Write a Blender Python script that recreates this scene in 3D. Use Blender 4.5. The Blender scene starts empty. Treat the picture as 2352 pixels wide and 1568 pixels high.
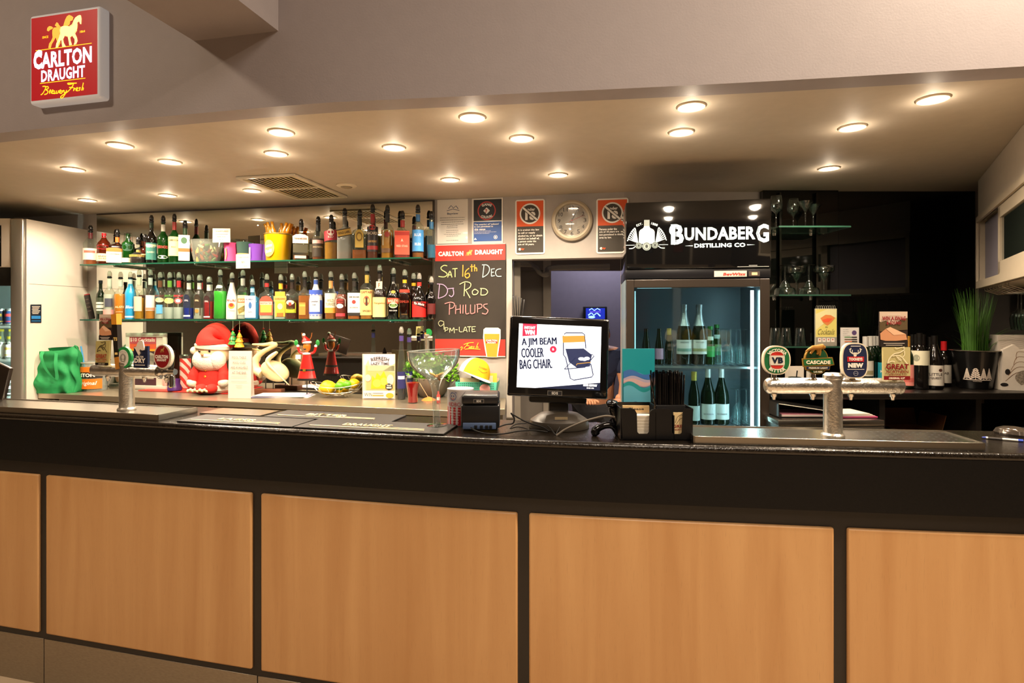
import bpy, bmesh, math, random
from mathutils import Vector, Matrix
from mathutils.geometry import tessellate_polygon
random.seed(7)
SC = bpy.context.scene
COL = SC.collection
PI = math.pi
F, EYE, HY, CX = 1300.0, 1.5, 728.0, 1176.0
# ---------------------------------------------------------------- camera, world, lights, exposure
cd = bpy.data.cameras.new('camera'); cam = bpy.data.objects.new('camera', cd); COL.objects.link(cam)
cam.location = (0, 0, EYE); cam.rotation_euler = (PI/2, 0, 0)
cd.sensor_width = 36; cd.lens = F/2352*36; cd.shift_y = -(784-HY)/2352; cd.clip_start = .02
SC.camera = cam
wd = bpy.data.worlds.new('world'); SC.world = wd; wd.use_nodes = True
wd.node_tree.nodes['Background'].inputs[0].default_value = (.9, .75, .6, 1)
wd.node_tree.nodes['Background'].inputs[1].default_value = .02
SC.view_settings.view_transform = 'Standard'; SC.view_settings.look = 'None'
SC.view_settings.exposure = 0.40; SC.view_settings.gamma = 1.0; SC.view_settings.use_curve_mapping = False
cy = SC.cycles
cy.max_bounces = 10; cy.transparent_max_bounces = 40; cy.glossy_bounces = 5; cy.diffuse_bounces = 4
cy.sample_clamp_indirect = 6; cy.caustics_reflective = False; cy.caustics_refractive = False
def light(kind, name, loc, energy, color, rot=(0, 0, 0), **kw):
    l = bpy.data.lights.new(name, kind); l.energy = energy; l.color = color
    for k, v in kw.items(): setattr(l, k, v)
    o = bpy.data.objects.new(name, l); o.location = loc; o.rotation_euler = rot; COL.objects.link(o)
    return o
WARM = (1, .81, .60)
light('AREA', 'room_lamp_and_fill', (2.2, .85, 3.9), 150, (1, .80, .58), size=.3)
light('AREA', 'room_lamp_and_fill', (-3.05, 1.0, 3.65), 34, (1, .78, .55), size=.3)
light('AREA', 'room_lamp_and_fill', (.5, -1.0, 3.9), 66, (1, .83, .66), size=1.2)  # broad general fill added over the customers' side, not a known lamp
light('AREA', 'room_lamp_and_fill', (-2.4, -1.8, 3.9), 25, (1, .83, .66), size=1.2)  # second broad fill, added behind the camera
light('AREA', 'passage_lamp_light', (.9, 5.2, 2.5), 14, (.85, .85, 1), size=.5)
LAMPS = [(276,333),(391,371),(168,388),(201,459),(385,448),(579,437),(634,352),(646,303),(905,338),(1034,412),(1085,269),
         (1198,317),(1282,401),(1588,244),(1565,303),(1958,292),(1904,386),(2143,227)]
CEIL = 2.32
def W(x, y, d): return Vector(((x-CX)*d/F, d, EYE-(y-HY)*d/F))
def WZ(x, y, z): return W(x, y, F*(EYE-z)/(y-HY))
for (x, y) in LAMPS:
    p = WZ(x, y, CEIL)
    e = 50 if x < 1300 else 32
    light('SPOT', 'downlight_beam', (p.x, p.y, CEIL-.012), e, WARM, spot_size=2.8, spot_blend=.6, shadow_soft_size=.04)
    light('POINT', 'ceiling_halo_fill', (p.x, p.y, CEIL-.05), 0.6, WARM, shadow_soft_size=.002)  # extra point light added under each downlight to brighten the ceiling around it
# ---------------------------------------------------------------- materials
def lin(h):
    h = h.lstrip('#')
    if len(h) == 3: h = ''.join(c*2 for c in h)
    c = [int(h[i:i+2], 16)/255 for i in (0, 2, 4)]
    return tuple(x/12.92 if x <= .04045 else ((x+.055)/1.055)**2.4 for x in c)+(1,)
_m = {}
def mat(col, rough=.5, metal=0, noise=0, ns=20, bump=0, bs=60, emi=0, coat=0, stretch=None, spec=.5, sub=0):
    key = (col, rough, metal, noise, ns, bump, bs, emi, coat, stretch, spec, sub)
    if key in _m: return _m[key]
    m = bpy.data.materials.new('paint_'+col.strip('#')); m.use_nodes = True; _m[key] = m
    nt = m.node_tree; b = nt.nodes['Principled BSDF']; c = lin(col)
    b.inputs['Base Color'].default_value = c; b.inputs['Roughness'].default_value = rough
    b.inputs['Metallic'].default_value = metal; b.inputs['Coat Weight'].default_value = coat
    b.inputs['Specular IOR Level'].default_value = spec
    if sub: b.inputs['Subsurface Weight'].default_value = sub; b.inputs['Subsurface Scale'].default_value = .01
    if emi:
        b.inputs['Emission Color'].default_value = c; b.inputs['Emission Strength'].default_value = emi
    if noise or bump:
        tc = nt.nodes.new('ShaderNodeTexCoord'); mp = nt.nodes.new('ShaderNodeMapping')
        mp.inputs['Scale'].default_value = stretch or (1, 1, 1)
        nt.links.new(tc.outputs['Object'], mp.inputs[0])
    if noise:
        n = nt.nodes.new('ShaderNodeTexNoise'); n.inputs['Scale'].default_value = ns; n.inputs['Detail'].default_value = 4
        nt.links.new(mp.outputs[0], n.inputs['Vector'])
        r = nt.nodes.new('ShaderNodeMapRange'); r.inputs[1].default_value = .3; r.inputs[2].default_value = .7
        r.inputs[3].default_value = 1-noise; r.inputs[4].default_value = 1+noise
        nt.links.new(n.outputs[0], r.inputs[0])
        x = nt.nodes.new('ShaderNodeMix'); x.data_type = 'RGBA'; x.blend_type = 'MULTIPLY'; x.inputs[0].default_value = 1
        x.inputs[6].default_value = c; nt.links.new(r.outputs[0], x.inputs[7]); nt.links.new(x.outputs[2], b.inputs['Base Color'])
        if metal > .5:
            r2 = nt.nodes.new('ShaderNodeMapRange'); r2.inputs[3].default_value = rough*.7; r2.inputs[4].default_value = rough*1.4
            nt.links.new(n.outputs[0], r2.inputs[0]); nt.links.new(r2.outputs[0], b.inputs['Roughness'])
    if bump:
        n = nt.nodes.new('ShaderNodeTexNoise'); n.inputs['Scale'].default_value = bs; n.inputs['Detail'].default_value = 3
        nt.links.new(mp.outputs[0], n.inputs['Vector'])
        bp = nt.nodes.new('ShaderNodeBump'); bp.inputs['Strength'].default_value = bump; bp.inputs['Distance'].default_value = .004
        nt.links.new(n.outputs[0], bp.inputs['Height']); nt.links.new(bp.outputs[0], b.inputs['Normal'])
    return m
def glass(col='#ffffff', dif=0.0, k=1.0, body=None):
    key = ('g', col, dif, k, body)
    if key in _m: return _m[key]
    m = bpy.data.materials.new('glass_'+col.strip('#')); m.use_nodes = True; _m[key] = m
    nt = m.node_tree; nt.nodes.clear(); N = nt.nodes.new; L = nt.links.new
    ge = N('ShaderNodeNewGeometry'); io = N('ShaderNodeMath'); io.operation = 'MULTIPLY_ADD'; io.inputs[1].default_value = -.8333; io.inputs[2].default_value = 1.5; L(ge.outputs['Backfacing'], io.inputs[0])
    out = N('ShaderNodeOutputMaterial'); t = N('ShaderNodeBsdfTransparent'); t.inputs[0].default_value = lin(col)
    g = N('ShaderNodeBsdfGlossy'); g.inputs['Roughness'].default_value = .03
    fr = N('ShaderNodeFresnel'); L(io.outputs[0], fr.inputs[0])
    mu = N('ShaderNodeMath'); mu.operation = 'MULTIPLY'; mu.inputs[1].default_value = k; mu.use_clamp = True
    L(fr.outputs[0], mu.inputs[0])
    src = t
    if dif:
        d = N('ShaderNodeBsdfPrincipled'); d.inputs['Base Color'].default_value = lin(body or col); d.inputs['Roughness'].default_value = .25
        mx = N('ShaderNodeMixShader'); mx.inputs[0].default_value = dif; L(t.outputs[0], mx.inputs[1]); L(d.outputs[0], mx.inputs[2]); src = mx
    m2 = N('ShaderNodeMixShader'); L(mu.outputs[0], m2.inputs[0]); L(src.outputs[0], m2.inputs[1]); L(g.outputs[0], m2.inputs[2])
    L(m2.outputs[0], out.inputs[0])
    return m
def emit(col, s=1.0):
    return mat(col, .4, emi=s)
STEEL = mat('#bdb6aa', .26, 1, bump=.03, bs=90)
BRUSH = mat('#a39c90', .35, 1, noise=.1, ns=40, stretch=(.3, 6, 6))
CHROME = mat('#d9d7d3', .12, 1)
FROSTY = mat('#dcd8d0', .3, 1, noise=.08, ns=60, bump=.3, bs=160)
BLACKP = mat('#121214', .38, noise=.05)
BLACKG = mat('#08080a', .08, coat=.5, noise=.02)
CLEAR = glass('#fafcfa', .02, 1.3, body='#e8f0ee')
CLEARK = glass('#eef6f4', k=2.2)
WOODL = mat('#c99b63', .5, noise=.1, ns=8, stretch=(1, 1, .15))
# ---------------------------------------------------------------- mesh helpers
class G:
    def __init__(s): s.v = []; s.f = []
    def add(s, vs, fs, M=None):
        o = len(s.v)
        s.v += [tuple(M @ Vector(v)) if M else tuple(v) for v in vs]
        s.f += [tuple(i+o for i in f) for f in fs]; return s
    def box(s, x0, x1, y0, y1, z0, z1, bev=0, M=None, seg=2):
        if not bev:
            v = [(x, y, z) for z in (z0, z1) for y in (y0, y1) for x in (x0, x1)]
            return s.add(v, [(0,2,3,1),(4,5,7,6),(0,1,5,4),(2,6,7,3),(0,4,6,2),(1,3,7,5)], M)
        bm = bmesh.new(); bmesh.ops.create_cube(bm, size=1)
        for v in bm.verts: v.co = ((x0+x1)/2+v.co.x*(x1-x0), (y0+y1)/2+v.co.y*(y1-y0), (z0+z1)/2+v.co.z*(z1-z0))
        bmesh.ops.bevel(bm, geom=bm.edges[:], offset=bev, segments=seg, affect='EDGES', profile=.5)
        bm.verts.index_update()
        s.add([v.co.copy() for v in bm.verts], [[v.index for v in f.verts] for f in bm.faces], M); bm.free(); return s
    def lathe(s, prof, n=24, M=None, sq=0, ry=1, c=(0, 0, 0)):
        vs, fs = [], []
        for (r, z, *q) in prof:
            p = sq if (sq and (not q or q[0])) else 0
            for i in range(n):
                a = 2*PI*i/n; k = 1
                if p: k = 1/((abs(math.cos(a))**p+abs(math.sin(a))**p)**(1/p))
                vs.append((c[0]+r*k*math.cos(a), c[1]+r*k*math.sin(a)*ry, c[2]+z))
        for j in range(len(prof)-1):
            for i in range(n):
                a, b = j*n+i, j*n+(i+1) % n
                fs.append((a, b, b+n, a+n))
        if prof[0][0] > 1e-5: fs.append(tuple(range(n-1, -1, -1)))
        if prof[-1][0] > 1e-5 : fs.append(tuple((len(prof)-1)*n+i for i in range(n)))
        return s.add(vs, fs, M)
    def open_lathe(s, prof, n=24, M=None, ry=1, c=(0, 0, 0)):
        o = len(s.f); s.lathe(prof, n, M, 0, ry, c); 
        s.f = s.f[:o]+[f for f in s.f[o:] if len(f) == 4]; return s
    def ell(s, c, r, nu=16, nv=10, M=None):
        if not hasattr(r, '__len__'): r = (r, r, r)
        vs, fs = [], []
        for j in range(nv+1):
            t = PI*j/nv
            for i in range(nu):
                a = 2*PI*i/nu
                vs.append((c[0]+r[0]*math.sin(t)*math.cos(a), c[1]+r[1]*math.sin(t)*math.sin(a), c[2]-r[2]*math.cos(t)))
        for j in range(nv):
            for i in range(nu):
                a, b = j*nu+i, j*nu+(i+1) % nu
                fs.append((a, b, b+nu, a+nu))
        return s.add(vs, fs, M)
    def tube(s, pts, r, n=8, M=None, flat=1.0, cap=True):
        pts = [Vector(p) for p in pts]; vs, fs = [], []; m = len(pts)
        up = None
        for k, p in enumerate(pts):
            t = (pts[min(k+1, m-1)]-pts[max(k-1, 0)]).normalized()
            if up is None: up = Vector((0, 0, 1)) if abs(t.z) < .9 else Vector((1, 0, 0))
            a = t.cross(up)
            if a.length < 1e-4: a = t.cross(Vector((0, 1, 0)))
            a.normalize(); b = a.cross(t).normalized(); up = b
            rr = r[k] if hasattr(r, '__len__') else r
            for i in range(n):
                q = 2*PI*i/n; vs.append(tuple(p+a*math.cos(q)*rr+b*math.sin(q)*rr*flat))
        for k in range(m-1):
            for i in range(n):
                a, b = k*n+i, k*n+(i+1) % n
                fs.append((a, b, b+n, a+n))
        if cap: fs.append(tuple(range(n-1, -1, -1))); fs.append(tuple((m-1)*n+i for i in range(n)))
        return s.add(vs, fs, M)
    def prism(s, pts, y0, y1, M=None):          # outline in x-z, thickness along y
        n = len(pts)
        tri = tessellate_polygon([[Vector((p[0], p[1], 0)) for p in pts]])
        ar = sum(pts[i][0]*pts[(i+1) % n][1]-pts[(i+1) % n][0]*pts[i][1] for i in range(n))
        vs = [(p[0], y0, p[1]) for p in pts]+[(p[0], y1, p[1]) for p in pts]; fs = []
        for t in tri:
            a, b, c = t
            q = (pts[b][0]-pts[a][0])*(pts[c][1]-pts[a][1])-(pts[c][0]-pts[a][0])*(pts[b][1]-pts[a][1])
            t = (a, b, c) if q > 0 else (a, c, b)
            fs.append(t); fs.append((t[0]+n, t[2]+n, t[1]+n))
        for i in range(n):
            j = (i+1) % n
            fs.append((i, i+n, j+n, j) if ar > 0 else (i, j, j+n, i+n))
        return s.add(vs, fs, M)
    def slab(s, pts, z0, z1):                   # outline in x-y, thickness along z
        return s.prism([(p[0], p[1]) for p in pts], 0, 1, Matrix(((1,0,0,0),(0,0,1,0),(0,z1-z0,0,z0),(0,0,0,1))))
    def build(s, name, m, parent=None, smooth=True, ang=35, bev=0, **tags):
        me = bpy.data.meshes.new(name); me.from_pydata(s.v, [], s.f); me.validate()
        bm = bmesh.new(); bm.from_mesh(me); bmesh.ops.recalc_face_normals(bm, faces=bm.faces[:]); bm.to_mesh(me); bm.free()
        if smooth:
            me.shade_smooth(); me.set_sharp_from_angle(angle=math.radians(ang))
        me.materials.append(m)
        o = bpy.data.objects.new(name, me); COL.objects.link(o)
        if parent: o.parent = parent
        if bev:
            b = o.modifiers.new('edge', 'BEVEL'); b.width = bev; b.segments = 2; b.limit_method = 'ANGLE'
        tag(o, **tags); return o
def tag(o, label=None, cat=None, group=None, kind=None, loc=None, rz=None):
    if label: o['label'] = label
    if cat: o['category'] = cat
    if group: o['group'] = group
    if kind: o['kind'] = kind
    if loc is not None: o.location = loc
    if rz is not None: o.rotation_euler.z = rz
    return o
def T(name, label, cat, loc=(0, 0, 0), rz=0, group=None, kind=None):
    o = bpy.data.objects.new(name, None); o.empty_display_size = .05; COL.objects.link(o)
    return tag(o, label, cat, group, kind, loc, rz)
def S(g, name, m, **k):
    return g.build(name, m, kind='structure', **k)
def copy_tree(o, parent=None):
    c = o.copy(); COL.objects.link(c)
    if parent: c.parent = parent
    for ch in list(o.children): copy_tree(ch, c)
    return c
# ---- flat print
_t = {}
def textgeo(s, bold=0):
    if (s, bold) in _t: return _t[s, bold]
    cu = bpy.data.curves.new('t', 'FONT'); cu.body = s; cu.size = 1; cu.resolution_u = 2; cu.fill_mode = 'FRONT'
    cu.offset = bold; cu.space_character = 1+bold*1.5
    ob = bpy.data.objects.new('t', cu); me = ob.to_mesh()
    vs = [(v.co.x, v.co.y) for v in me.vertices]; fs = [tuple(p.vertices) for p in me.polygons]
    ob.to_mesh_clear(); bpy.data.objects.remove(ob); bpy.data.curves.remove(cu)
    _t[s, bold] = (vs, fs); return vs, fs
def shape2d(items):
    V, Fc = [], []
    def put(vs, fs):
        o = len(V); V.extend(vs); Fc.extend(tuple(i+o for i in f) for f in fs)
    def poly(pts):
        tri = tessellate_polygon([[Vector((p[0], p[1], 0)) for p in pts]]); put(pts, tri)
    for it in items:
        k = it[0]
        if k == 't':                       # ('t', text, cx, cz, w, h, {opts})
            _, s, cx, cz, w, h, *r = it; o = r[0] if r else {}
            vs, fs = textgeo(s, o.get('b', .02))
            if not vs: continue
            x0 = min(v[0] for v in vs); x1 = max(v[0] for v in vs); z0 = min(v[1] for v in vs); z1 = max(v[1] for v in vs)
            sh = o.get('sh', 0); out = []
            for (x, z) in vs:
                u = ((x-x0)/(x1-x0)-.5)*w; v = ((z-z0)/(z1-z0)-.5)*h; u += v*sh
                if 'arc' in o:             # arc radius: positive curves up like a rainbow
                    R = o['arc']; a = u/R; rr = abs(R)+(v if R > 0 else -v)
                    u = rr*math.sin(abs(a))*(1 if a*R > 0 else -1); v = (rr*math.cos(a)-abs(R))*(1 if R > 0 else -1)
                ro = o.get('rot', 0)
                if ro: u, v = u*math.cos(ro)-v*math.sin(ro), u*math.sin(ro)+v*math.cos(ro)
                out.append((cx+u, cz+v))
            put(out, fs)
            for dx in o.get('d', ()): put([(u+dx*w, v) for u, v in out], fs)
        elif k == 'r':
            _, cx, cz, w, h, *r = it; ro = r[0] if r else 0; n = 10; vs = []
            for j in (-.5, .5):
                for i in range(n+1):
                    u, v = (i/n-.5)*w, j*h
                    vs.append((cx+u*math.cos(ro)-v*math.sin(ro), cz+u*math.sin(ro)+v*math.cos(ro)))
            put(vs, [(i, i+1, n+2+i, n+1+i) for i in range(n)])
        elif k == 'e':
            _, cx, cz, rx, rz, *r = it; n = 28
            put([(cx, cz)]+[(cx+rx*math.cos(2*PI*i/n), cz+rz*math.sin(2*PI*i/n)) for i in range(n)], [(0, 1+i, 1+(i+1) % n) for i in range(n)])
        elif k == 'o':
            _, cx, cz, rx, rz, th = it; n = 36
            put([(cx+(rx-q*th)*math.cos(2*PI*i/n), cz+(rz-q*th)*math.sin(2*PI*i/n)) for q in (0, 1) for i in range(n)],
                [(i, (i+1) % n, n+(i+1) % n, n+i) for i in range(n)])
        elif k == 'p': poly(it[1])
        elif k == 's':
            pts, w = it[1], it[2]; n = len(pts); vs = []
            for i in range(n):
                a, b = pts[max(i-1, 0)], pts[min(i+1, n-1)]; dx, dz = b[0]-a[0], b[1]-a[1]; l = math.hypot(dx, dz) or 1
                ww = (w[i] if hasattr(w, '__len__') else w)/2
                vs += [(pts[i][0]-dz/l*ww, pts[i][1]+dx/l*ww), (pts[i][0]+dz/l*ww, pts[i][1]-dx/l*ww)]
            put(vs, [(2*i, 2*i+1, 2*i+3, 2*i+2) for i in range(n-1)])
    return V, Fc
def decal(par, name, m, items, y=-.001, R=None, cx=0, cz=0, k=1, tf=None):
    V, Fc = shape2d(items)
    if tf: V = [tf(*v) for v in V]
    if R: vs = [(R*math.sin((u+cx)/R), -R*math.cos((u+cx)/R), v+cz) for u, v in V]
    else: vs = [(u*k+cx, y, v*k+cz) for u, v in V]
    me = bpy.data.meshes.new(name); me.from_pydata(vs, [], Fc); me.materials.append(m)
    if R: me.shade_smooth()
    o = bpy.data.objects.new(name, me); COL.objects.link(o); o.parent = par; return o
def curve(pts, n=6):                        # smooth a 2-D or 3-D polyline (Catmull-Rom)
    P = [Vector(p) for p in pts]; out = []
    for i in range(len(P)-1):
        a, b, c, d = P[max(i-1, 0)], P[i], P[i+1], P[min(i+2, len(P)-1)]
        for j in range(n):
            t = j/n; out.append(.5*((2*b)+(c-a)*t+(2*a-5*b+4*c-d)*t*t+(3*b-a-3*c+d)*t**3))
    out.append(P[-1]); return [tuple(p) for p in out]
def rrect(w, h, r, n=5, cx=0, cz=0):
    out = []
    for (sx, sz, a0) in ((1, 1, 0), (-1, 1, 90), (-1, -1, 180), (1, -1, 270)):
        for i in range(n+1):
            a = math.radians(a0+90*i/n); out.append((cx+sx*(w/2-r)+r*math.cos(a), cz+sz*(h/2-r)+r*math.sin(a)))
    return out
# ---------------------------------------------------------------- plan curves
BARP = curve([(-3.4, 2.68), (-2.6, 2.46), (-1.917, 2.29), (-.937, 2.05), (.034, 1.841), (1.001, 1.71), (1.6, 1.645), (2.5, 1.56)], 12)
BULKP = curve([(-3.6, 2.9), (-2.28, 2.52), (-.90, 2.20), (-.286, 2.114), (.80, 1.98), (1.675, 1.85), (3.2, 1.62)], 10)
def on(P, X):
    for a, b in zip(P, P[1:]):
        if a[0] <= X <= b[0]: return a[1]+(b[1]-a[1])*(X-a[0])/(b[0]-a[0])
    return P[0][1] if X < P[0][0] else P[-1][1]
def ang(P, X): return math.atan2(on(P, X+.05)-on(P, X-.05), .1)
bar_y = lambda X: on(BARP, X)
mir_y = lambda X: 3.854-.196*X
MRZ = math.atan(-.196)
def strip(P, X0, X1, o0, o1, z0, z1, n=10):   # solid that follows a plan curve; offsets are positive away from the viewer
    g = G(); vs, fs = [], []
    for i in range(n+1):
        X = X0+(X1-X0)*i/n; a = ang(P, X); nx, ny = -math.sin(a), math.cos(a)
        for (o, z) in ((o0, z0), (o1, z0), (o1, z1), (o0, z1)): vs.append((X+nx*o, on(P, X)+ny*o, z))
    for i in range(n):
        for j in range(4): fs.append((4*i+j, 4*i+(j+1) % 4, 4*i+4+(j+1) % 4, 4*i+4+j))
    fs += [(3, 2, 1, 0), (4*n, 4*n+1, 4*n+2, 4*n+3)]
    return g.add(vs, fs)
# ---------------------------------------------------------------- room shell
CEILM = mat('#bdb2a2', .65, bump=.1, bs=90, noise=.03)
WALLM = mat('#a9a19a', .7, bump=.12, bs=120, noise=.03)
BULKM = mat('#948d90', .6, bump=.1, bs=140, noise=.02)
S(G().box(-5.5, 5.5, -5, 8, -.1, 0), 'floor', mat('#b9a48a', .5, noise=.08, ns=6))
cp = [(p[0], p[1]+.05) for p in BULKP if p[1] < 3]
S(G().slab([(-3.6, 2.95)]+cp[1:]+[(3.3, 1.67), (3.3, 3.9), (-4.6, 4.8), (-5.2, 4.8), (-5.2, .6), (-3.6, .6)], CEIL, CEIL+.1), 'ceiling', CEILM, smooth=False)
S(strip(BULKP, -3.55, 3.1, -.001, .1, CEIL-.001, 4.0, 30), 'wall_front', BULKM)
S(G().box(-5.2, 4.2, -4.3, 3.2, 4.0, 4.1), 'ceiling', mat('#b5aca0', .8))
Mb = Matrix.Translation((-1.09, 2.26, 0)) @ Matrix.Rotation(-.235, 4, 'Z')
S(G().box(-.19, .19, -3.2, .02, 2.612, 3.999, M=Mb), 'beam', BULKM)
def wallseg(g, a, b, z0, z1, t=.12):
    d = Vector((b[0]-a[0], b[1]-a[1])).normalized(); n = Vector((-d.y, d.x))*t
    g.slab([a, b, (b[0]+n.x, b[1]+n.y), (a[0]+n.x, a[1]+n.y)], z0, z1)
g = G(); P0 = (-4.1, mir_y(-4.1)); P1 = (-.012, mir_y(-.012)); P2 = (.735, mir_y(.735)); P3 = (3.1, 3.71)
wallseg(g, P0, P1, 0, CEIL); wallseg(g, P1, P2, 1.893, CEIL); wallseg(g, P2, P3, 0, CEIL)
S(g, 'wall_back', WALLM, smooth=False)
S(G().box(3.06, 3.16, -4.2, 3.75, 0, 4.0), 'wall_right', mat('#3a3530', .6, noise=.05), smooth=False)
S(G().box(-5.2, -5.1, -4.2, 4.9, 0, 4.0), 'wall_left', mat('#5e5242', .7, noise=.04), smooth=False)
S(G().box(-5.2, 3.2, -4.3, -4.2, 0, 4.0), 'wall_rear', mat('#4d4438', .7, noise=.05), smooth=False)
# things on the customers' side that the mirror shows
for i, X in enumerate((-3.4, -2.3, -.6, .9)):
    S(G().box(X-.07, X+.07, -4.2, -4.16, 0, 2.9, bev=.006), 'trim_%d' % (i+1), mat('#d8d0bf', .5))
for i, (X, c) in enumerate(((-2.85, '#5a4a3a'), (-1.5, '#39424a'), (.2, '#6b2f25'))):
    t = T('framed_picture', ('brown', 'blue grey', 'red')[i]+' framed picture on the rear wall seen in the mirror', 'picture', (X, -4.17, 1.6), PI)
    G().box(-.3, .3, -.02, .02, -.4, .4, bev=.005).build('frame', mat('#201a16', .4), t)
    decal(t, 'print', mat(c, .5, noise=.4, ns=5), [('r', 0, 0, .5, .7)], y=-.022)
# passage behind the opening
g = G(); g.box(-.6, 3.3, 5.6, 5.7, 0, 2.6); g.box(-.6, -.5, 3.98, 5.6, 0, 2.6)
S(g, 'wall_passage', mat('#746c78', .8, noise=.03), smooth=False)
S(G().box(-.6, 3.3, 3.98, 5.7, 2.6, 2.7), 'ceiling', mat('#8a8480', .8))
S(G().box(1.9, 2.0, 3.86, 5.6, 0, 2.6), 'wall_passage', mat('#5d5660', .8))
jm = mat('#857d72', .6, noise=.04)
S(G().box(.015, .06, 3.99, 4.06, 0, 1.885).box(.24, .30, 4.35, 4.42, 0, 2.0), 'jamb', jm)
S(G().box(.06, .25, 4.40, 4.46, 0, 2.2), 'jamb', mat('#6e675f', .7))
S(G().box(.015, 1.2, 4.36, 4.42, 1.86, 2.05), 'lintel', mat('#5c554e', .7))
S(G().box(P1[0]-.025, P1[0]+.012, mir_y(0)-.012, mir_y(0)+.13, 0, 1.893), 'door_1_jamb', mat('#b9b2a8', .5))
# ---------------------------------------------------------------- ceiling fittings
for i, (x, y) in enumerate(LAMPS):
    p = WZ(x, y, CEIL)
    if i == 0:
        L0 = T('downlight', 'round recessed downlight in the tan bar ceiling', 'downlight', p, group='downlights in the bar ceiling')
        G().open_lathe([(.036, .003), (.040, -.006), (.052, -.006), (.054, .0), (.050, .002)], 32).build('ring', mat('#e8dcc6', .3), L0)
        G().lathe([(.0, -.0045), (.037, -.0045), (.037, -.002), (.0, -.002)], 32).build('lamp_disc', emit('#fff0d8', 22), L0)
        o = L0
    else:
        o = copy_tree(L0); o.location = p
    row = ['nearest the illuminated red sign', 'between the sign and the air vent', 'above the tall white fridge', 'beside the wall above the white fridge', 'above the upper bottle shelf end', 'touching distance from the vent corner', 'just in front of the air vent', 'in the front row over the striped vent', 'between the vent and the clock', 'above the two small posters', 'front row above the touchscreen', 'second row above the clock poster', 'close to the wall above the clock', 'front row above the black sign fridge', 'second row above the black sign fridge', 'second row above the beer tap tower', 'near the black wall above the glasses', 'front row beyond the beer tap tower']
    o['label'] = 'round lit recessed ceiling downlight '+row[i]
vc = [WZ(x, y, CEIL) for (x, y) in ((559,408),(678,400),(783,448),(682,453))]
cen = sum(vc, Vector())/4
v = T('air_vent', 'white square slatted air vent set in the bar ceiling', 'air vent', cen, -.21)
g = G()
for (a, b, c, d) in ((-.19,.19,-.31,-.285),(-.19,.19,.285,.31),(-.19,-.165,-.285,.285),(.165,.19,-.285,.285),(-.165,.165,-.012,.012)):
    g.box(a, b, c, d, -.014, -.001, bev=.003)
g.build('frame', mat('#d9cfba', .4), v)
G().box(-.17, .17, -.29, .29, -.004, -.001).build('backing', mat('#8f8468', .8), v)
for i in range(11):
    for s in (-1, 1):
        G().box(-.0142, .0142, .014, .283, -.0015, .0015, M=Matrix.Translation((-.15+i*.03, 0 if s > 0 else -.297, -.009)) @ Matrix.Rotation(.3, 4, 'Y')).build('slat', mat('#d6c9a9', .45), v)
p = WZ(796, 425, CEIL)
t = T('smoke_detector', 'small round white smoke detector on the ceiling beside the air vent', 'smoke detector', p)
G().lathe([(.062, 0), (.062, -.006), (.052, -.012), (.036, -.013), (.034, -.009)], 32).build('base', mat('#d8ccb4', .4), t)
G().lathe([(.033, -.008), (.03, -.016), (.015, -.019), (0, -.019)], 24).build('sensor_cap', mat('#9a8d76', .4), t)
# ---------------------------------------------------------------- illuminated sign on the bulkhead
d0 = 2.375
t = T('beer_sign', 'square illuminated red and white beer sign with two gold horses', 'illuminated sign', W(147, 128, d0), MRZ-.035)
hw, hh = .180, .182
bk = on(BULKP, t.location.x)
G().box(-hw-.006, hw+.006, 0, .088, -hh-.008, hh+.008, bev=.012, seg=3).build('light_box', mat('#c9c6c4', .35, emi=.22), t)
G().box(-.012, .012, .084, .10, -.05, .05).build('bracket', BLACKP, t)
G().tube([(hw+.004, .06, -.13), (hw+.018, .06, -.13)], .006).build('switch', BLACKP, t)
fz = Matrix.Identity(4)
decal(t, 'face', emit('#8e0d14', .75), [('r', 0, 0, 2*hw-.012, 2*hh-.012)], y=-.0008)
SX = lambda x: ((x-465)/560*2*hw)          # sign art, drawn from crop coordinates
SZ = lambda x, z: -((z-385+(x-465)*.125)/590*2*hh)
def art(pts): return [(SX(x), SZ(x, z)) for x, z in pts]
horse = [(607,112),(612,135),(610,172),(600,170),(592,152),(580,160),(578,185),(575,215),(560,235),(575,262),(580,285),(568,308),(548,312),(556,292),(555,272),(535,250),(520,262),(524,285),(535,312),(512,316),(508,290),(500,258),(475,252),(462,275),(468,300),(485,324),(455,328),(450,300),(448,278),(440,285),(425,302),(418,330),(400,334),(405,305),(420,278),(430,258),(436,235),(434,210),(440,195),(455,186),(480,183),(510,186),(535,172),(545,150),(560,128),(580,115),(595,110)]
horse2 = [(545,125),(530,115),(510,108),(492,118),(478,140),(468,165),(462,184),(440,190),(410,192),(385,195),(372,212),(371,235),(374,262),(362,285),(345,305),(338,335),(358,338),(368,308),(385,285),(400,262),(410,290),(408,318),(418,332),(440,300),(430,240),(440,200),(470,188),(500,184),(515,172),(520,150),(538,146)]
tail = [(371,205),(355,210),(340,222),(326,215),(330,198),(345,185),(362,186),(380,196)]
mane = [(410,192),(392,180),(400,168),(408,158),(420,165),(428,178),(440,188)]
decal(t, 'horse_emblem', emit('#e0a83c', .8), [('p', art(horse2)), ('p', art(tail)), ('p', art(mane))], y=-.0016)
decal(t, 'horse_emblem', emit('#ffdf90', 1.0), [('p', art(horse))], y=-.0022)
decal(t, 'horse_shading', emit('#b8801c', .7), [('s', art(curve([(545,150),(540,175),(510,190)], 5)), .0015), ('s', art(curve([(578,160),(583,190),(570,215),(556,232)], 5)), .0015), ('s', art([(440,196),(438,225),(446,250)]), .0012), ('s', art([(475,250),(500,256)]), .0012), ('s', art([(520,262),(548,250)]), .0012)], y=-.0026)
rot = -.0
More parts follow.
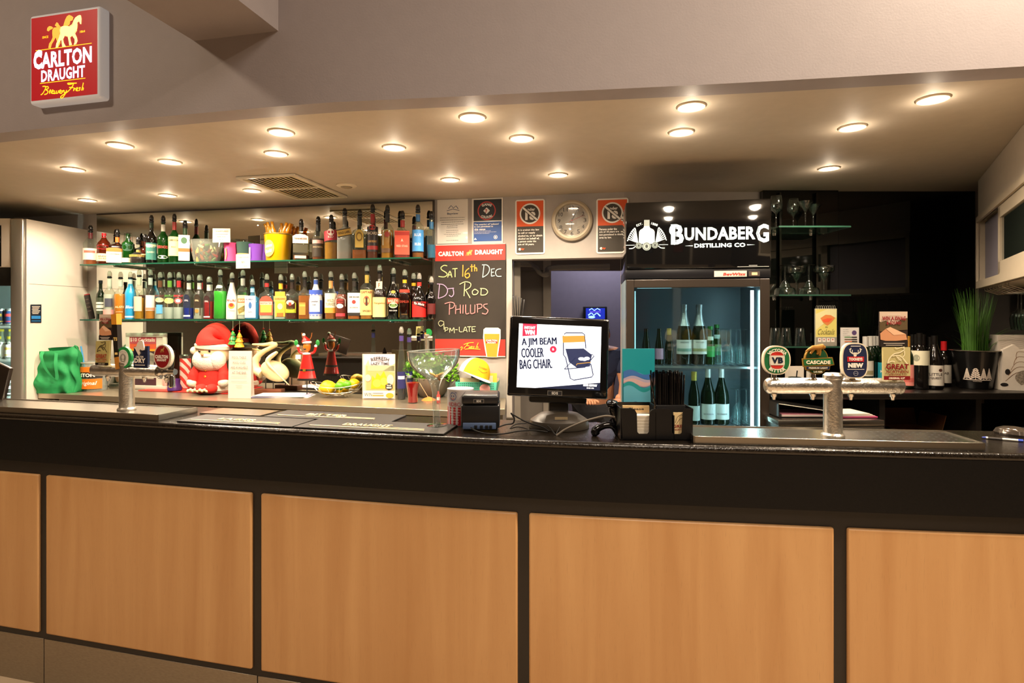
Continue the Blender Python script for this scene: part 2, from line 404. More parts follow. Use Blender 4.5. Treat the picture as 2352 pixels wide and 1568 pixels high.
def sg(s, x, z, w, h, **k):
    return ('t', s, SX(x), SZ(x, z), w/560*2*hw, h/590*2*hh, dict(rot=.0, **k))
wh = emit('#e6e4ff', 1.5)
sk = lambda u, v: (u, v+u*.004)
decal(t, 'lettering', wh, [sg('CARLTON', 453, 402, 478, 112, b=.035), sg('C', 250, 414, 72, 130, b=.035)], y=-.0016, tf=sk)
decal(t, 'lettering', emit('#cfd0ee', 1.1), [sg('DRAUGHT', 458, 508, 360, 82, b=.035)], y=-.0016, tf=sk)
gold = emit('#ffc31f', 1.0)
decal(t, 'lettering', gold, [sg('SINCE', 313, 261, 50, 16), sg('1864', 618, 220, 42, 16), ('r', SX(462), SZ(462, 327), .296, .0028), ('r', SX(455), SZ(455, 557), .240, .0028)], y=-.0016)
scr = [[(290,600),(310,598),(318,605),(308,625),(290,650),(275,658)],[(310,602),(335,600),(338,612),(318,622),(335,630),(328,648),(305,655)],[(345,640),(352,625),(358,622),(352,640),(348,648)],[(365,638),(382,628),(372,622),(364,642),(385,645)],[(392,625),(388,645),(402,640),(408,625),(404,642),(418,640),(425,622)],[(430,636),(446,626),(436,620),(430,638),(450,642)],[(455,622),(452,638),(462,622),(466,626)],[(470,620),(470,636),(485,632),(490,618),(482,640),(455,672),(440,670),(450,658),(500,628),(530,600),(545,575),(510,580),(500,572),(560,570),(572,568)],[(510,600),(545,600)],[(552,600),(546,622),(556,606),(562,608)],[(568,615),(582,604),(572,600),(566,618),(584,620)],[(604,600),(592,600),(598,612),(588,620)],[(626,565),(612,618),(618,600),(626,602),(622,616)]]
def fixs(pts): return [(x, z-(x-465)*.0) for x, z in pts]
decal(t, 'script_lettering', gold, [('s', art(curve(q, 4)), .0042) for q in scr], y=-.0018)
# ---------------------------------------------------------------- front bar
bar = T('bar_counter', 'long curved black bar counter faced with pale maple panels', 'bar counter')
XB0, XB1 = -3.2, 2.4
GRAN = mat('#16110c', .2, noise=.9, ns=180, bump=.3, bs=150)
FASC = mat('#070606', .5, noise=.5, ns=200, bump=.1, bs=200, spec=.25)
ct = strip(BARP, XB0, XB1, -.002, .36, 1.075, 1.10, 60).build('countertop', GRAN, bar)
b = ct.modifiers.new('edge', 'BEVEL'); b.width = .011; b.segments = 3; b.limit_method = 'ANGLE'; b.angle_limit = .8
fa = strip(BARP, XB0, XB1, 0.0, .03, .912, 1.078, 60).build('fascia', FASC, bar)
strip(BARP, XB0, XB1, .03, .32, .0, 1.075, 50).build('carcass', mat('#161211', .5), bar)
gaps = [-2.9, -1.917, -.937, .034, 1.001, 1.97, 2.9]
def maple():
    m = bpy.data.materials.new('maple_laminate'); m.use_nodes = True; nt = m.node_tree; N = nt.nodes.new; L = nt.links.new; b = nt.nodes['Principled BSDF']
    tc = N('ShaderNodeTexCoord'); mp = N('ShaderNodeMapping'); mp.inputs['Scale'].default_value = (5, 5, .35)
    n = N('ShaderNodeTexNoise'); n.inputs['Scale'].default_value = 2.2; n.inputs['Detail'].default_value = 5; n.inputs['Distortion'].default_value = .6
    cr = N('ShaderNodeValToRGB'); e = cr.color_ramp.elements; e[0].position = .3; e[0].color = lin('#bd8e5c'); e[1].position = .72; e[1].color = lin('#cfa370')
    mp2 = N('ShaderNodeMapping'); mp2.inputs['Scale'].default_value = (60, 60, 4)
    n2 = N('ShaderNodeTexNoise'); n2.inputs['Scale'].default_value = 6; n2.inputs['Detail'].default_value = 2
    r = N('ShaderNodeMapRange'); r.inputs[1].default_value = .62; r.inputs[2].default_value = .75; r.inputs[3].default_value = 1; r.inputs[4].default_value = .9
    x = N('ShaderNodeMix'); x.data_type = 'RGBA'; x.blend_type = 'MULTIPLY'; x.inputs[0].default_value = 1
    L(tc.outputs['Object'], mp.inputs[0]); L(mp.outputs[0], n.inputs[0]); L(n.outputs[0], cr.inputs[0])
    L(tc.outputs['Object'], mp2.inputs[0]); L(mp2.outputs[0], n2.inputs[0]); L(n2.outputs[0], r.inputs[0])
    L(cr.outputs[0], x.inputs[6]); L(r.outputs[0], x.inputs[7]); L(x.outputs[2], b.inputs['Base Color']); b.inputs['Roughness'].default_value = .38
    return m
MAPLE = maple()
for a, c in zip(gaps, gaps[1:]):
    strip(BARP, a+.019, min(c-.019, XB1), .014, .03, .212, .857, 8).build('panel', MAPLE, bar, bev=.006)
    strip(BARP, a+.002, min(c-.002, XB1), .022, .032, .0, .187, 8).build('kick_plate', BRUSH, bar, bev=.001)
g = G()
strip(BARP, XB0, XB1, .024, .03, .187, .912, 50).build('black_backing', mat('#1b1715', .45, noise=.1), bar)
# ---------------------------------------------------------------- back counter (mirror side)
def Q(X, off): return (X-math.sin(-MRZ)*0+off*-.192, mir_y(X)-off*.98)   # point at distance off in front of the mirror wall
EDGE = mat('#c6b9a2', .32, .85, bump=.02, bs=60)
bc = T('back_counter', 'stainless steel topped back counter under the mirror wall', 'counter')
z = .95
fl, fr = WZ(61, 902, z), WZ(1062, 944, z)
fr2 = Vector((fr.x+.62, fr.y-.15, z))
G().slab([(-3.425, fl.y-.02), (fr.x, fr.y), (P1[0]-.03, mir_y(P1[0]-.03)-.47), (P1[0]-.03, mir_y(P1[0])-.01), (-3.375, mir_y(-3.375)-.01)], z-.035, z).build('worktop', EDGE, bc, smooth=False, bev=.003)
G().slab([(-3.42, fl.y+.02), (P1[0]-.05, mir_y(P1[0])-.40), (P1[0]-.05, mir_y(P1[0])-.02), (-3.36, mir_y(-3.36)-.02)], 0.05, .50).build('cupboard', mat('#6b5f50', .5, noise=.1), bc, smooth=False)
G().slab([(-3.36, mir_y(-3.36)-.05), (P1[0]-.05, mir_y(P1[0])-.05), (P1[0]-.05, mir_y(P1[0])-.02), (-3.36, mir_y(-3.36)-.02)], .50, z-.035).build('splashback', mat('#8d8372', .35, .6), bc, smooth=False)
for k in range(6):
    f = (k+.5)/6; X = fl.x+.2+(P1[0]-.2-fl.x)*k/5.0; yy = fl.y+(fr.y-fl.y)*(X-fl.x)/(fr.x-fl.x)
    G().box(X-.02, X+.02, yy+.03, yy+.07, .05, z-.035).build('leg', mat('#4a4238', .4, .7), bc)
ORD = 'first second third fourth fifth sixth seventh eighth ninth tenth eleventh twelfth thirteenth fourteenth fifteenth sixteenth seventeenth eighteenth nineteenth twentieth 21st 22nd 23rd 24th 25th 26th 27th 28th 29th 30th'.split()
for k in range(30):
    X = fl.x+.25+k*.108
    if X > -.12: break
    yy = fl.y+(fr.y-fl.y)*(X-fl.x)/(fr.x-fl.x)
    kk = T('rack_glass', 'upturned drinking glass stored under the steel back counter', 'glass', (X, yy+.12+.02*(k % 2), .51), 0, 'upturned glasses stored under the back counter') if k == 0 else rg.copy()
    if k == 0:
        rg = kk; rgm = G().open_lathe([(.034, 0), (.033, .004), (.027, .13), (.0, .134)], 16).build('glass_body', glass('#dfeee4', .1), kk)
    else:
        COL.objects.link(kk); c = rgm.copy(); COL.objects.link(c); c.parent = kk
    kk.location = (X, yy+.12+.02*(k % 2), .51); kk['label'] = 'upturned drinking glass under the steel back counter, %s along from the white fridge' % ORD[k]
# mirror
mr = T('wall_mirror', 'large frameless mirror behind the bottle shelves', 'mirror', (0, mir_y(0), 0), MRZ)
cs = math.cos(MRZ)
G().box(-3.29/cs, -.548/cs, -.012, -.002, .96, 2.312).build('mirror_glass', mat('#e6e6e0', .0, 1), mr)
G().box(-.552/cs, -.54/cs, -.014, -.002, .96, 2.314).box(-3.29/cs, -.54/cs, -.014, -.002, 2.308, 2.316).build('edge_trim', mat('#3d3328', .4), mr)
# shelves
SHG = glass('#cfe8dc', .05)
SHE = mat('#1f5340', .15, emi=.02)
def shelf(name, z, label, x0=-3.2, x1=-.556):
    t = T(name, label, 'shelf', (0, mir_y(0), z), MRZ)
    G().box(x0/cs, x1/cs, -.235, -.016, -.009, 0).build('glass_pane', SHG, t)
    G().box(x0/cs, x1/cs, -.2365, -.2352, -.0095, .0005).build('green_edge', SHE, t)
    for X in (-3.0, -2.3, -1.55, -.8):
        G().box(X-.008, X+.008, -.2, -.014, -.022, -.0095, bev=.003).build('bracket', CHROME, t)
    return t
shelf('glass_shelf', 1.896, 'upper long green edged glass shelf of spirit bottles')
shelf('glass_shelf', 1.483, 'lower long green edged glass shelf of liqueur bottles')
# ---------------------------------------------------------------- helpers for flat print given in picture units
def PX(items, xc, yc, s):
    out = []
    for it in items:
        k = it[0]
        if k == 't':
            o = dict(it[6]) if len(it) > 6 else {}
            if 'arc' in o: o['arc'] /= s
            out.append(('t', it[1], (it[2]-xc)/s, -(it[3]-yc)/s, it[4]/s, it[5]/s, o))
        elif k == 'p': out.append(('p', [((x-xc)/s, -(y-yc)/s) for x, y in it[1]]))
        elif k == 's':
            w = it[2]; out.append(('s', [((x-xc)/s, -(y-yc)/s) for x, y in it[1]], [q/s for q in w] if hasattr(w, '__len__') else w/s))
        elif k == 'r': out.append(('r', (it[1]-xc)/s, -(it[2]-yc)/s, it[3]/s, it[4]/s, *it[5:]))
        else: out.append((k, (it[1]-xc)/s, -(it[2]-yc)/s, *[q/s for q in it[3:]]))
    return out
def lines(x, y0, y1, n, w, h=.35, seed=1, al='c'):      # unreadably small printed text: rows of short strokes
    r = random.Random(seed); out = []
    for i in range(n):
        yy = y0+(y1-y0)*i/max(n-1, 1); ww = w*(.55+.45*r.random()); px = (x-ww/2) if al == 'c' else x
        q = px
        while q < px+ww-1:
            l = min(1.5+3.5*r.random(), px+ww-q); out.append(('r', q+l/2, yy, l, h)); q += l+.8
    return out
class Flat:                                              # a flat thing with layers of print, drawn in picture units
    def __init__(s, t, xc, yc, sc, y0=-.001): s.t, s.xc, s.yc, s.s, s.y = t, xc, yc, sc, y0
    def __call__(s, name, m, items, tf=None):
        m = m if not isinstance(m, str) else mat(m, .5)
        s.y -= .0005; return decal(s.t, name, m, PX(items, s.xc, s.yc, s.s), y=s.y, tf=tf)
def onwall(x, y, off=.006):
    d = 3.854/(1+.196*(x-CX)/F)-off; return W(x, y, d), F/d
def wallboard(name, label, cat, x0, y0, x1, y1, th, m, r=0, off=.001):
    xc, yc = (x0+x1)/2, (y0+y1)/2; p, s = onwall(xc, yc, off)
    t = T(name, label, cat, p, MRZ); w, h = (x1-x0)/s, (y1-y0)/s
    g = G()
    if r: g.prism(rrect(w, h, r/s), -th, 0)
    else: g.box(-w/2, w/2, -th, 0, -h/2, h/2)
    g.build('board', m, t, smooth=False)
    return t, Flat(t, xc, yc, s, -th)
LAM = mat('#e9e2d8', .18, coat=.6)
t, f = wallboard('laminated_notice', 'white laminated notice with blue crest and small text above the blackboard', 'notice', 1003, 458, 1076, 559, .002, LAM)
f('crest', '#3b4a6a', [('s', [(1030,479),(1036,472),(1042,478),(1048,473),(1053,480)], 1.6), ('s', [(1026,484),(1040,480),(1056,484)], 1.2), ('t', 'Bayview', 1040, 491, 26, 6)])
f('text', '#4a4a4c', lines(1039, 500, 515, 4, 60, .9, 2)+lines(1039, 519, 523, 2, 40, .9, 3)+lines(1039, 529, 542, 4, 44, .8, 4)+lines(1039, 552, 552, 1, 44, .8, 4))
t, f = wallboard('colours_poster', 'black and blue poster with red ring about wearing colours', 'poster', 1083, 455, 1156, 559, .002, LAM)
f('print', '#121213', [('r', 1120, 482.5, 66, 49)]); f('print', '#1c4f9a', [('r', 1120, 531.5, 66, 45)])
f('ring', '#c33a30', [('o', 1118, 484, 21.5, 21.5, 2.6)])
f('text', '#efece6', [('t', 'GANG', 1118, 469.5, 24, 6, dict(arc=24, b=.04)), ('t', 'COLOURS', 1118, 498.5, 27, 6, dict(arc=-30, b=.04)), ('r', 1118, 484, 11, 11, .785)])
f('text', '#c33a30', [('t', '7', 1117, 485, 5, 9, dict(b=.05))])
f('text', '#f3f1ec', [('t', "The wearing of 'colours'", 1118, 515.5, 58, 5, dict(b=.04)), ('t', 'is not permitted in', 1111, 520.5, 44, 5, dict(b=.04)), ('t', 'this venue', 1102, 526, 26, 5, dict(b=.04)), ('o', 1139, 545, 4.5, 4.5, 1), ('e', 1139, 545, 2, 2), ('p', [(1088,550),(1091,545),(1095,550)])]+lines(1089, 530, 536, 3, 56, .7, 7, 'l'))
for k, (x0, x1, y0, y1, lab) in enumerate(((1183, 1252, 458, 584, 'orange and brown age limit sign with six lines of text beside the clock'), (1370, 1443, 455.5, 582, 'orange and brown age limit sign with four lines of text beside the black fridge'))):
    t, f = wallboard('age_limit_sign', lab, 'sign', x0, y0, x1, y1, .004, mat('#f0ebe2', .35), 6)
    w = x1-x0; xc = (x0+x1)/2; yt = y0+3.5; ym = y0+62
    f('panel', '#e2571b', [('r', xc, (yt+ym)/2, w-7, ym-yt)]); f('panel', '#3c352c', [('r', xc, (ym+y1-4)/2, w-7, y1-4-ym)])
    cy_ = y0+33
    f('ring', '#f0ebe2', [('e', xc, cy_, 24, 24)]); f('disc', '#3c352c', [('e', xc, cy_, 20.5, 20.5)])
    f('text', '#f0ebe2', [('t', 'under', xc+1, cy_-10, 22, 7, dict(b=.03)), ('t', '18', xc+1, cy_+5, 24, 19, dict(b=.06))])
    f('bar', '#3c352c', [('r', xc, cy_, 44, 7.5, -.72)]); f('bar', '#f0ebe2', [('r', xc, cy_, 44, 4.4, -.72)])
    tx = (['It is against the law', 'to sell or supply', 'alcohol to, or to obtain', 'alcohol on behalf of,', 'a person under the', 'age of 18 years.'], ['Persons under the', 'age of 18 years are', 'not permitted in this', 'area by law.'])[k]
    f('text', '#ebe4d8', [('t', q, x0+7+len(q)*1.17, ym+8.5+i*6.6, len(q)*2.34, 5.2, dict(b=.03)) for i, q in enumerate(tx)]+[('e', x0+11, y1-12, 3, 3)])
    f('logo', '#e2571b', [('t', 'olgr', x0+17, y1-12, 10, 5, dict(b=.05))])
# clock
p, s = onwall(1314, 507, .001)
t = T('wall_clock', 'round beige rimmed wall clock with white face and red second hand', 'clock', p, MRZ)
RY = Matrix.Rotation(PI/2, 4, 'X')
R = 47.5/s
G().lathe([(R*.75, 0), (R*.97, 0), (R, .012), (R*.97, .026), (R*.88, .034), (R*.80, .03), (R*.775, .018), (R*.775, .012)], 64, RY).build('rim', mat('#b5a68e', .3, coat=.3), t)
G().lathe([(R*.78, .006), (R*.78, .012)], 48, RY).build('face', mat('#ece6da', .5), t)
num = []
for n in range(1, 13):
    a = PI/2-n*PI/6; q = str(n); num.append(('t', q, R*.62*math.cos(a), R*.62*math.sin(a), R*(.13 if n < 10 else .2)*(.4 if n == 1 else 1), R*.19, dict(b=0)))
decal(t, 'numerals', mat('#2a2825', .6), num, y=-.0128)
ah = PI/2-math.radians(182); am = PI/2-math.radians(27); asx = PI/2-math.radians(68)
hand = lambda a, l, w, b=.1: ('s', [(-math.cos(a)*R*b, -math.sin(a)*R*b), (math.cos(a)*R*l, math.sin(a)*R*l)], [w, w*.5])
decal(t, 'hour_hand', mat('#191817', .4), [hand(ah, .44, R*.05)], y=-.014)
decal(t, 'minute_hand', mat('#191817', .4), [hand(am, .58, R*.045)], y=-.015)
decal(t, 'second_hand', mat('#b8322c', .4), [hand(asx, .62, R*.022, .16), ('e', 0, 0, R*.035, R*.035)], y=-.016)
G().lathe([(R*.775, .026), (0, .026)], 48, RY).build('glass_cover', glass('#ffffff', k=.8), t)
# chalkboard
t, f = wallboard('chalkboard', 'tall menu blackboard with chalk writing and red top and bottom bands', 'blackboard', 997, 562, 1163.5, 818, .012, mat('#2b241c', .75, noise=.12, ns=12), 0)
f('red_band', '#c8352a', [('r', 1080.3, 580.5, 166, 36)]); f('red_band', '#c8352a', [('r', 1080.3, 797.5, 166, 38)])
f('border', '#e8e0d4', [('r', 1080.3, 561.8, 166, 1.4), ('r', 1080.3, 817.3, 166, 2)])
f('lettering', '#f3ede4', [('t', 'CARLTON', 1035, 582, 60, 11, dict(b=.05)), ('t', 'DRAUGHT', 1125, 580, 65, 11, dict(b=.05))])
hp = lambda pts, cx, cy, k: [(cx+(x-465)*k, cy+(z-225)*k) for x, z in pts]
f('horse_emblem', '#c99a3f', [('p', hp(horse2, 1078, 581, .058))]); f('horse_emblem', '#e6bf62', [('p', hp(horse, 1078, 581, .058))])
c1, c2, c3, c4 = '#cfd28c', '#dfa040', '#b9c4cc', '#c79ac6'
def ch(col, strokes, w=2.0): f('chalk_writing', mat(col, .9, noise=.2, ns=300), [('s', curve(q, 4), w) for q in strokes])
def cv(pts): return [(980+x/3.824, 430+y/3.824) for x, y in pts]
ch(c1, [cv(q) for q in ([(178,688),(150,683),(122,700),(128,722),(165,745),(178,765),(150,785),(98,780)], [(182,790),(203,735),(222,790)], [(190,768),(216,768)], [(225,715),(272,712)], [(250,714),(250,788)])])
ch(c2, [cv(q) for q in ([(322,682),(320,785)], [(378,712),(350,735),(340,775),(358,797),(382,780),(372,755),(345,768)], [(402,678),(402,742)], [(388,700),(420,698)], [(427,680),(427,740)], [(427,718),(440,708),(447,720),(446,740)])], 2.3)
ch('#a9bcc0', [cv(q) for q in ([(512,690),(500,795)], [(494,685),(540,688),(562,720),(545,765),(502,793)], [(578,722),(578,785)], [(576,724),(608,720)], [(578,752),(600,750)], [(578,785),(608,780)], [(665,722),(630,728),(615,755),(630,785),(668,786)])])
ch('#b79cc0', [cv(q) for q in ([(108,850),(96,975)], [(85,846),(145,855),(182,900),(160,950),(95,975)], [(185,890),(240,885)], [(232,888),(238,935),(218,960),(195,945)])])
ch('#cfd09a', [cv(q) for q in ([(340,840),(332,955)], [(292,852),(345,830),(392,845),(385,880),(340,905)], [(345,900),(388,972)], [(430,895),(408,915),(415,942),(445,940),(460,915),(430,895)], [(488,892),(484,948)], [(478,890),(525,895),(545,920),(525,945),(484,948)])])
ch('#d98a8a', [cv(q) for q in ([(202,1020),(198,1118)], [(156,1022),(210,1008),(245,1022),(235,1055),(200,1065)], [(258,1035),(255,1112)], [(298,1030),(300,1108)], [(256,1075),(300,1068)], [(325,1032),(322,1108)], [(348,1030),(350,1108),(380,1104)], [(392,1030),(394,1106),(432,1100)], [(432,1030),(430,1105)], [(455,1035),(455,1100)], [(445,1030),(488,1028),(492,1055),(458,1068)], [(545,1025),(512,1032),(515,1055),(548,1080),(530,1112),(495,1105)])])
ch('#c8c8a0', [cv(q) for q in ([(148,1180),(115,1172),(98,1195),(118,1220),(145,1200),(148,1180),(150,1250)], [(160,1235),(160,1270)], [(155,1232),(185,1235),(182,1252),(160,1256)], [(202,1275),(205,1235),(222,1262),(240,1232),(245,1280)], [(252,1250),(275,1250)], [(290,1225),(292,1265),(318,1268)], [(325,1270),(345,1225),(362,1270)], [(332,1255),(356,1255)], [(362,1225),(398,1222)], [(380,1224),(380,1268)], [(405,1224),(405,1268)], [(405,1224),(438,1222)], [(405,1246),(430,1245)], [(405,1268),(438,1264)])], 1.6)
f('script_lettering', '#e9b33a', [('s', curve(cv(q), 4), 1.8) for q in ([(300,1410),(310,1400),(318,1408),(305,1430)], [(372,1368),(345,1400),(330,1415)], [(330,1380),(372,1366),(420,1362)], [(350,1392),(380,1388)], [(382,1398),(378,1412),(392,1398)], [(395,1405),(410,1398),(398,1396),(394,1412),(412,1410)], [(428,1396),(418,1398),(424,1406),(412,1414)], [(462,1362),(440,1412),(450,1398),(460,1400),(456,1412)], [(340,1420),(400,1416),(480,1420)])])
gl = [(1113,756),(1118,752),(1147,752),(1153,756),(1153,775),(1149,800),(1146,819),(1120,819),(1116,800),(1112,775)]
f('beer_glass_print', '#f0e6d4', [('p', gl)]); f('beer_glass_print', '#e8932a', [('p', [(1115,766),(1150,766),(1150,776),(1146,800),(1144,818),(1122,818),(1119,800),(1115,776)])])
f('beer_glass_print', '#b8322c', [('r', 1132, 783, 27, 9)]); f('lettering', '#f3ede4', [('t', 'CARLTON', 1132, 781, 26, 4.5, dict(b=.04)), ('t', 'DRAUGHT', 1132, 786, 20, 3.4, dict(b=.04))])
# dark coat bundle hanging beside the opening
p = W(1193, 730, 3.72)
t = T('hanging_folders', 'black clipboards hung in a bunch beside the passage opening', 'clipboard', p)
for i in range(5):
    G().box(-.035+i*.012, -.027+i*.012, -.03, .10, -.17+.01*i, .155-.008*i, bev=.003, M=Matrix.Rotation(.05*i-.08, 4, 'Y')).build('clipboard', mat('#1b1917' if i % 2 else '#2c2a28', .25, coat=.4), t)
# conduit pipes in the passage
t = T('conduit_pipes', 'grey conduit pipes bending under the passage lintel', 'pipes', (0, 0, 0))
for k in range(3):
    o = .018*k
    pts = [W(1185, 601+4*k, 4.2), W(1215+6*k, 603+4*k, 4.2), W(1232+4*k, 618+3*k, 4.15), W(1240+3*k, 628+2*k, 4.15), W(1258, 626+3*k, 4.15), W(1268, 612+3*k, 4.2), W(1400, 608+4*k, 4.25)]
    G().tube(curve(pts, 5), .012, 10).build('pipe', mat('#7d766c', .45), t)
# small television in the passage room
t = T('wall_television', 'small black framed television with blue picture on the passage wall', 'television', W(1366.5, 721, 5.55))
s = F/5.5
G().box(-.115, .115, -.03, .03, -.072, .072, bev=.006).build('bezel', BLACKP, t)
f = Flat(t, 1366.5, 721, s, -.03)
f('screen', emit('#1a2a9a', .9), [('r', 1366.5, 720, 44, 25)]); f('screen_picture', emit('#8fb8ff', 1.4), [('s', [(1352,712),(1358,708),(1364,713),(1371,708),(1378,712)], 2), ('s', [(1350,724),(1357,718),(1363,724),(1370,718),(1378,726)], 3), ('e', 1358, 728, 8, 3)])
f('screen_picture', emit('#4a3fb0', 1.0), [('r', 1366, 716, 26, 4)])
# ---------------------------------------------------------------- black glass walls and the glassware alcove
BG = mat('#070706', .03, coat=.2, noise=.02)
for (x0, x1, dd, off) in ((1752, 1926, 3.66, 0), (1926, 2240, 3.69, 0)):
    a, b2 = (x0-CX)*dd/F, (x1-CX)*dd/F
    S(G().box(a+.001, b2-.001, dd, 3.709, 1.10, CEIL-.001), 'trim_black_glass_panel', BG, smooth=False)
def cshelf(z, lab):
    t = T('alcove_glass_shelf', lab, 'shelf', ((1848-CX)*3.5/F, 3.5, z))
    G().box(-.215, .215, -.12, .155, -.008, 0).build('glass_pane', SHG, t)
    G().box(-.215, .215, -.1212, -.1202, -.0085, .0005).build('green_edge', mat('#2c5545', .3), t)
    for X in (-.14, .09): G().lathe([(0, -.03), (.01, -.028), (.012, -.018), (.012, -.009)], 12, c=(X, .1, 0)).build('bracket', CHROME, t)
ZS = (2.045, 1.635, 1.325)
cshelf(ZS[0], 'highest alcove glass shelf beside the black fridge'); cshelf(ZS[1], 'middle alcove glass shelf of margarita glasses'); cshelf(ZS[2], 'lowest alcove glass shelf of upturned tumblers')
for X in (1792, 1876):
    t = T('shelf_upright', 'slim chrome shelf upright on the black wall '+('next to the black fridge' if X < 1800 else 'behind the cocktail calendar'), 'shelf post', W(X, 728, 3.64))
    G().box(-.006, .006, -.006, .012, -.38, .80).build('rail', mat('#4a4845', .25, 1), t)
# glassware
def foot(): return [(0, 0), (.034, 0), (.035, .0015), (.02, .004), (.006, .008)]
GP = {
 'margarita': foot()+[(.0042, .02), (.0038, .075), (.006, .09), (.02, .105), (.028, .122), (.034, .134), (.052, .140), (.059, .152), (.061, .18), (.0595, .18), (.0575, .153), (.05, .142), (.031, .136), (.02, .112), (0, .1)],
 'flute': foot()+[(.0038, .02), (.0038, .08), (.010, .095), (.022, .115), (.027, .15), (.025, .205), (.0235, .205), (.0255, .15), (.02, .118), (0, .1)],
 'wine': foot()+[(.004, .02), (.0038, .085), (.012, .098), (.032, .115), (.038, .14), (.036, .175), (.031, .205), (.0295, .205), (.0345, .175), (.0365, .14), (.03, .117), (0, .1)],
 'tumbler': [(0, 0), (.026, 0), (.028, .004), (.036, .115), (.0345, .115), (.026, .008), (0, .007)],
 'martini': foot()+[(.004, .02), (.0038, .09), (.006, .1), (.05, .165), (.0485, .165), (0, .101)]}
GS = {}
for k in GP: 
    me = G().open_lathe(GP[k], 24).build('glass_body', CLEARK if k != 'flute' else glass('#eefafa', .04), None); GS[k] = me.data; bpy.data.objects.remove(me)
GH = dict(margarita=.18, flute=.205, wine=.205, tumbler=.115, martini=.165)
def stem(kind, p, label, group, inv=False, k=1.0):
    o = bpy.data.objects.new(kind+'_glass' if kind != 'tumbler' else 'tumbler', GS[kind]); COL.objects.link(o)
    tag(o, label, 'glass', group, None, p); o.scale = (k, k, k)
    if inv: o.rotation_euler.x = PI; o.location.z += GH[kind]*k
    return o
A = lambda x, d, z: Vector(((x-CX)*d/F, d, z))
gz = ZS[1]+.001
stem('margarita', A(1803, 3.45, gz), 'upturned margarita glass nearest the black fridge on the middle alcove shelf', 'margarita glasses on the middle alcove shelf', True)
stem('margarita', A(1829, 3.56, gz), 'upright margarita glass between two upturned ones on the middle alcove shelf', 'margarita glasses on the middle alcove shelf')
stem('margarita', A(1858, 3.44, gz), 'upturned margarita glass second from the shelf end on the middle alcove shelf', 'margarita glasses on the middle alcove shelf', True)
stem('margarita', A(1892, 3.5, gz), 'upright margarita glass at the outer end of the middle alcove shelf', 'margarita glasses on the middle alcove shelf')
gz = ZS[0]+.001
for x, d, k, lab in ((1783, 3.46, 'wine', 'wine glass at the fridge end of the highest alcove shelf'), (1822, 3.55, 'wine', 'wine glass standing at the back of the highest alcove shelf'), (1850, 3.45, 'martini', 'wide martini glass on the highest alcove shelf'), (1868, 3.56, 'martini', 'second martini glass behind the first on the highest alcove shelf')):
    stem(k, A(x, d, gz), lab, 'stemmed glasses on the highest alcove shelf', k=.95)
gz = ZS[2]+.001
for x, d, lab in ((1781, 3.45, 'upturned tumbler nearest the fridge on the lowest alcove shelf'), (1806, 3.53, 'second upturned tumbler on the lowest alcove shelf'), (1838, 3.46, 'upturned tumbler beside the cocktail calendar')):
    stem('tumbler', A(x, d, gz), lab, 'upturned tumblers on the lowest alcove shelf', True, .95)
# calendar
p = A(1897.5, 3.40, ZS[2]+.001); s = F/3.40
t = T('cocktail_calendar', 'spiral bound yellow cocktail flip calendar on the lowest alcove shelf', 'calendar', p)
hh = .225
G().box(-.064, .064, 0, .012, 0, hh).build('pages', mat('#e8e2cc', .5), t)
f = Flat(t, 1897.5, 796, s, 0)
f('print', '#e6d676', [('r', 1897.5, 743, 48, 64)]); f('print', '#e9e0a8', [('p', [(1874,722),(1900,711),(1921,711),(1921,730),(1900,738),(1885,750),(1874,760)])])
f('cocktail_print', '#e58a4a', [('p', [(1884,732),(1896,724),(1908,725),(1918,731),(1909,742),(1900,749),(1890,742)])]); f('cocktail_print', '#ee5f3a', [('p', [(1888,736),(1900,732),(1912,733),(1903,741),(1893,741)])])
f('script_lettering', '#5b5530', [('t', 'Cocktails', 1897.5, 763, 38, 13, dict(sh=.3, b=-.005)), ('t', 'the', 1898, 752, 6, 3)])
f('print', '#9a9384', [('r', 1897.5, 785, 48, 19)]); f('print', '#efe8dc', [('r', x, 782, 8, 9) for x in (1882, 1892, 1902, 1912)])
f('print', '#c05a4a', [('r', x, 781, 3, 3) for x in (1882, 1892, 1902, 1912)])
for i in range(9):
    G().tube([(-.052+i*.013, .006+.010*math.cos(a), hh+.006+.013*math.sin(a)) for a in [q*PI/6-1.2 for q in range(12)]], .0014, 6).build('spiral_ring', mat('#d8d4cc', .3, .8), t)
# ---------------------------------------------------------------- black counter and what stands under it
t = T('black_counter', 'black laminate shelf counter along the black glass wall', 'counter')
G().box(1.42, 3.05, 2.98, 3.655, 1.066, 1.10, bev=.004).build('worktop', mat('#16120f', .3, noise=.9, ns=240), t)
G().box(1.42, 3.04, 3.60, 3.65, .1, 1.066).build('back_panel', mat('#14110f', .4), t)
for x in (1.98, 2.5, 3.0): G().box(x, x+.03, 3.05, 3.6, .1, 1.066).build('support', mat('#191513', .5), t)
G().box(1.42, 3.04, 3.1, 3.6, .70, .73).build('low_shelf', mat('#191513', .5), t)
t = T('undercounter_fridge', 'stainless steel undercounter fridge below the black counter', 'fridge', (0, 2.74, 0))
a, b2 = 1.29, 1.80
G().box(a, b2+.004, 0, .155, .975, 1.0, bev=.003).build('lid', STEEL, t); G().box(a+.005, b2, .01, .15, .02, .975).build('cabinet', mat('#8a857c', .3, 1), t)
G().box(a+.005, b2, -.002, .009, .925, .97, bev=.002).build('control_strip', STEEL, t)
G().box(a+.03, b2-.03, -.004, .009, .2, .905, bev=.003).build('door', STEEL, t).children
bpy.context.view_layer.update()
G().box(a+.05, b2-.05, -.02, -.004, .87, .895, bev=.004).build('handle', mat('#e0dcd2', .2, 1), t)
t = T('ring_binder', 'black ring binder tilted open on the undercounter fridge', 'binder', (1.36, 2.80, 1.003))
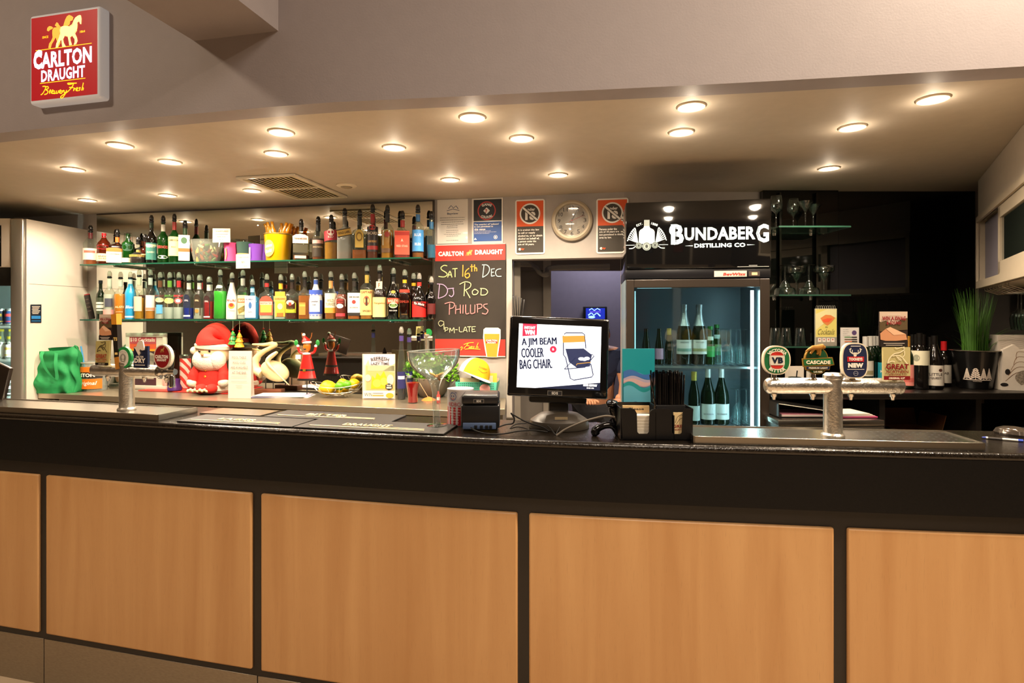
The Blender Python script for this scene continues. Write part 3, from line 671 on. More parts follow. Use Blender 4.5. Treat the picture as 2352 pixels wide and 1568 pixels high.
G().box(-.02, .27, 0, .16, 0, .004, M=Matrix.Translation((-.02, 0, .065)) @ Matrix.Rotation(.14, 4, 'Y')).build('cover', mat('#1d1c1b', .2, coat=.5), t)
G().box(-.042, -.038, 0, .16, .004, .068).build('spine', mat('#2a2927', .2, coat=.5), t)
G().box(-.038, .27, 0, .16, 0, .004).build('cover', mat('#1d1c1b', .2), t)
G().tube([(-.04, -.001, .068), (.25, -.001, .026)], .0022, 6).build('edge_trim', mat('#d6cfbf', .3), t)
for i in range(3):
    G().box(-.02, .25-.01*i, .01, .15, .0045+.004*i, .008+.004*i, M=Matrix.Rotation(.0, 4, 'Z')).build('papers', mat(('#e7cfc4', '#e9e0d6', '#d98a9a')[i], .7), t)
t = T('paper_stack', 'stack of white and pink papers on the undercounter fridge', 'papers', (1.70, 2.80, 1.003))
for i, c in enumerate(('#d84a80', '#d9a0ac', '#ece0d0', '#e7d8c6')):
    G().box(-.07, .11-.012*i, .0, .15, .005*i, .005*i+.0045, M=Matrix.Rotation(.02*i, 4, 'Z')).build('sheet', mat(c, .7), t)
t = T('cardboard_box', 'open brown cardboard box on the low shelf under the black counter', 'box', A(2120, 3.22, .732))
w = .112
g = G().box(-w, w, 0, .005, 0, .12).box(-w, w, .2, .205, 0, .12).box(-w, -w+.005, 0, .205, 0, .12).box(w-.005, w, 0, .205, 0, .12).box(-w, w, 0, .205, 0, .004); g.build('carton', mat('#a3703f', .8, noise=.08), t)
G().box(-w, w, 0, .004, 0, .10, M=Matrix.Translation((0, .205, .12)) @ Matrix.Rotation(-.25, 4, 'X')).build('flap', mat('#8a5c34', .8), t)
G().box(0, .004, 0, .2, 0, .09, M=Matrix.Translation((w-.004, 0, .12)) @ Matrix.Rotation(.25, 4, 'Y')).build('flap', mat('#8a5c34', .8), t)
t = T('power_point', 'white double power point with a grey plug under the black counter', 'power socket', A(2226, 3.6, .84))
G().box(-.066, .066, -.008, -.001, -.036, .036, bev=.003).build('plate', mat('#d9d4cc', .4), t)
G().box(-.02, .0, -.03, -.008, -.016, .006, bev=.003).build('plug', BLACKP, t)
G().tube(curve([(-.01, -.03, -.01), (.01, -.05, .01), (.05, -.05, -.02), (.12, -.03, -.08)], 5), .005).build('cord', BLACKP, t)
t = T('power_point', 'white power point partly hidden by a counter support', 'power socket', A(2181, 3.6, .84))
G().box(-.03, .012, -.008, -.001, -.036, .036, bev=.003).build('plate', mat('#bdb8b2', .4), t)
t = T('cable_duct', 'pale horizontal cable duct under the black counter', 'cable duct', A(2214, 3.6, .975))
G().box(-.105, .105, -.03, -.001, -.02, .02, bev=.003).build('duct', mat('#6d655c', .5), t)
# ---------------------------------------------------------------- black display fridge with sign header
t = FR = T('drinks_fridge', 'tall black glass door fridge with a white lettered header sign', 'fridge', (.965, 2.95, 0), -math.radians(8))
FB = mat('#0d0d0f', .22, coat=.4)
G().box(-.366, .364, -.01, .5, 1.752, 2.105, bev=.006).build('sign_header', mat('#0a0a0b', .06, coat=.6), t)
G().box(-.366, .364, .0, .5, 1.702, 1.752, bev=.003).build('control_strip', mat('#101014', .3), t)
for (a, b2, c, d, e, f_) in ((-.364,-.335,.05,.5,.06,1.70), (.335,.362,.05,.5,.06,1.70), (-.335,.335,.48,.5,.06,1.70), (-.335,.335,.05,.48,1.675,1.70), (-.335,.335,.05,.48,.06,.16)):
    G().box(a, b2, c, d, e, f_).build('side_panel', mat('#6c7c84', .35), t)
g = G().box(-.362, -.322, .0, .045, .12, 1.698).box(.312, .360, .0, .045, .12, 1.698).box(-.322, .312, .0, .045, 1.655, 1.698).box(-.322, .312, .0, .045, .12, .20)
dr = g.build('door_frame', mat('#2a221b', .35, coat=.2), t, smooth=False, bev=.003)
G().box(-.322, .312, .02, .024, .20, 1.655).build('door_glass', glass('#d5e4e6', .0, 1.2), t)
G().box(.285, .297, .06, .075, .2, 1.64).build('light_tube', emit('#d8f2f5', 26), t)
G().box(-.315, -.309, .06, .068, .2, 1.64).build('light_tube', emit('#bfeef2', 1.2), t)
G().box(-.30, -.12, .07, .08, 1.655, 1.66).build('light_tube', emit('#bfeef2', 1.5), t)
G().box(-.33, .33, .1, .47, .16, .175).build('floor_tray', mat('#6f8fd0', .3), t)
def wires(z):
    sh = G().box(-.33, .33, .085, .092, z-.012, z-.001).build('wire_shelf', mat('#c8d4d8', .3, .7), t)
    for i in range(16): G().tube([(-.32+i*.0427, .085, z-.004), (-.32+i*.0427, .47, z-.004)], .0022, 5).build('shelf_wire', mat('#c8d4d8', .3, .7), sh)
ZA, ZB = 1.238, .908
wires(ZA); wires(ZB)
f = Flat(t, 1606, 728, 440, -.010); f.yc = 728; base = FR
def ff(name, m, items, y):
    m = m if not isinstance(m, str) else mat(m, .5)
    V = PX(items, 1606, 728, 440); return decal(t, name, m, V, y=y, cz=1.5)
C1 = lambda x, y: (1440+x/6.918, 460+y/6.918)
WL = emit('#dff0ee', .75)
def c1(pts): return [C1(x, y) for x, y in pts]
def tt(s_, x, y, w, h, **k): X, Y = C1(x, y); return ('t', s_, X, Y, w/6.918, h/6.918, k)
ff('lettering', WL, [tt('B', 840, 540, 200, 320, b=.04), tt('UNDABER', 1485, 540, 1070, 205, b=.035), tt('G', 2125, 548, 190, 290, b=.035), tt('DISTILLING CO', 1485, 725, 770, 66, b=.04), ('p', c1([(955,725),(1075,718),(1075,732)])), ('p', c1([(2015,725),(1895,718),(1895,732)])), ('s', c1([(800,700),(760,690),(770,420),(830,400)]), 2.0), ('s', curve(c1([(800,390),(740,420),(725,490),(750,540)]), 5), 3.2)], -.0112)
ff('lettering', '#0a0a0b', [('r', *C1(815, 545), 1.6, 36), ('s', curve(c1([(2070,450),(2050,540),(2075,640)]), 4), 1.2)], -.0118)
ff('bottle_emblem', emit('#fffbe0', 1.15), [('p', c1([(325,400),(405,400),(415,430),(470,460),(485,490),(490,680),(240,680),(245,490),(262,460),(310,430)]))], -.0112)
ff('bottle_emblem', '#8d9896', [('p', c1([(322,300),(408,300),(410,400),(320,400)]))], -.0114)
lv = []
for sgn in (-1, 1):
    for i in range(7):
        a = .25+i*.17; bx, by = 365+sgn*150, 660
        tx, ty = 365+sgn*(150+math.sin(a)*140), 660-math.cos(a)*(240-10*i)
        lv.append(('s', curve(c1([(bx-sgn*10, by), ((bx+tx)/2-sgn*6, (by+ty)/2), (tx, ty), (tx+sgn*22, ty+26)]), 3), [2.6]*9+[.4] if False else 2.2))
    lv.append(('s', c1([(365+sgn*190, 700), (365+sgn*330, 700)]), 1.2)); lv.append(('s', curve(c1([(365+sgn*180, 720), (365+sgn*220, 750), (365+sgn*280, 755)]), 3), 2))
ff('sugar_cane_emblem', emit('#b8c6c2', .5), lv, -.0112)
ff('lettering', emit('#b8c6c2', .6), [tt('EST.', 248, 372, 100, 36, rot=.35, b=.02), tt('1888', 485, 372, 105, 40, rot=-.35, b=.03)], -.0112)
ff('medal_emblem', '#7f8c8a', [('e', *C1(238, 708), 7.5, 7.5), ('e', *C1(492, 705), 7.5, 7.5)], -.0118); ff('medal_emblem', '#93a09e', [('e', *C1(362, 722), 9.8, 9.8)], -.0122)
ff('medal_emblem', '#2c3332', [('o', *C1(238, 708), 6, 6, .8), ('o', *C1(492, 705), 6, 6, .8), ('o', *C1(362, 722), 8, 8, .9), ('e', *C1(362, 722), 3, 4), ('e', *C1(238, 708), 2.2, 3), ('e', *C1(492, 705), 2.2, 3)], -.0126)
ff('lettering', '#a9aca8', [('r', *C1(1985, 1047), 18, 1.2), ('r', *C1(1985, 1066), 68, 1.1)], -.0112)
ff('maker_plate', '#cfc4b4', [('r', *C1(1653, 1172), 71, 13.5)], -.0015); ff('lettering', '#c33a30', [tt('BevWizz', 1715, 1180, 340, 48, b=.06, sh=.2)], -.002)
ff('indicator', '#40352e', [('r', *C1(2010, 1175), 24, 11)], -.0015); ff('indicator', emit('#e8a878', .6), [('r', *C1(2015, 1175), 12, 6)], -.002)
# ---------------------------------------------------------------- white cool cabinet at the far end
t = T('white_fridge', 'tall white glass door drinks fridge at the far end of the bar', 'fridge', (-3.44, 4.01, 0))
WH = mat('#e6ddcf', .22, coat=.4, noise=.01)
sd = .52
Ms = Matrix.Rotation(-.10, 4, 'Z')
G().box(-.045, .0, .0, sd, .05, 2.195, M=Ms).build('side_panel', WH, t)
G().box(-.0445, .0008, .02, sd, 1.735, 1.738, M=Ms).build('panel_seam', mat('#8d857a', .5), t)
G().box(-.088, -.0, -.035, .0, .05, 2.195, bev=.012, seg=3).build('corner_post', mat('#c2bdb4', .25, .7), t)
G().box(-1.2, -.09, -.03, .0, 1.85, 2.195, bev=.005).build('header', WH, t)
G().box(-1.2, -.09, -.028, .0, 1.72, 1.85, bev=.004).build('black_trim', mat('#141311', .3), t)
G().box(-1.2, -.045, sd-.02, sd, .05, 2.15).box(-1.2, -.045, 0, sd, 2.15, 2.195).build('cabinet', mat('#ced8d6', .4), t)
G().box(-1.2, -.09, -.02, -.016, .1, 1.72).build('door_glass', glass('#eef8f8'), t)
G().box(-.075, -.065, .02, .035, .2, 1.7).build('light_tube', emit('#e8fff8', 110), t)
decal(t, 'header_print', mat('#0f0f10', .3), [('r', -.27, 2.0, .24, .29)], y=-.0315)
decal(t, 'header_print', mat('#a8cf2a', .4), [('s', curve([(-.19, 2.12), (-.165, 2.07), (-.18, 2.0), (-.21, 1.95), (-.22, 1.9)], 4), .014)], y=-.032)
decal(t, 'header_print', mat('#e8e8e4', .4), [('o', -.175, 2.06, .018, .02, .006), ('o', -.172, 2.03, .015, .016, .005)], y=-.0325)
zz = (1.438, 1.198, .92)
for z in zz: G().box(-1.15, -.05, .03, sd-.03, z-.016, z).build('wire_shelf', mat('#e8ecea', .4), t)
CAN = G().lathe([(.0, .0), (.024, 0), (.0295, .007), (.0305, .015), (.0305, .105), (.027, .118), (.025, .122), (.024, .119), (0, .118)], 20)
cols = {0: ['#bcd832', '#1c2c4c', '#1c2c4c', '#bcd832'], 1: ['#e6ded8', '#f2efe6', '#f2efe6', '#d8563c'], 2: ['#d8c8b0', '#2b2622', '#2b2622', '#e08a3c']}
for r_ in range(3):
    for i in range(7):
        X = -.115-i*.068; c = cols[r_][(0, 1, 1, 0, 3, 2, 2)[i] if r_ == 0 else (1, 1, 0, 3, 2, 2, 0)[i]]
        lab = ('lime green', 'dark blue')[(0, 1, 1, 0, 3, 2, 2)[i] in (1, 2)] if r_ == 0 else ('white' if r_ == 1 else 'pale and dark')
        if r_ == 2 and i % 2 == 0: c = '#2b2622'
        q = T('drink_can', '%s can on the %s white fridge shelf, %s from the corner post' % (lab, ('upper', 'middle', 'lower')[r_], ORD[i]), 'can', (-3.44+X, 4.01+.075, zz[r_]+.001), group='cans in the white fridge')
        CAN.build('can_body', mat('#c8c8c4', .25, .9), q)
        decal(q, 'wrap', mat(c, .3), [('r', 0, .06, .094, .088)], R=.0309)
        decal(q, 'wrap_band', mat(('#e8e8e4', '#b03030', '#e0b050')[(r_+i) % 3], .3), [('r', 0, .075, .06, .02), ('r', 0, .03, .08, .008)], R=.0313)
for i in range(5):
    q = T('small_bottle', 'small yellow labelled bottle behind the white cans, %s from the fridge corner post' % ORD[i], 'bottle', (-3.57-i*.066, 4.01+.17, zz[1]+.001), group='small bottles in the white fridge')
    G().lathe([(0, 0), (.026, 0), (.028, .006), (.028, .11), (.022, .135), (.012, .16), (.0115, .205), (0, .205)], 18).build('glass_body', glass('#cfd2b8', .3), q)
    G().lathe([(.0135, .195), (.0135, .212), (0, .213)], 14).build('cap', mat('#d8b82a', .4), q)
    decal(q, 'bottle_label', mat('#d8b830', .5), [('r', 0, .15, .03, .02)], R=.0235)
p = W(81.5, 719, 3.96); t = T('fridge_sticker', 'dark blue notice sticker on the side of the white fridge', 'sticker', (-3.44, 4.01, 0), -.10)
def side_px(x, y):                       # a point on the fridge's side panel
    k = (x-CX)/F; a = math.tan(.10); Y = (-3.44-a*4.01)/(k-a) if False else (3.44-0.1003*-0+0)/(-k) ; return Y
# side plane: X = -3.44+(Y-4.01)*tan(.10)
def sp(x, y):
    k = (x-CX)/F; tn = math.tan(.10); Y = (-3.44-4.01*tn)/(k-tn); return (Y-4.01)/math.cos(.10), 1.5-(y-728)*Y/F
def spoly(x0, y0, x1, y1): return [sp(x0, y0), sp(x1, y0), sp(x1, y1), sp(x0, y1)]
t.location = (-3.44+.003, 4.01, 0)
def sdec(name, c, pl, e):
    vs, fs = [], []
    for q in pl:
        o = len(vs); vs += [(e, a, b2) for a, b2 in q]; fs.append(tuple(range(o, o+4)))
    me = bpy.data.meshes.new(name); me.from_pydata(vs, [], fs); me.materials.append(mat(c, .3)); o = bpy.data.objects.new(name, me); COL.objects.link(o); o.parent = t
sdec('sticker_sheet', '#16202e', [spoly(69, 699, 94, 741)], .0006)
sdec('text', '#d8c8b8', [spoly(72+i % 2, 703+i*3.2, 91-2*(i % 3), 704.6+i*3.2) for i in range(6)], .0012)
sdec('text', '#2f7fc0', [spoly(71, 725, 92, 732), spoly(71, 736, 92, 737.5)], .0012)
# ---------------------------------------------------------------- wall cabinet at the near end and its hanging rack
CABM = mat('#bdb09a', .5, noise=.03)
def cab(d): return 2.80+.63*(d-3.4)
t = T('wall_cabinet', 'cream wall cabinet with sliding glass door above the hanging glasses', 'cabinet', (2.80, 3.4, 0), math.atan2(-1, -.63))
L = 1.9     # local x runs along the face towards the viewer; local y goes into the cabinet ... the body sits on +y
def lx(d): return (3.4-d)*math.hypot(1, .63)
g = G().box(0, L, .02, .40, 1.67, 1.69).box(0, L, .02, .40, 2.075, 2.095).box(0, .02, .0, .40, 1.67, 2.095).box(0, L, .37, .40, 1.67, 2.095).box(L-.02, L, 0, .40, 1.67, 2.095)
g.build('carcass', CABM, t)
G().box(0, .025, -.012, .0, 1.67, 2.095).box(0, L, -.012, 0, 1.67, 1.712).box(0, L, -.012, 0, 2.062, 2.095).build('face_frame', CABM, t)
G().box(.02, lx(2.88), .03, .04, 1.712, 2.062).build('inner_panel', mat('#8b8590', .6), t)
x0, x1 = lx(2.88), lx(2.88)+.85
dd_ = G().box(x0, x0+.05, .0, .02, 1.714, 2.06).box(x1-.05, x1, .0, .02, 1.714, 2.06).box(x0, x1, .0, .02, 1.714, 1.78).box(x0, x1, .0, .02, 2.0, 2.06).build('door', CABM, t)
G().box(x0+.05, x1-.05, .008, .012, 1.78, 2.0).build('door_glass', glass('#5f6b60', .35, 1.6), dd_)
G().box(0, L, .0, .4, 2.095, 2.318).build('cornice', CEILM, t)
t2 = T('glass_rack', 'chrome wire stemware rack under the cream wall cabinet', 'rack', t.location, t.rotation_euler.z)
for i in range(9):
    x = .08+i*.085
    G().tube([(x, .02, 1.668), (x, .02, 1.655), (x+.0, .08, 1.63), (x+.0, .33, 1.63)], .0028, 6).build('rack_wire', CHROME, t2)
import itertools
Mw = Matrix.Translation((2.80, 3.4, 0)) @ Matrix.Rotation(t.rotation_euler.z, 4, 'Z')
i = 0
names = ['by the plant', 'second from the plant', 'third from the plant', 'fourth from the plant', 'fifth from the plant', 'sixth from the plant', 'seventh from the plant']
for i in range(7):
    for r_ in range(1):
        q = Mw @ Vector((.125+i*.085, .16+.11*r_, 0))
        o = stem('wine', Vector((q.x, q.y, 1.634-.205)), 'wine glass hanging upside down under the wall cabinet, %s' % names[i], 'hanging wine glasses under the wall cabinet', True)
# ---------------------------------------------------------------- person in the passage
t = T('person', 'person in a navy short sleeved shirt bending in the passage behind the touchscreen', 'person', W(1370, 728, 4.35)-Vector((0, 0, 1.5)))
def skin_body(name, m, chains, parent, sub=2):
    me = bpy.data.meshes.new(name); vs, es, rs = [], [], []
    for ch_ in chains:
        prev = None
        for (x, y, z, r) in ch_:
            idx = next((i for i, v in enumerate(vs) if (Vector(v)-Vector((x, y, z))).length < 1e-4), None)
            if idx is None: vs.append((x, y, z)); rs.append(r); idx = len(vs)-1
            if prev is not None: es.append((prev, idx))
            prev = idx
    me.from_pydata(vs, es, []); o = bpy.data.objects.new(name, me); COL.objects.link(o); o.parent = parent
    sk = o.modifiers.new('skin', 'SKIN'); me.skin_vertices or None
    for i, r in enumerate(rs): me.skin_vertices[0].data[i].radius = r if hasattr(r, '__len__') else (r, r)
    me.skin_vertices[0].data[0].use_root = True
    ss = o.modifiers.new('s', 'SUBSURF'); ss.levels = ss.render_levels = sub
    me.materials.append(m); return o
SK = mat('#c98f6c', .5, sub=.1)
body = [[(0, .1, .85, (.15, .11)), (0, .02, 1.05, (.14, .10)), (0, -.06, 1.2, (.16, .10)), (0, -.1, 1.27, (.055, .055)), (0, -.14, 1.33, (.05, .05))],
        [(0, .1, .85, (.15, .11)), (.09, .12, .78, .08), (.10, .06, .42, .055), (.10, .12, .08, .04), (.10, .0, .03, .035)],
        [(0, .1, .85, (.15, .11)), (-.09, .12, .78, .08), (-.10, .04, .42, .055), (-.10, .12, .08, .04), (-.10, .0, .03, .035)]]
skin_body('body', SK, body+[[(0, -.06, 1.2, (.16, .10)), (.16, -.06, 1.22, .055), (.20, -.08, 1.0, .042), (.14, -.28, .93, .03), (.10, -.34, .92, .03)], [(0, -.06, 1.2, (.16, .10)), (-.16, -.06, 1.22, .055), (-.20, -.08, 1.0, .042), (-.14, -.28, .93, .03), (-.10, -.34, .92, .03)]], t)
SH = mat('#17223f', .8)
skin_body('shirt', SH, [[(0, .1, .86, (.165, .125)), (0, .02, 1.05, (.155, .115)), (0, -.06, 1.2, (.172, .112)), (0, -.09, 1.25, (.075, .07))], [(0, -.06, 1.2, (.172, .112)), (.165, -.06, 1.215, .066), (.195, -.075, 1.06, .06)], [(0, -.06, 1.2, (.172, .112)), (-.165, -.06, 1.215, .066), (-.195, -.075, 1.06, .06)]], t)
skin_body('trousers', mat('#16161a', .8), [[(0, .1, .86, (.16, .12)), (.095, .12, .78, .09), (.10, .06, .42, .066), (.10, .12, .1, .055)], [(0, .1, .86, (.16, .12)), (-.095, .12, .78, .09), (-.10, .04, .42, .066), (-.10, .12, .1, .055)]], t)
hd = G().ell((0, -.17, 1.375), (.068, .085, .095), 20, 14); hd.ell((0, -.255, 1.355), (.012, .014, .02), 10, 8); hd.ell((.068, -.16, 1.37), (.01, .018, .028), 8, 8); hd.ell((-.068, -.16, 1.37), (.01, .018, .028), 8, 8)
hd.build('head', SK, t)
G().ell((0, -.155, 1.395), (.073, .088, .09), 20, 14).build('hair', mat('#2a1c12', .7, noise=.3), t)
G().ell((.025, -.248, 1.375), (.01, .006, .006), 8, 6).ell((-.025, -.248, 1.375), (.01, .006, .006), 8, 6).build('eyes', mat('#221a16', .3), t)
G().ell((0, -.25, 1.322), (.022, .006, .005), 8, 6).build('mouth', mat('#a05548', .5), t)
for sgn in (-1, 1):
    hx = sgn*.10
    g = G().ell((hx, -.365, .915), (.035, .045, .014), 12, 8)
    for k in range(4): g.tube([(hx-.026+k*.017, -.40, .915), (hx-.028+k*.018, -.43, .912), (hx-.028+k*.018, -.452-.004*(k in (1, 2)), .90)], [.008, .0075, .006], 8)
    g.tube([(hx-sgn*.03, -.36, .915), (hx-sgn*.052, -.38, .91), (hx-sgn*.058, -.405, .902)], [.009, .008, .006], 8)
    g.build('hand', SK, t)
# ---------------------------------------------------------------- bottles
ST = {
 'std':   [(0,.85),(.015,1),(.60,1),(.66,.9),(.71,.5),(.76,.12),(.80,0),(1,0)],
 'tall':  [(0,.85),(.015,1),(.66,1),(.71,.88),(.75,.4),(.80,.05),(1,0)],
 'slope': [(0,.85),(.02,1),(.48,1),(.58,.86),(.70,.45),(.80,.14),(.88,0),(1,0)],
 'round': [(0,.7),(.03,.9),(.18,1.0),(.36,.96),(.48,.66),(.56,.3),(.63,.06),(.7,0),(1,0)],
 'squat': [(0,.6),(.04,.85),(.18,1.0),(.34,1.0),(.5,.75),(.58,.3),(.64,.1),(.72,0),(1,0)],
 'bell':  [(0,.92),(.02,1),(.3,.97),(.52,.93),(.64,1),(.72,.72),(.80,.28),(.88,.02),(1,0)],
 'cone':  [(0,.9),(.02,1),(.42,.96),(.6,.72),(.75,.36),(.86,.1),(.92,0),(1,0)],
 'sqr':   [(0,.9),(.015,1),(.60,1),(.66,.85),(.70,.4),(.74,.08),(.78,0),(1,0)],
 'wine':  [(0,.8),(.012,1),(.58,1),(.65,.85),(.71,.4),(.76,.1),(.8,0),(1,0)],
 'champ': [(0,.8),(.015,1),(.46,1),(.58,.82),(.72,.36),(.84,.08),(.95,0),(1,0)]}
GLS = {'C': glass('#f0f6f0', .02), 'G': glass('#2f7a2a', .25, body='#1f6a20'), 'DG': glass('#14361a', .5, body='#0b2410'), 'D': mat('#0c0908', .08, coat=.5),
       'A': glass('#8a3a10', .35, body='#6a2408'), 'BR': glass('#3a1508', .5, body='#240d06'), 'F': glass('#dfe6e2', .35, body='#e4e8e2'), 'B': glass('#8fd4ee', .2, body='#5ab8e0'),
       'V': glass('#35502a', .4, body='#1c3018')}
def gl(c): return GLS[c] if c in GLS else mat(c, .15, coat=.4)
PD = glass('#4a4848', .55, 1.5, body='#2c2a2a'); PC = glass('#eceae4', .35, 1.6, body='#d0ccc2')
def bottle(p, r, h, style, gc, liq=None, pour='c', neck=None, labels=(), texts=(), name='spirit_bottle', label='', group='', rn=.0135, sq=0, cap=None, rz=0):
    t = T(name, label, 'bottle', p, rz or -.7*math.atan2(p[0], p[1]), group)
    sq = sq or (6 if style == 'sqr' else 0)
    P = [(rn+(r-rn)*f, z*h, f > .3) for z, f in ST[style]]
    G().lathe(P, 28, sq=sq).build('glass_body', gl(gc), t, ang=60)
    if liq:
        c, fl = liq; fl *= h; Q_ = [(0, .004)]; last = None
        for (rr, z, q) in P:
            if z >= fl:
                k = (fl-last[1])/(z-last[1]) if z > last[1] else 0
                Q_.append(((last[0]+(rr-last[0])*k)*.93, fl, q)); break
            Q_.append((rr*.93, max(z, .004), q)); last = (rr, z)
        Q_.append((0, fl, False))
        G().lathe(Q_, 24, sq=sq).build('liquid', glass(c, .62, .3, body=c), t, ang=60)
    if neck:
        if isinstance(neck, str): neck = (neck, .80, .97)
        c, a, b = neck
        G().open_lathe([(rn+.0012, a*h), (rn+.0014, b*h)], 16).build('neck_band', mat(c, .4), t)
    if pour in ('c', 'd'):
        G().lathe([(rn*.9, h-.004), (rn+.0025, h-.002), (rn+.003, h+.006), (rn-.001, h+.012), (0, h+.013)], 16).build('pourer_collar', BLACKP, t)
        G().lathe([(rn-.001, h+.010), (rn+.003, h+.016), (rn+.002, h+.035), (rn-.005, h+.052), (0, h+.053)], 16, ry=.8).build('pourer_cap', PD if pour == 'd' else PC, t)
    elif pour == 'k':
        G().lathe([(rn+.002, h*.93), (rn+.002, h+.004), (0, h+.005)], 18).build('cap', mat(cap or '#222222', .35), t)
    elif pour == 's':
        G().lathe([(rn+.0015, h*.80), (rn+.0015, h+.001), (0, h+.002)], 18).build('foil_cap', mat(cap or '#222222', .35, .3), t)
    R = r+.0007
    fl_ = dict(y=-r-.0007) if sq else dict(R=R)
    def put(nm, m, items, i):
        if sq: decal(t, nm, m, items, y=-r-.0007-.0004*i)
        else: decal(t, nm, m, items, R=R+.0004*i)
    for i, lb in enumerate(labels):
        k, zc, hf, wf, c = lb[:5]; xo = (lb[5] if len(lb) > 5 else 0)*r; wx = wf*2*r*(1 if sq else 1.15)
        if sq: wx = min(wx, 1.9*r)
        ro = lb[6] if len(lb) > 6 else 0
        it = {'r': ('r', xo, zc*h, wx, hf*h, ro), 'e': ('e', xo, zc*h, wx/2, hf*h/2), 'p': ('p', [(xo+a*wx/2, (zc+b*hf/2)*h) for a, b in ((-1,-1),(1,-1),(1,.5),(.6,.9),(0,1),(-.6,.9),(-1,.5))]),
              'o': ('o', xo, zc*h, wx/2, hf*h/2, .003)}[k]
        put('bottle_label', mat(c, .45), [it], i)
    for i, tx in enumerate(texts):
        s_, zc, hf, wf, c = tx[:5]; o = tx[5] if len(tx) > 5 else {}
        o = dict(o); xo = o.pop('x', 0)*r
        put('lettering', mat(c, .5), [('t', s_, xo, zc*h, wf*2*r, hf*h, o)], len(labels)+1+i)
    return t
def shelfpos(x, off): d = (3.854-off)/(1+.196*(x-CX)/F); return W(x, 728, d), F/d
def row(zs, off, group, rows, shelfname):
    for (x, top, w, style, gc, liq, pour, neck, labels, texts, lab, *ex) in rows:
        ex = ex[0] if ex else {}
        o2 = ex.pop('off', off); p, s = shelfpos(x, o2); ztop = 1.5-(top-728)/s
        h = ztop-zs-(.05 if pour in ('c', 'd') else .004)
        p.z = zs+.001
        bottle(p, w/2/s, h, style, gc, liq, pour, neck, labels, texts, label=lab+' on the '+shelfname, group=group, **ex)
I = dict(sh=.3)
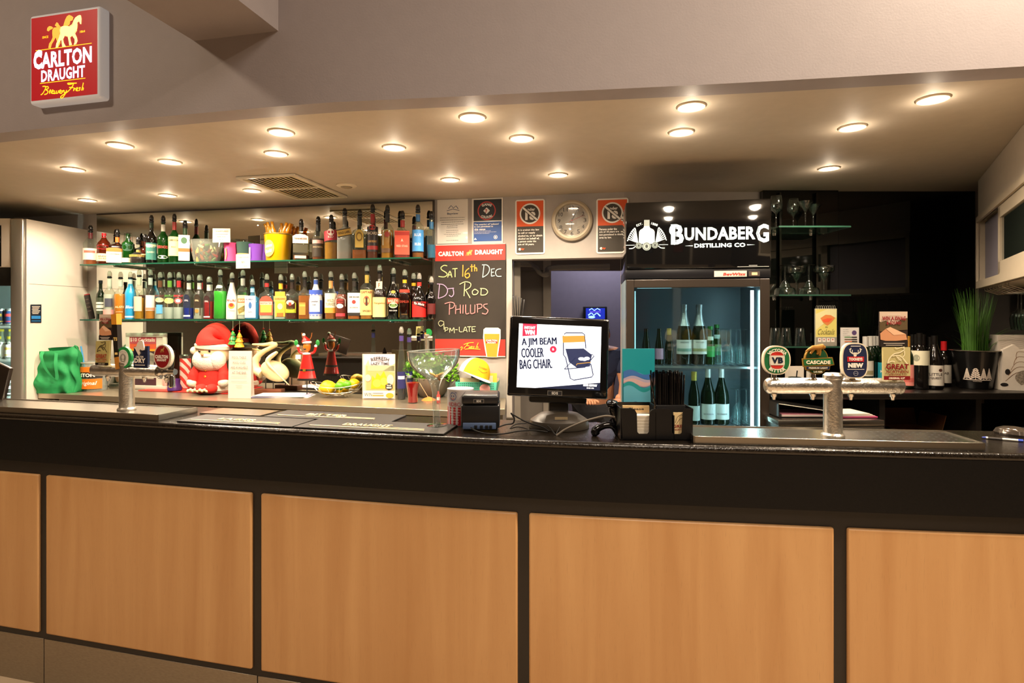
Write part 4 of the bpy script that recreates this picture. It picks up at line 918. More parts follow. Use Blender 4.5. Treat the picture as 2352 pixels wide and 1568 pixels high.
UP = [
 (208,518,29,'bell','C',('#a8500f',.18),'d','#6a1c22',[('r',.33,.34,1.1,'#e8d0c4'),('r',.40,.07,.7,'#b86a5a')],[],'clear bell shaped bottle with faded pink label'),
 (239,536,29,'bell','A',('#5a1206',.5),'k',('#c01c22',.62,.9),[('r',.24,.24,1.25,'#ead9ae'),('o',.56,.14,.9,'#c01c22')],[('GRAND',.27,.05,.7,'#4a2a18'),('LIQUEUR',.20,.04,.6,'#4a2a18')],'amber bottle with red sash and cream label',dict(cap='#c8202a')),
 (270,527,32,'sqr','BR',('#3a1206',.6),'d',('#d06a28',.78,.95),[('r',.30,.48,.9,'#efe2cc',-.25),('p',.50,.14,.9,'#dd6a2c',-.25)],[('COINTREAU',.35,.045,.8,'#7a3018',dict(x=-.25))],'brown square orange liqueur bottle'),
 (294.5,536,25,'tall','G',('#2f9a30',.7),None,None,[('r',.14,.14,1.0,'#e9e4c4'),('e',.55,.25,.8,'#1e4a34')],[],'green melon liqueur bottle under an upturned glass'),
 (318,545,35,'squat','C',('#2c1208',.42),'d',('#c9a24a',.6,.7),[('r',.40,.10,1.1,'#c9a24a')],[('LIQUEUR',.40,.05,1.0,'#3a2208')],'squat round bottle with gold band and dark liquid'),
 (334,539,20,'std','A',('#7a2a0a',.6),'d','#5a1a10',[('r',.35,.2,1,'#e4d4b0')],[],'small amber bottle tucked behind its neighbours',dict(off=.08)),
 (348,495,22,'wine','D',None,'d',('#1c3a22',.86,.98),[('r',.30,.40,1.15,'#3f8276'),('r',.44,.05,1.15,'#cfe0b8')],[('AMARO',.41,.05,.8,'#e8ead0'),('CLASSIC',.28,.04,.8,'#d0e0c0')],'nearly black wine shaped bottle with teal label',dict(rn=.0125)),
 (375,496,24,'wine','G',('#6a8a20',.5),'d',('#ede8d8',.74,.95),[('p',.40,.30,1.15,'#ecd9d0'),('e',.16,.08,.8,'#f2ead8')],[('PERNOD',.40,.07,1.0,'#c03a3a')],'green bottle with white neck and pink label',dict(rn=.0125)),
 (400.6,492,24,'wine','G',('#5a7a18',.5),'d',('#a8322a',.76,.97),[('r',.42,.40,1.15,'#ecdf9e'),('r',.20,.05,1.15,'#ecdf9e')],[('JAMESON',.53,.05,.95,'#3a2a18'),('IRISH',.38,.03,.4,'#3a2a18')],'green whiskey bottle with cream label and red neck',dict(rn=.0125)),
 (425,507,25,'sqr','DG',('#102a10',.6),'d',('#20401e',.8,.97),[('r',.42,.70,.9,'#ece3cf'),('r',.36,.10,.9,'#dd5f28'),('e',.62,.18,.5,'#2c5a30')],[('e',0,0,0,'#fff')][:0],'square dark green herbal liqueur bottle with orange band'),
 (692,504,35,'sqr','C',('#7a3a10',.16),'d',('#2a2622',.86,.98),[('p',.62,.26,.95,'#efe2d0'),('r',.34,.24,.9,'#4a4632'),('r',.10,.08,.7,'#d8cdb8')],[('TENNESSEE',.62,.05,.8,'#6a4a3a')],'wide clear whiskey bottle with arched cream label'),
 (731,498,27,'bell','C',('#9a4c14',.10),'d','#1c1a18',[('r',.34,.48,1.15,'#3a3024'),('r',.50,.09,.9,'#d8a8a0')],[('SINGLE BARREL',.36,.04,.9,'#cdb890')],'clear bottle with dark brown label and pink crest'),
 (761,494,31,'std','C',('#c98a1e',.46),'d','#1c1a18',[('r',.64,.26,1.2,'#b83040',0,.12),('e',.72,.17,.42,'#efe6dc')],[('RED',.60,.06,.4,'#f0d8d0',dict(rot=.12))],'whiskey bottle with slanted red label and gold liquid'),
 (792,479,33,'sqr','F',('#a85a18',.18),'d','#6a6862',[('r',.60,.17,1.0,'#3a2c1c',0,.22),('r',.60,.13,.95,'#c9a24a',0,.22)],[('GOLD LABEL',.60,.05,.8,'#2a2018',dict(rot=.22))],'frosted square bottle with slanted gold label'),
 (826.5,482,34,'sqr','C',('#b05a14',.22),'d','#1c1a18',[('p',.48,.42,.55,'#d9b85a'),('e',.52,.22,.42,'#8a6a2c'),('e',.52,.14,.28,'#d9b85a')],[],'ribbed clear square bottle with gold shield label'),
 (856,470,25,'wine','C',('#7a3010',.2),'d',('#b02a2a',.74,.95),[('r',.42,.52,1.2,'#2a2020'),('e',.66,.11,.5,'#c03a34'),('r',.24,.08,1.2,'#a02a28')],[('BACARDI',.54,.06,1.0,'#e8d8c0'),('OAKHEART',.37,.045,.9,'#d8a860')],'rum bottle with black and red label and red neck'),
 (890,472,29,'std','C',('#d9920f',.62),'d','#1c1a18',[('p',.46,.34,.7,'#cfc4ae'),('r',.18,.09,.9,'#6a4a2a'),('e',.52,.12,.35,'#a03a2c')],[],'golden rum bottle with pale shield label'),
 (924.5,485,35,'sqr','C',('#a8281e',.6),'d',('#b8302c',.78,.95),[('r',.38,.58,.95,'#d9553e'),('r',.60,.08,.95,'#b83028')],[('RED STAG',.30,.05,.7,'#f0c8b0'),('A',.44,.07,.15,'#f4e4d0')],'square bottle with coral red label'),
 (960,471,27,'tall','C',('#a05a18',.12),'d',('#3f7fc0',.80,.95),[('r',.38,.46,1.15,'#4a9ae0')],[('BLUE',.50,.06,.6,'#e8f0f8'),('RUM',.30,.06,.5,'#e8f0f8')],'clear bottle with bright blue label and blue neck'),
 (991,486,20,'tall','C',('#1f6f9a',.34),'d',('#2f6fa0',.74,.92),[],[],'clear bottle with blue liquid beside the mirror edge'),
]
row(1.896, .125, 'spirit bottles on the upper shelf', UP, 'upper shelf')
LO = [
 (231,644,17,'wine','V',None,'k',None,[('r',.35,.42,1.15,'#3f4a38'),('r',.42,.05,1.0,'#e4e4d8'),('r',.33,.08,1.0,'#e4e4d8'),('r',.24,.04,.8,'#e4e4d8')],[],'olive green wine bottle with white printed label',dict(cap='#161a22',rn=.0115)),
 (251.6,623,24,'wine','C',('#e8ece6',.6),'c',('#efece6',.74,.97),[('r',.40,.2,.6,'#4a4e5c'),('r',.16,.14,1.1,'#e8a8a0')],[],'clear bottle with white neck and pink base label'),
 (277,625,27,'wine','C',('#f59a10',.62),'c','#efece6',[],[('ALIZE',.30,.05,.7,'#f8d8a0'),('passion',.18,.03,.5,'#f8d8a0')],'bottle full of bright orange liqueur'),
 (299.6,625,22,'bell','#2f9fd8',None,'c',('#e8e8ea',.84,.98),[('r',.06,.04,1.0,'#e8e8ea')],[('Bleu',.30,.07,.7,'#e8f4fa',I)],'opaque sky blue liqueur bottle'),
 (320,620,21,'std','C',('#d8a018',.5),'c','#e0dcc8',[('r',.36,.34,1.0,'#f0c8b0',-.5)],[],'slim golden bottle with pale pink label'),
 (345.5,620,22,'std','C',('#e89a2a',.45),'c','#d8d8dc',[('r',.38,.36,.8,'#f4e0d8',.1),('r',.24,.06,.8,'#e88a6a',.1)],[],'clear bottle of pale orange liquid with white label'),
 (368,626,23,'wine','C',('#dfe8e4',.3),'c',('#7a4a32',.80,.96),[('e',.48,.12,.7,'#f0d0a8'),('r',.25,.22,.5,'#5aa8d8')],[('ABSOLUT',.58,.05,.9,'#7a3a28')],'clear vodka bottle with brown neck and apricot print'),
 (390,626,24,'wine','C',('#dfe8e4',.3),'c',('#7ab04a',.80,.96),[('e',.46,.14,.8,'#cfe08a')],[('ABSOLUT',.58,.05,.9,'#5a9a3a')],'clear vodka bottle with green neck and lime print'),
 (411,626,24,'wine','C',('#dfe8e4',.3),'c',('#d8303a',.80,.96),[('e',.46,.14,.6,'#e05a5a'),('e',.46,.08,.35,'#f0f4f0')],[('ABSOLUT',.58,.05,.9,'#c82a3a')],'clear vodka bottle with red neck and red ring'),
 (434,632,25,'std','C',('#1230b0',.30),'c','#c8c8c4',[('p',.38,.56,.55,'#16224a',-.3),('r',.09,.04,.55,'#f0f0f0',-.3)],[('OPAL',.50,.05,.35,'#cfd0d8',dict(x=-.3))],'sambuca bottle with deep blue liquid and black arch label'),
 (458,632,25,'std','C',('#cfd4c8',.3),'c','#c8c8c4',[('p',.38,.56,.55,'#3a2616',-.3),('e',.22,.1,.3,'#b0803a',-.3)],[('OPAL',.50,.05,.35,'#d8c8a0',dict(x=-.3))],'sambuca bottle with clear liquid and brown arch label'),
 (480,636,25,'std','C',('#b00f18',.50),'c','#c8c8c4',[('p',.38,.56,.55,'#3c1016',-.3),('r',.07,.03,.5,'#f0f0f0',-.3)],[('OPAL',.50,.05,.35,'#d8c8c8',dict(x=-.3))],'sambuca bottle with crimson liquid and black arch label'),
 (506,620,29,'bell','C',('#34c828',.66),'c',None,[('e',.76,.07,.4,'#e8f0e0')],[],'bell shaped bottle of vivid green liqueur'),
 (533,627,25,'cone','#f2eee6',None,'c',('#2c2420',.93,.99),[('e',.34,.15,.5,'#e8a040'),('e',.36,.09,.3,'#b03a20')],[('MALIBU',.48,.06,.75,'#b8402c'),('caribbean',.22,.03,.6,'#8a8478')],'white coconut rum bottle with sun emblem'),
 (558,621,23,'tall','C',('#e4e8e0',.4),'c','#cfd0c8',[('r',.34,.46,1.1,'#f0e0a0'),('r',.44,.10,1.0,'#d8643a'),('r',.24,.12,1.0,'#8a7a3c',.1,.5)],[('BRAVO',.44,.06,.8,'#f4e8c0')],'clear bottle with yellow and red label'),
 (580,642,30,'sqr','B',('#7ac8ea',.5),'c',('#8ab8d0',.82,.94),[('r',.38,.66,.75,'#eef2f4',-.2),('e',.42,.2,.22,'#3a6aa8',-.2)],[('BOMBAY',.60,.045,.6,'#2a4a80',dict(x=-.2)),('GIN',.22,.04,.3,'#2a4a80',dict(x=-.2))],'pale blue square gin bottle'),
 (613,630,31,'sqr','C',('#e4e8e0',.4),'c',('#c83a3a',.85,.95),[('p',.36,.50,.9,'#e6503c'),('r',.30,.24,.75,'#f6c24a'),('r',.42,.08,.8,'#f0e0c8')],[('BEEFEATER',.42,.05,.75,'#b02a20')],'clear square gin bottle with sunset coloured label'),
 (645,631,28,'sqr','C',('#dfe8e0',.5),'c',('#e8b030',.80,.95),[('r',.40,.66,.75,'#f0b03c'),('r',.54,.14,.95,'#f4c860'),('e',.34,.16,.4,'#f4e0a8'),('r',.12,.1,.5,'#e86a28')],[("GORDON'S",.54,.06,.8,'#b02a20')],'clear gin bottle with yellow label'),
 (671,630,31,'std','C',('#6a2c0c',.5),'c','#2a1c14',[('p',.34,.32,.75,'#cfd83a',-.2),('e',.44,.12,.5,'#e8e4c8',-.2),('e',.40,.09,.2,'#d83a2a',-.2),('r',.22,.10,.75,'#a8b42a',-.2)],[('RUM',.28,.06,.4,'#4a4a10',dict(x=-.2))],'dark rum bottle with lime green label'),
 (700,624,27,'sqr','C',('#b8640e',.58),'c','#201a16',[('r',.26,.30,.5,'#d88a3a',-.3),('r',.34,.05,.5,'#e8b050',-.3)],[],'amber whiskey bottle without much label'),
 (725.5,624,29,'slope','#e6e6ea',None,'c',('#4a66c0',.78,.97),[('r',.66,.12,1.3,'#3f5cc0'),('r',.30,.34,1.3,'#4a66c8'),('r',.34,.32,.8,'#e4e4e8',-.2),('r',.17,.03,1.3,'#3f5cc0')],[('Canadian',.44,.04,.6,'#303a58',dict(x=-.2)),('Club',.36,.04,.3,'#303a58',dict(x=-.2)),('o o o o',.10,.03,1.0,'#3f5cc0'),('o o o o',.60,.03,1.0,'#e4e4e8')],'blue and white ceramic looking whisky bottle'),
 (760,624,27,'std','C',('#b06014',.32),'c',('#d89a5a',.76,.95),[('r',.40,.48,1.15,'#ede0c4'),('r',.22,.13,1.15,'#dd9a3c')],[('WILD',.46,.07,.6,'#8a8068'),('TURKEY',.37,.07,.9,'#8a8068')],'bourbon bottle with cream and orange label'),
 (785,630,28,'slope','C',('#8a2c0c',.66),'c','#181412',[('p',.46,.24,.85,'#efe4da',-.25),('e',.35,.12,.5,'#efe4da',-.25),('r',.12,.08,.75,'#d8404a',-.25)],[('SOUTHERN',.50,.045,.7,'#b83a3a',dict(x=-.25)),('COMFORT',.44,.045,.7,'#b83a3a',dict(x=-.25))],'amber liqueur bottle with white and red script label'),
 (814,627,29,'sqr','C',('#b8600e',.16),'c',('#2a2420',.84,.97),[('r',.42,.50,.95,'#f0ece2'),('e',.44,.10,.3,'#c03a34'),('r',.13,.06,.95,'#28221c')],[('JIM BEAM',.56,.05,.75,'#3a3430'),('BOURBON',.30,.035,.6,'#5a5450')],'square bourbon bottle with white label and red seal'),
 (843,610,31,'tall','C',('#c07a20',.3),'c',('#dfb458',.78,.95),[('r',.36,.54,1.1,'#dfc07a'),('e',.40,.2,.4,'#b0563a'),('r',.38,.18,.12,'#4a2c20')],[('CAPTAIN',.58,.05,.9,'#8a4a2c'),('SPICED',.18,.04,.6,'#6a4a2c')],'tall spiced rum bottle with tan figure label'),
 (872,609,31,'slope','BR',('#2c1008',.6),'c','#2c1a12',[('r',.26,.42,1.3,'#e8d08c'),('r',.72,.16,.4,'#ecdcb8')],[('F',.72,.09,.12,'#8a3a20'),('Frangelico',.34,.05,.9,'#8a7038',I)],'dark brown friar liqueur bottle with cream label'),
 (904,616,30,'slope','D',None,'c','#181614',[('r',.42,.13,1.1,'#c04a34'),('e',.32,.13,.6,'#dfe0b0'),('e',.31,.07,.4,'#6a8a4a'),('e',.62,.07,.3,'#c9a24a')],[('BAILEYS',.42,.06,.85,'#f0d8b8'),('IRISH CREAM',.2,.03,.6,'#b8b8b8')],'black cream liqueur bottle with red band'),
 (929.6,620,28,'std','BR',('#1c0a06',.7),'c',('#e8b428',.86,.94),[('p',.32,.54,1.0,'#eab41e'),('r',.67,.07,.8,'#c83a28')],[('KAHLUA',.42,.06,.8,'#a03018'),('COFFEE',.12,.03,.5,'#6a4a18')],'dark coffee liqueur bottle with arched yellow label'),
 (950,628,24,'std','BR',('#1c0a06',.7),'c',('#e8b428',.86,.94),[('p',.32,.5,1.0,'#e0b42c')],[],'second yellow labelled coffee liqueur bottle behind',dict(off=.06)),
 (963,628,33,'slope','D',None,'c',('#c83028',.80,.96),[('r',.26,.40,1.15,'#b8201c'),('r',.40,.12,1.15,'#0c0908',.1,-.3)],[('Tia Maria',.40,.06,.8,'#f0ece4',dict(sh=.2,rot=-.15))],'black liqueur bottle with red diagonal base'),
 (991,636,20,'wine','D',None,'c',None,[('r',.3,.3,1.0,'#5a1a18')],[],'dark bottle beside the mirror edge at the end'),
]
row(1.483, .125, 'liqueur bottles on the lower shelf', LO, 'lower shelf')
# upturned tumbler over the melon bottle
p, s = shelfpos(294.5, .125); p.z = 1.896+.001+.135
t = T('mixing_glass', 'clear mixing glass upturned over the green melon liqueur bottle', 'glass', p)
G().open_lathe([(.034, 0), (.025, .105), (.0, .107)], 20).build('glass_body', CLEARK, t)
p, s = shelfpos(212, .12); p.z = 1.485
t = T('remote_control', 'black remote control leaning beside the lower shelf bottles', 'remote control', p)
Mr = Matrix.Rotation(-.22, 4, 'Y')
G().box(-.02, .02, -.01, .01, 0, .19, bev=.005, M=Mr).build('case', mat('#17110f', .35), t)
G().box(-.018, .018, -.008, .012, .186, .197, bev=.003, M=Mr).build('red_tip', mat('#8a1c20', .35), t)
for i in range(12): G().box(-.012+(i % 3)*.009, -.006+(i % 3)*.009, -.0125, -.0095, .06+(i//3)*.03, .068+(i//3)*.03, M=Mr).build('button', mat('#4a4038', .5), t)
# upper shelf accessories
def sp_(x, y, off=.12, zs=1.896):
    p, s = shelfpos(x, off); return p, s
p, s = shelfpos(475, .12); p.z = 1.897
t = T('ice_bowl', 'clear plastic tub filled with colourful miniature bottles on the upper shelf', 'tub', p)
G().open_lathe([(.0, .0), (.092, .0), (.125, .17), (.122, .17), (.089, .004)], 28, ry=.62).build('tub_wall', glass('#eef2ea', .08, 1.4), t)
r_ = random.Random(3)
for i in range(34):
    a = r_.random()*6.28; rr = .075*math.sqrt(r_.random()); zz_ = .02+.115*i/34
    Mx = Matrix.Translation((rr*math.cos(a), rr*math.sin(a)*.55, zz_)) @ Matrix.Rotation(r_.uniform(-1.3, 1.3), 4, 'Y') @ Matrix.Rotation(r_.uniform(-.8, .8), 4, 'X')
    c = r_.choice(['#c8822a', '#a83020', '#4a7a2c', '#d8c060', '#7a3c14', '#e0d8b0', '#3a5a2a', '#c05a2a'])
    G().lathe([(0, -.02), (.010, -.019), (.010, .006), (.005, .014), (.005, .022), (0, .023)], 10, Mx).build('miniature_bottle', mat(c, .2, coat=.4), t)
p, s = shelfpos(507, .21); z0 = 1.5-(540-728)/s
t = T('price_card', 'cream price card with pencilled words propped in the tub of miniatures', 'card', (p.x, p.y+.01, z0))
G().box(-.063, .063, 0, .002, -.05, .05).build('card', mat('#d8cbb8', .6), t)
decal(t, 'text', mat('#8a4a3a', .7), [('t', 'MINIATURES', 0, .03, .10, .011, dict(b=0)), ('r', 0, .010, .09, .002), ('t', 'Bottle Shots', 0, -.008, .06, .009, dict(b=0)), ('t', '$5.00', .0, -.03, .03, .009, dict(b=0))])
def cup(x, y0, y1, w, c, name, lab, band=None, top=1.12, off=.12):
    p, s = shelfpos(x, off); p.z = 1.897; h = (y1-y0)/s; r = w/2/s
    t = T(name, lab, 'stubby holder', p); G().lathe([(r*.9, 0), (r, .005), (r*.96, h*.35), (r*top, h), (r*top*.92, h), (r*.85, .012), (0, .012)], 26).build('foam_sleeve', mat(c, .8, bump=.2, bs=300), t)
    if band: decal(t, 'print', mat(band, .6), [('r', 0, h*.28, r*2.2, h*.3)], R=r*1.04)
    return t, r, h
t, r, h = cup(531, 552, 597, 28, '#e84a86', 'stubby_holder', 'hot pink stubby holder beside the tub of miniatures'); decal(t, 'print', mat('#f0a060', .6), [('s', [(-.02, .02), (-.012, .06), (-.016, .1)], .010)], R=r*1.12)
cup(561, 550, 596, 30, '#2c4a40', 'stubby_holder', 'dark green stubby holder behind the white ticket', '#b89a5a')
t, r, h = cup(588, 555, 596, 28, '#6a35a0', 'stubby_holder', 'purple stubby holder with pale print next to the green one'); decal(t, 'print', mat('#d8a8c0', .6), [('r', -.03, h*.5, .02, h*.6)], R=r*1.12)
cup(604, 555, 596, 22, '#5a2a90', 'stubby_holder', 'second purple stubby holder against the yellow bucket', off=.07)
p, s = shelfpos(546, .07); stem('tumbler', Vector((p.x, p.y, 1.898)), 'clear tumbler standing behind the stubby holders on the upper shelf', 'glasses', k=1.5)
p, s = shelfpos(558.5, .24); z0 = 1.5-(600-728)/s
t = T('shelf_ticket', 'white handwritten ticket hanging over the upper shelf edge', 'card', (p.x, p.y, z0), MRZ)
G().box(-.056, .056, -.0015, 0, -.05, .05).build('card', mat('#dcd4bc', .6), t)
decal(t, 'text', mat('#6a5c44', .7), [('t', 'STUBBY COOLER', 0, .028, .09, .010, dict(b=0)), ('t', '$5', 0, -.006, .025, .016, dict(b=0)), ('t', 'EACH', .02, -.034, .03, .008, dict(b=0))], y=-.0022)
p, s = shelfpos(639, .125); p.z = 1.897; s2 = s
t = T('yellow_bucket', 'bright yellow metal ice bucket holding upturned shot bottles', 'bucket', p)
rb, rt, hb = 26/s, 30.5/s, 62/s
G().lathe([(rb*.96, 0), (rb, .004), (rt, hb-.004), (rt+.003, hb), (rt-.002, hb), (rb-.003, .01), (0, .01)], 40).build('pail', mat('#f4b80c', .25, coat=.5), t)
G().open_lathe([(rt+.001, hb-.006), (rt+.004, hb-.003), (rt+.004, hb+.002), (rt, hb+.003)], 40).build('rolled_rim', mat('#c8a85a', .25, .8), t)
decal(t, 'emblem', mat('#f8d860', .5), [('e', -.035, hb*.45, .045, .06)], R=(rb+rt)/2+.0035)
decal(t, 'lettering', mat('#fff6d8', .5), [('t', 'Lemon', -.035, hb*.55, .06, .024, dict(sh=.2, b=.05, rot=.15)), ('t', 'Ruski', -.035, hb*.35, .055, .024, dict(sh=.2, b=.05, rot=.15))], R=(rb+rt)/2+.0045)
for i in range(9):
    a = i*.7; Mx = Matrix.Translation((.05*math.cos(a*2.1), .035*math.sin(a*2.1), hb-.03)) @ Matrix.Rotation(.45*math.cos(a*2.1), 4, 'Y')
    G().lathe([(0, 0), (.020, 0), (.020, .06), (.011, .085), (.010, .115), (.012, .118), (0, .12)], 14, Mx).build('shot_bottle', glass('#e8b838', .35, 1.2, body='#e0a020'), t)
# ---------------------------------------------------------------- things on the steel back counter
def pc(x, y, z=.95): p = WZ(x, y, z); p.z = z+.001; return p, F/p.y
p, s = pc(127, 900)
t = T('shopping_bag', 'soft green fabric shopping bag with looped handles on the steel counter', 'bag', p, .08)
def bagv(u, v):     # u 0..1 around, v 0..1 up
    a = u*2*PI; w = .178-.012*v+.006*math.sin(5*a+v*6); dpt = .085*(1-.62*v); r = random
    x = w*(abs(math.cos(a))**.55)*(1 if math.cos(a) > 0 else -1); y = dpt*(abs(math.sin(a))**.6)*(1 if math.sin(a) > 0 else -1)
    h = .315+.022*math.cos(a)-.012*math.sin(3*a)
    y += .012*math.sin(9*a+8*v)*(1-v*.5)+.01*math.sin(17*v+3*a)
    x += .010*math.sin(11*v+2*a)
    return (x, y, h*v**.92)
g = G(); nu, nv = 64, 22
g.add([bagv(i/nu, j/nv) for j in range(nv+1) for i in range(nu)], [(j*nu+i, j*nu+(i+1) % nu, (j+1)*nu+(i+1) % nu, (j+1)*nu+i) for j in range(nv) for i in range(nu)]+[tuple(range(nu-1, -1, -1))])
GREEN = mat('#1a8a4a', .75, noise=.1, ns=25, bump=.3, bs=40)
g.build('bag_body', GREEN, t, ang=80)
for sg_, y in ((-1, -.05), (1, .04)):
    pts = curve([(-.05, y+.02*sg_*0-.0, .30), (-.03, y-.045, .26), (.015, y-.06, .17), (.07, y-.06, .105), (.085, y-.058, .12), (.07, y-.05, .2), (.05, y-.015, .29)], 6)
    g = G(); vs = []
    for q in pts: vs += [(q[0]-.011, q[1], q[2]+.004), (q[0]+.011, q[1], q[2]-.004)]
    o = len(vs)//2; g.add(vs+[(a, b+.002, c) for a, b, c in vs], [(2*i, 2*i+1, 2*i+3, 2*i+2) for i in range(o-1)]+[(2*i+2+2*o, 2*i+3+2*o, 2*i+1+2*o, 2*i+2*o) for i in range(o-1)])
    g.build('handle', mat('#2c9c5a', .75), t)
# clear pail with orange print
p, s = pc(218, 896)
t = T('snack_tub', 'clear tub with orange and black printed bands holding straws and boards', 'tub', p)
R0, h0 = 27/s, 66/s
G().open_lathe([(0, .003), (R0*.88, .0), (R0, h0), (R0-.003, h0), (R0*.86, .006)], 36).build('tub_wall', glass('#e8ece6', .25, 1.3), t)
G().open_lathe([(R0+.002, h0-.012), (R0+.005, h0-.009), (R0+.005, h0), (R0, h0)], 36).build('rim', mat('#b8b4a4', .3), t)
k = R0*.95
decal(t, 'print', mat('#f07a1e', .5), [('r', 0, h0*.74, k*2.7, h0*.2), ('r', 0, h0*.26, k*2.5, h0*.34)], R=k+.009)
decal(t, 'print', mat('#1c1613', .5), [('r', 0, h0*.56, k*2.6, h0*.2)], R=k+.009)
decal(t, 'lettering', mat('#f4ece0', .5), [('t', 'BOSTON', -.02, h0*.56, k*1.9, h0*.13, dict(b=.05)), ('t', 'Original', 0, h0*.27, k*1.6, h0*.17, dict(sh=.3))], R=k+.0098)
for (x0, x1, y1, c) in ((-.055, -.105, .33, '#4a9ad0'), (-.05, -.10, .27, '#8fd8d0')):
    G().tube([(x0+.01, -.01, .02), (x1, 0, y1)], .006, 8).build('straw', mat(c, .4), t)
p, s = pc(226, 890)
t = T('cutting_board', 'pale wooden paddle chopping board leaning behind the printed tub', 'chopping board', (p.x, p.y+.10, .952))
pts = curve([(-.085, 0), (-.09, .16), (-.075, .24), (-.03, .30), (-.012, .36), (-.016, .43), (0, .455), (.016, .43), (.014, .36), (.03, .30), (.07, .24), (.08, .16), (.075, 0)], 5)
G().prism(pts, 0, .018, Matrix.Rotation(-.12, 4, 'X')).build('board', mat('#d8ad70', .55, noise=.08, stretch=(1, 1, .1)), t)
# framed cocktail price poster
p, s = pc(337, 888)
p2, s = onwall(337, 820, .10)
t = T('framed_poster', 'silver framed cocktail price poster standing against the mirror', 'framed poster', (p2.x, p2.y, .951), MRZ)
w, h = 108/s, (886-757)/s
g = G(); fw = .03
for (a, b, c, d) in ((-w/2, w/2, h-fw, h), (-w/2, w/2, 0, fw), (-w/2, -w/2+fw, fw, h-fw), (w/2-fw, w/2, fw, h-fw)): g.box(a, b, -.012, .006, c, d, bev=.003)
g.build('frame', mat('#d8d2c2', .3, coat=.3), t); G().box(-w/2+.01, w/2-.01, -.002, .004, .01, h-.01).build('backing', mat('#e6ddcc', .5), t)
f = Flat(t, 337, 0, s, -.002); f.yc = 757+h*s
f('poster_print', '#4a3038', [('r', 327, 828, 72, 124)]); f('poster_print', '#e8603c', [('r', 327, 787, 72, 14)]); f('poster_print', '#f0a030', [('r', 327, 796, 72, 5)]); f('poster_print', '#c05058', [('r', 327, 774, 72, 16)])
f('poster_print', '#b0a898', [('r', 327, 835, 60, 55), ('e', 345, 815, 16, 14)])
f('lettering', '#f2e6d6', [('t', '$10 Cocktails', 327, 773, 66, 10, dict(b=.02))])
# candy canisters, cup and red tray
p, s = pc(432, 899)
t = T('red_tray', 'flat red place mat under the santa and canisters', 'place mat', (p.x, p.y+.04, .951), -.24)
G().box(-.38, .40, -.10, .10, 0, .005, bev=.002).build('mat', mat('#d8362c', .5), t)
CANE = bpy.data.materials.new('candy_stripe'); CANE.use_nodes = True; nt = CANE.node_tree
wv = nt.nodes.new('ShaderNodeTexWave'); wv.bands_direction = 'DIAGONAL'; wv.inputs['Scale'].default_value = 9; wv.inputs['Distortion'].default_value = 1.5
tc = nt.nodes.new('ShaderNodeTexCoord'); cr = nt.nodes.new('ShaderNodeValToRGB'); cr.color_ramp.elements[0].color = lin('#e0453c'); cr.color_ramp.elements[1].color = lin('#f2e2d8'); cr.color_ramp.elements[0].position = .4; cr.color_ramp.elements[1].position = .5
nt.links.new(tc.outputs['Object'], wv.inputs[0]); nt.links.new(wv.outputs['Fac'], cr.inputs[0]); nt.links.new(cr.outputs[0], nt.nodes['Principled BSDF'].inputs[0])
for x, yb, w, y0, lab in ((384, 889, 30, 822, 'red and white candy striped canister behind the oval beer badge'), (432, 892, 34, 818, 'red and white candy striped canister with steel lid next to the santa')):
    p, s = pc(x, yb); t = T('candy_canister', lab, 'canister', (p.x, p.y, .958)); r, h = w/2/s, (yb-y0)/s
    G().lathe([(r*.98, 0), (r, .003), (r, h-.02), (r*.97, h-.018), (0, h-.018)], 30).build('jar', CANE, t)
    G().lathe([(r*1.03, h-.02), (r*1.03, h), (r*.9, h+.008), (0, h+.01)], 30).build('lid', STEEL, t)
p, s = pc(401, 899); t = T('purple_cup', 'small purple and gold cup on the red place mat', 'cup', (p.x, p.y, .958)); r = 15/s
G().lathe([(r*.85, 0), (r, .004), (r*.95, .03), (r*.75, .05), (r*.8, .085), (r*.72, .085), (r*.6, .02), (0, .02)], 26).build('cup_body', mat('#4a2a6a', .3), t)
decal(t, 'print', mat('#d8c860', .4), [('e', 0, .035, .018, .009)], R=r*.97)
# candy cane letters / small bowl behind the tap
p, s = pc(262, 892); t = T('wooden_bowl', 'small brown bowl on a steel box behind the tap column', 'bowl', (p.x+.06, p.y+.03, .951))
G().box(-.10, .10, -.03, .05, 0, .035, bev=.003).build('steel_box', STEEL, t)
G().lathe([(.03, .036), (.055, .055), (.062, .09), (.058, .09), (.05, .06), (0, .045)], 26).build('bowl_body', mat('#8a6a4a', .4), t)
# ---- santa
p, s = pc(487, 903)
t = T('santa_doll', 'plush santa doll with large white beard sitting on the red mat', 'plush doll', (p.x, p.y+.02, .958), -.05)
RED = mat('#d3281c', .85, bump=.3, bs=120, noise=.06); FUR = mat('#f0e2cc', .95, bump=.9, bs=90, noise=.05)
L_ = lambda x, y: ((x-487)/s, (903-y)/s)
G().lathe([(.0, .01), (.12, .012), (.125, .04), (.115, .12), (.085, .20), (.05, .23), (0, .235)], 30, ry=.75).build('coat', RED, t)
G().lathe([(.115, .0), (.135, .018), (.132, .045), (.118, .055)], 34, ry=.78).build('coat_trim', FUR, t)
G().ell((0, -.005, .275), (.115, .095, .095), 26, 18).build('head', mat('#efc79a', .8), t)
G().ell((-.005, -.045, .225), (.118, .07, .075), 26, 16).ell((-.06, -.05, .235), (.06, .06, .07), 16, 12).ell((.06, -.05, .235), (.055, .06, .075), 16, 12).ell((0, -.075, .265), (.05, .04, .022), 16, 10).build('beard', FUR, t)
G().lathe([(.10, 0), (.128, .012), (.130, .035), (.112, .05)], 34, Matrix.Translation((.0, 0, .305)) @ Matrix.Rotation(.08, 4, 'Y'), ry=.85).build('hat_brim', FUR, t)
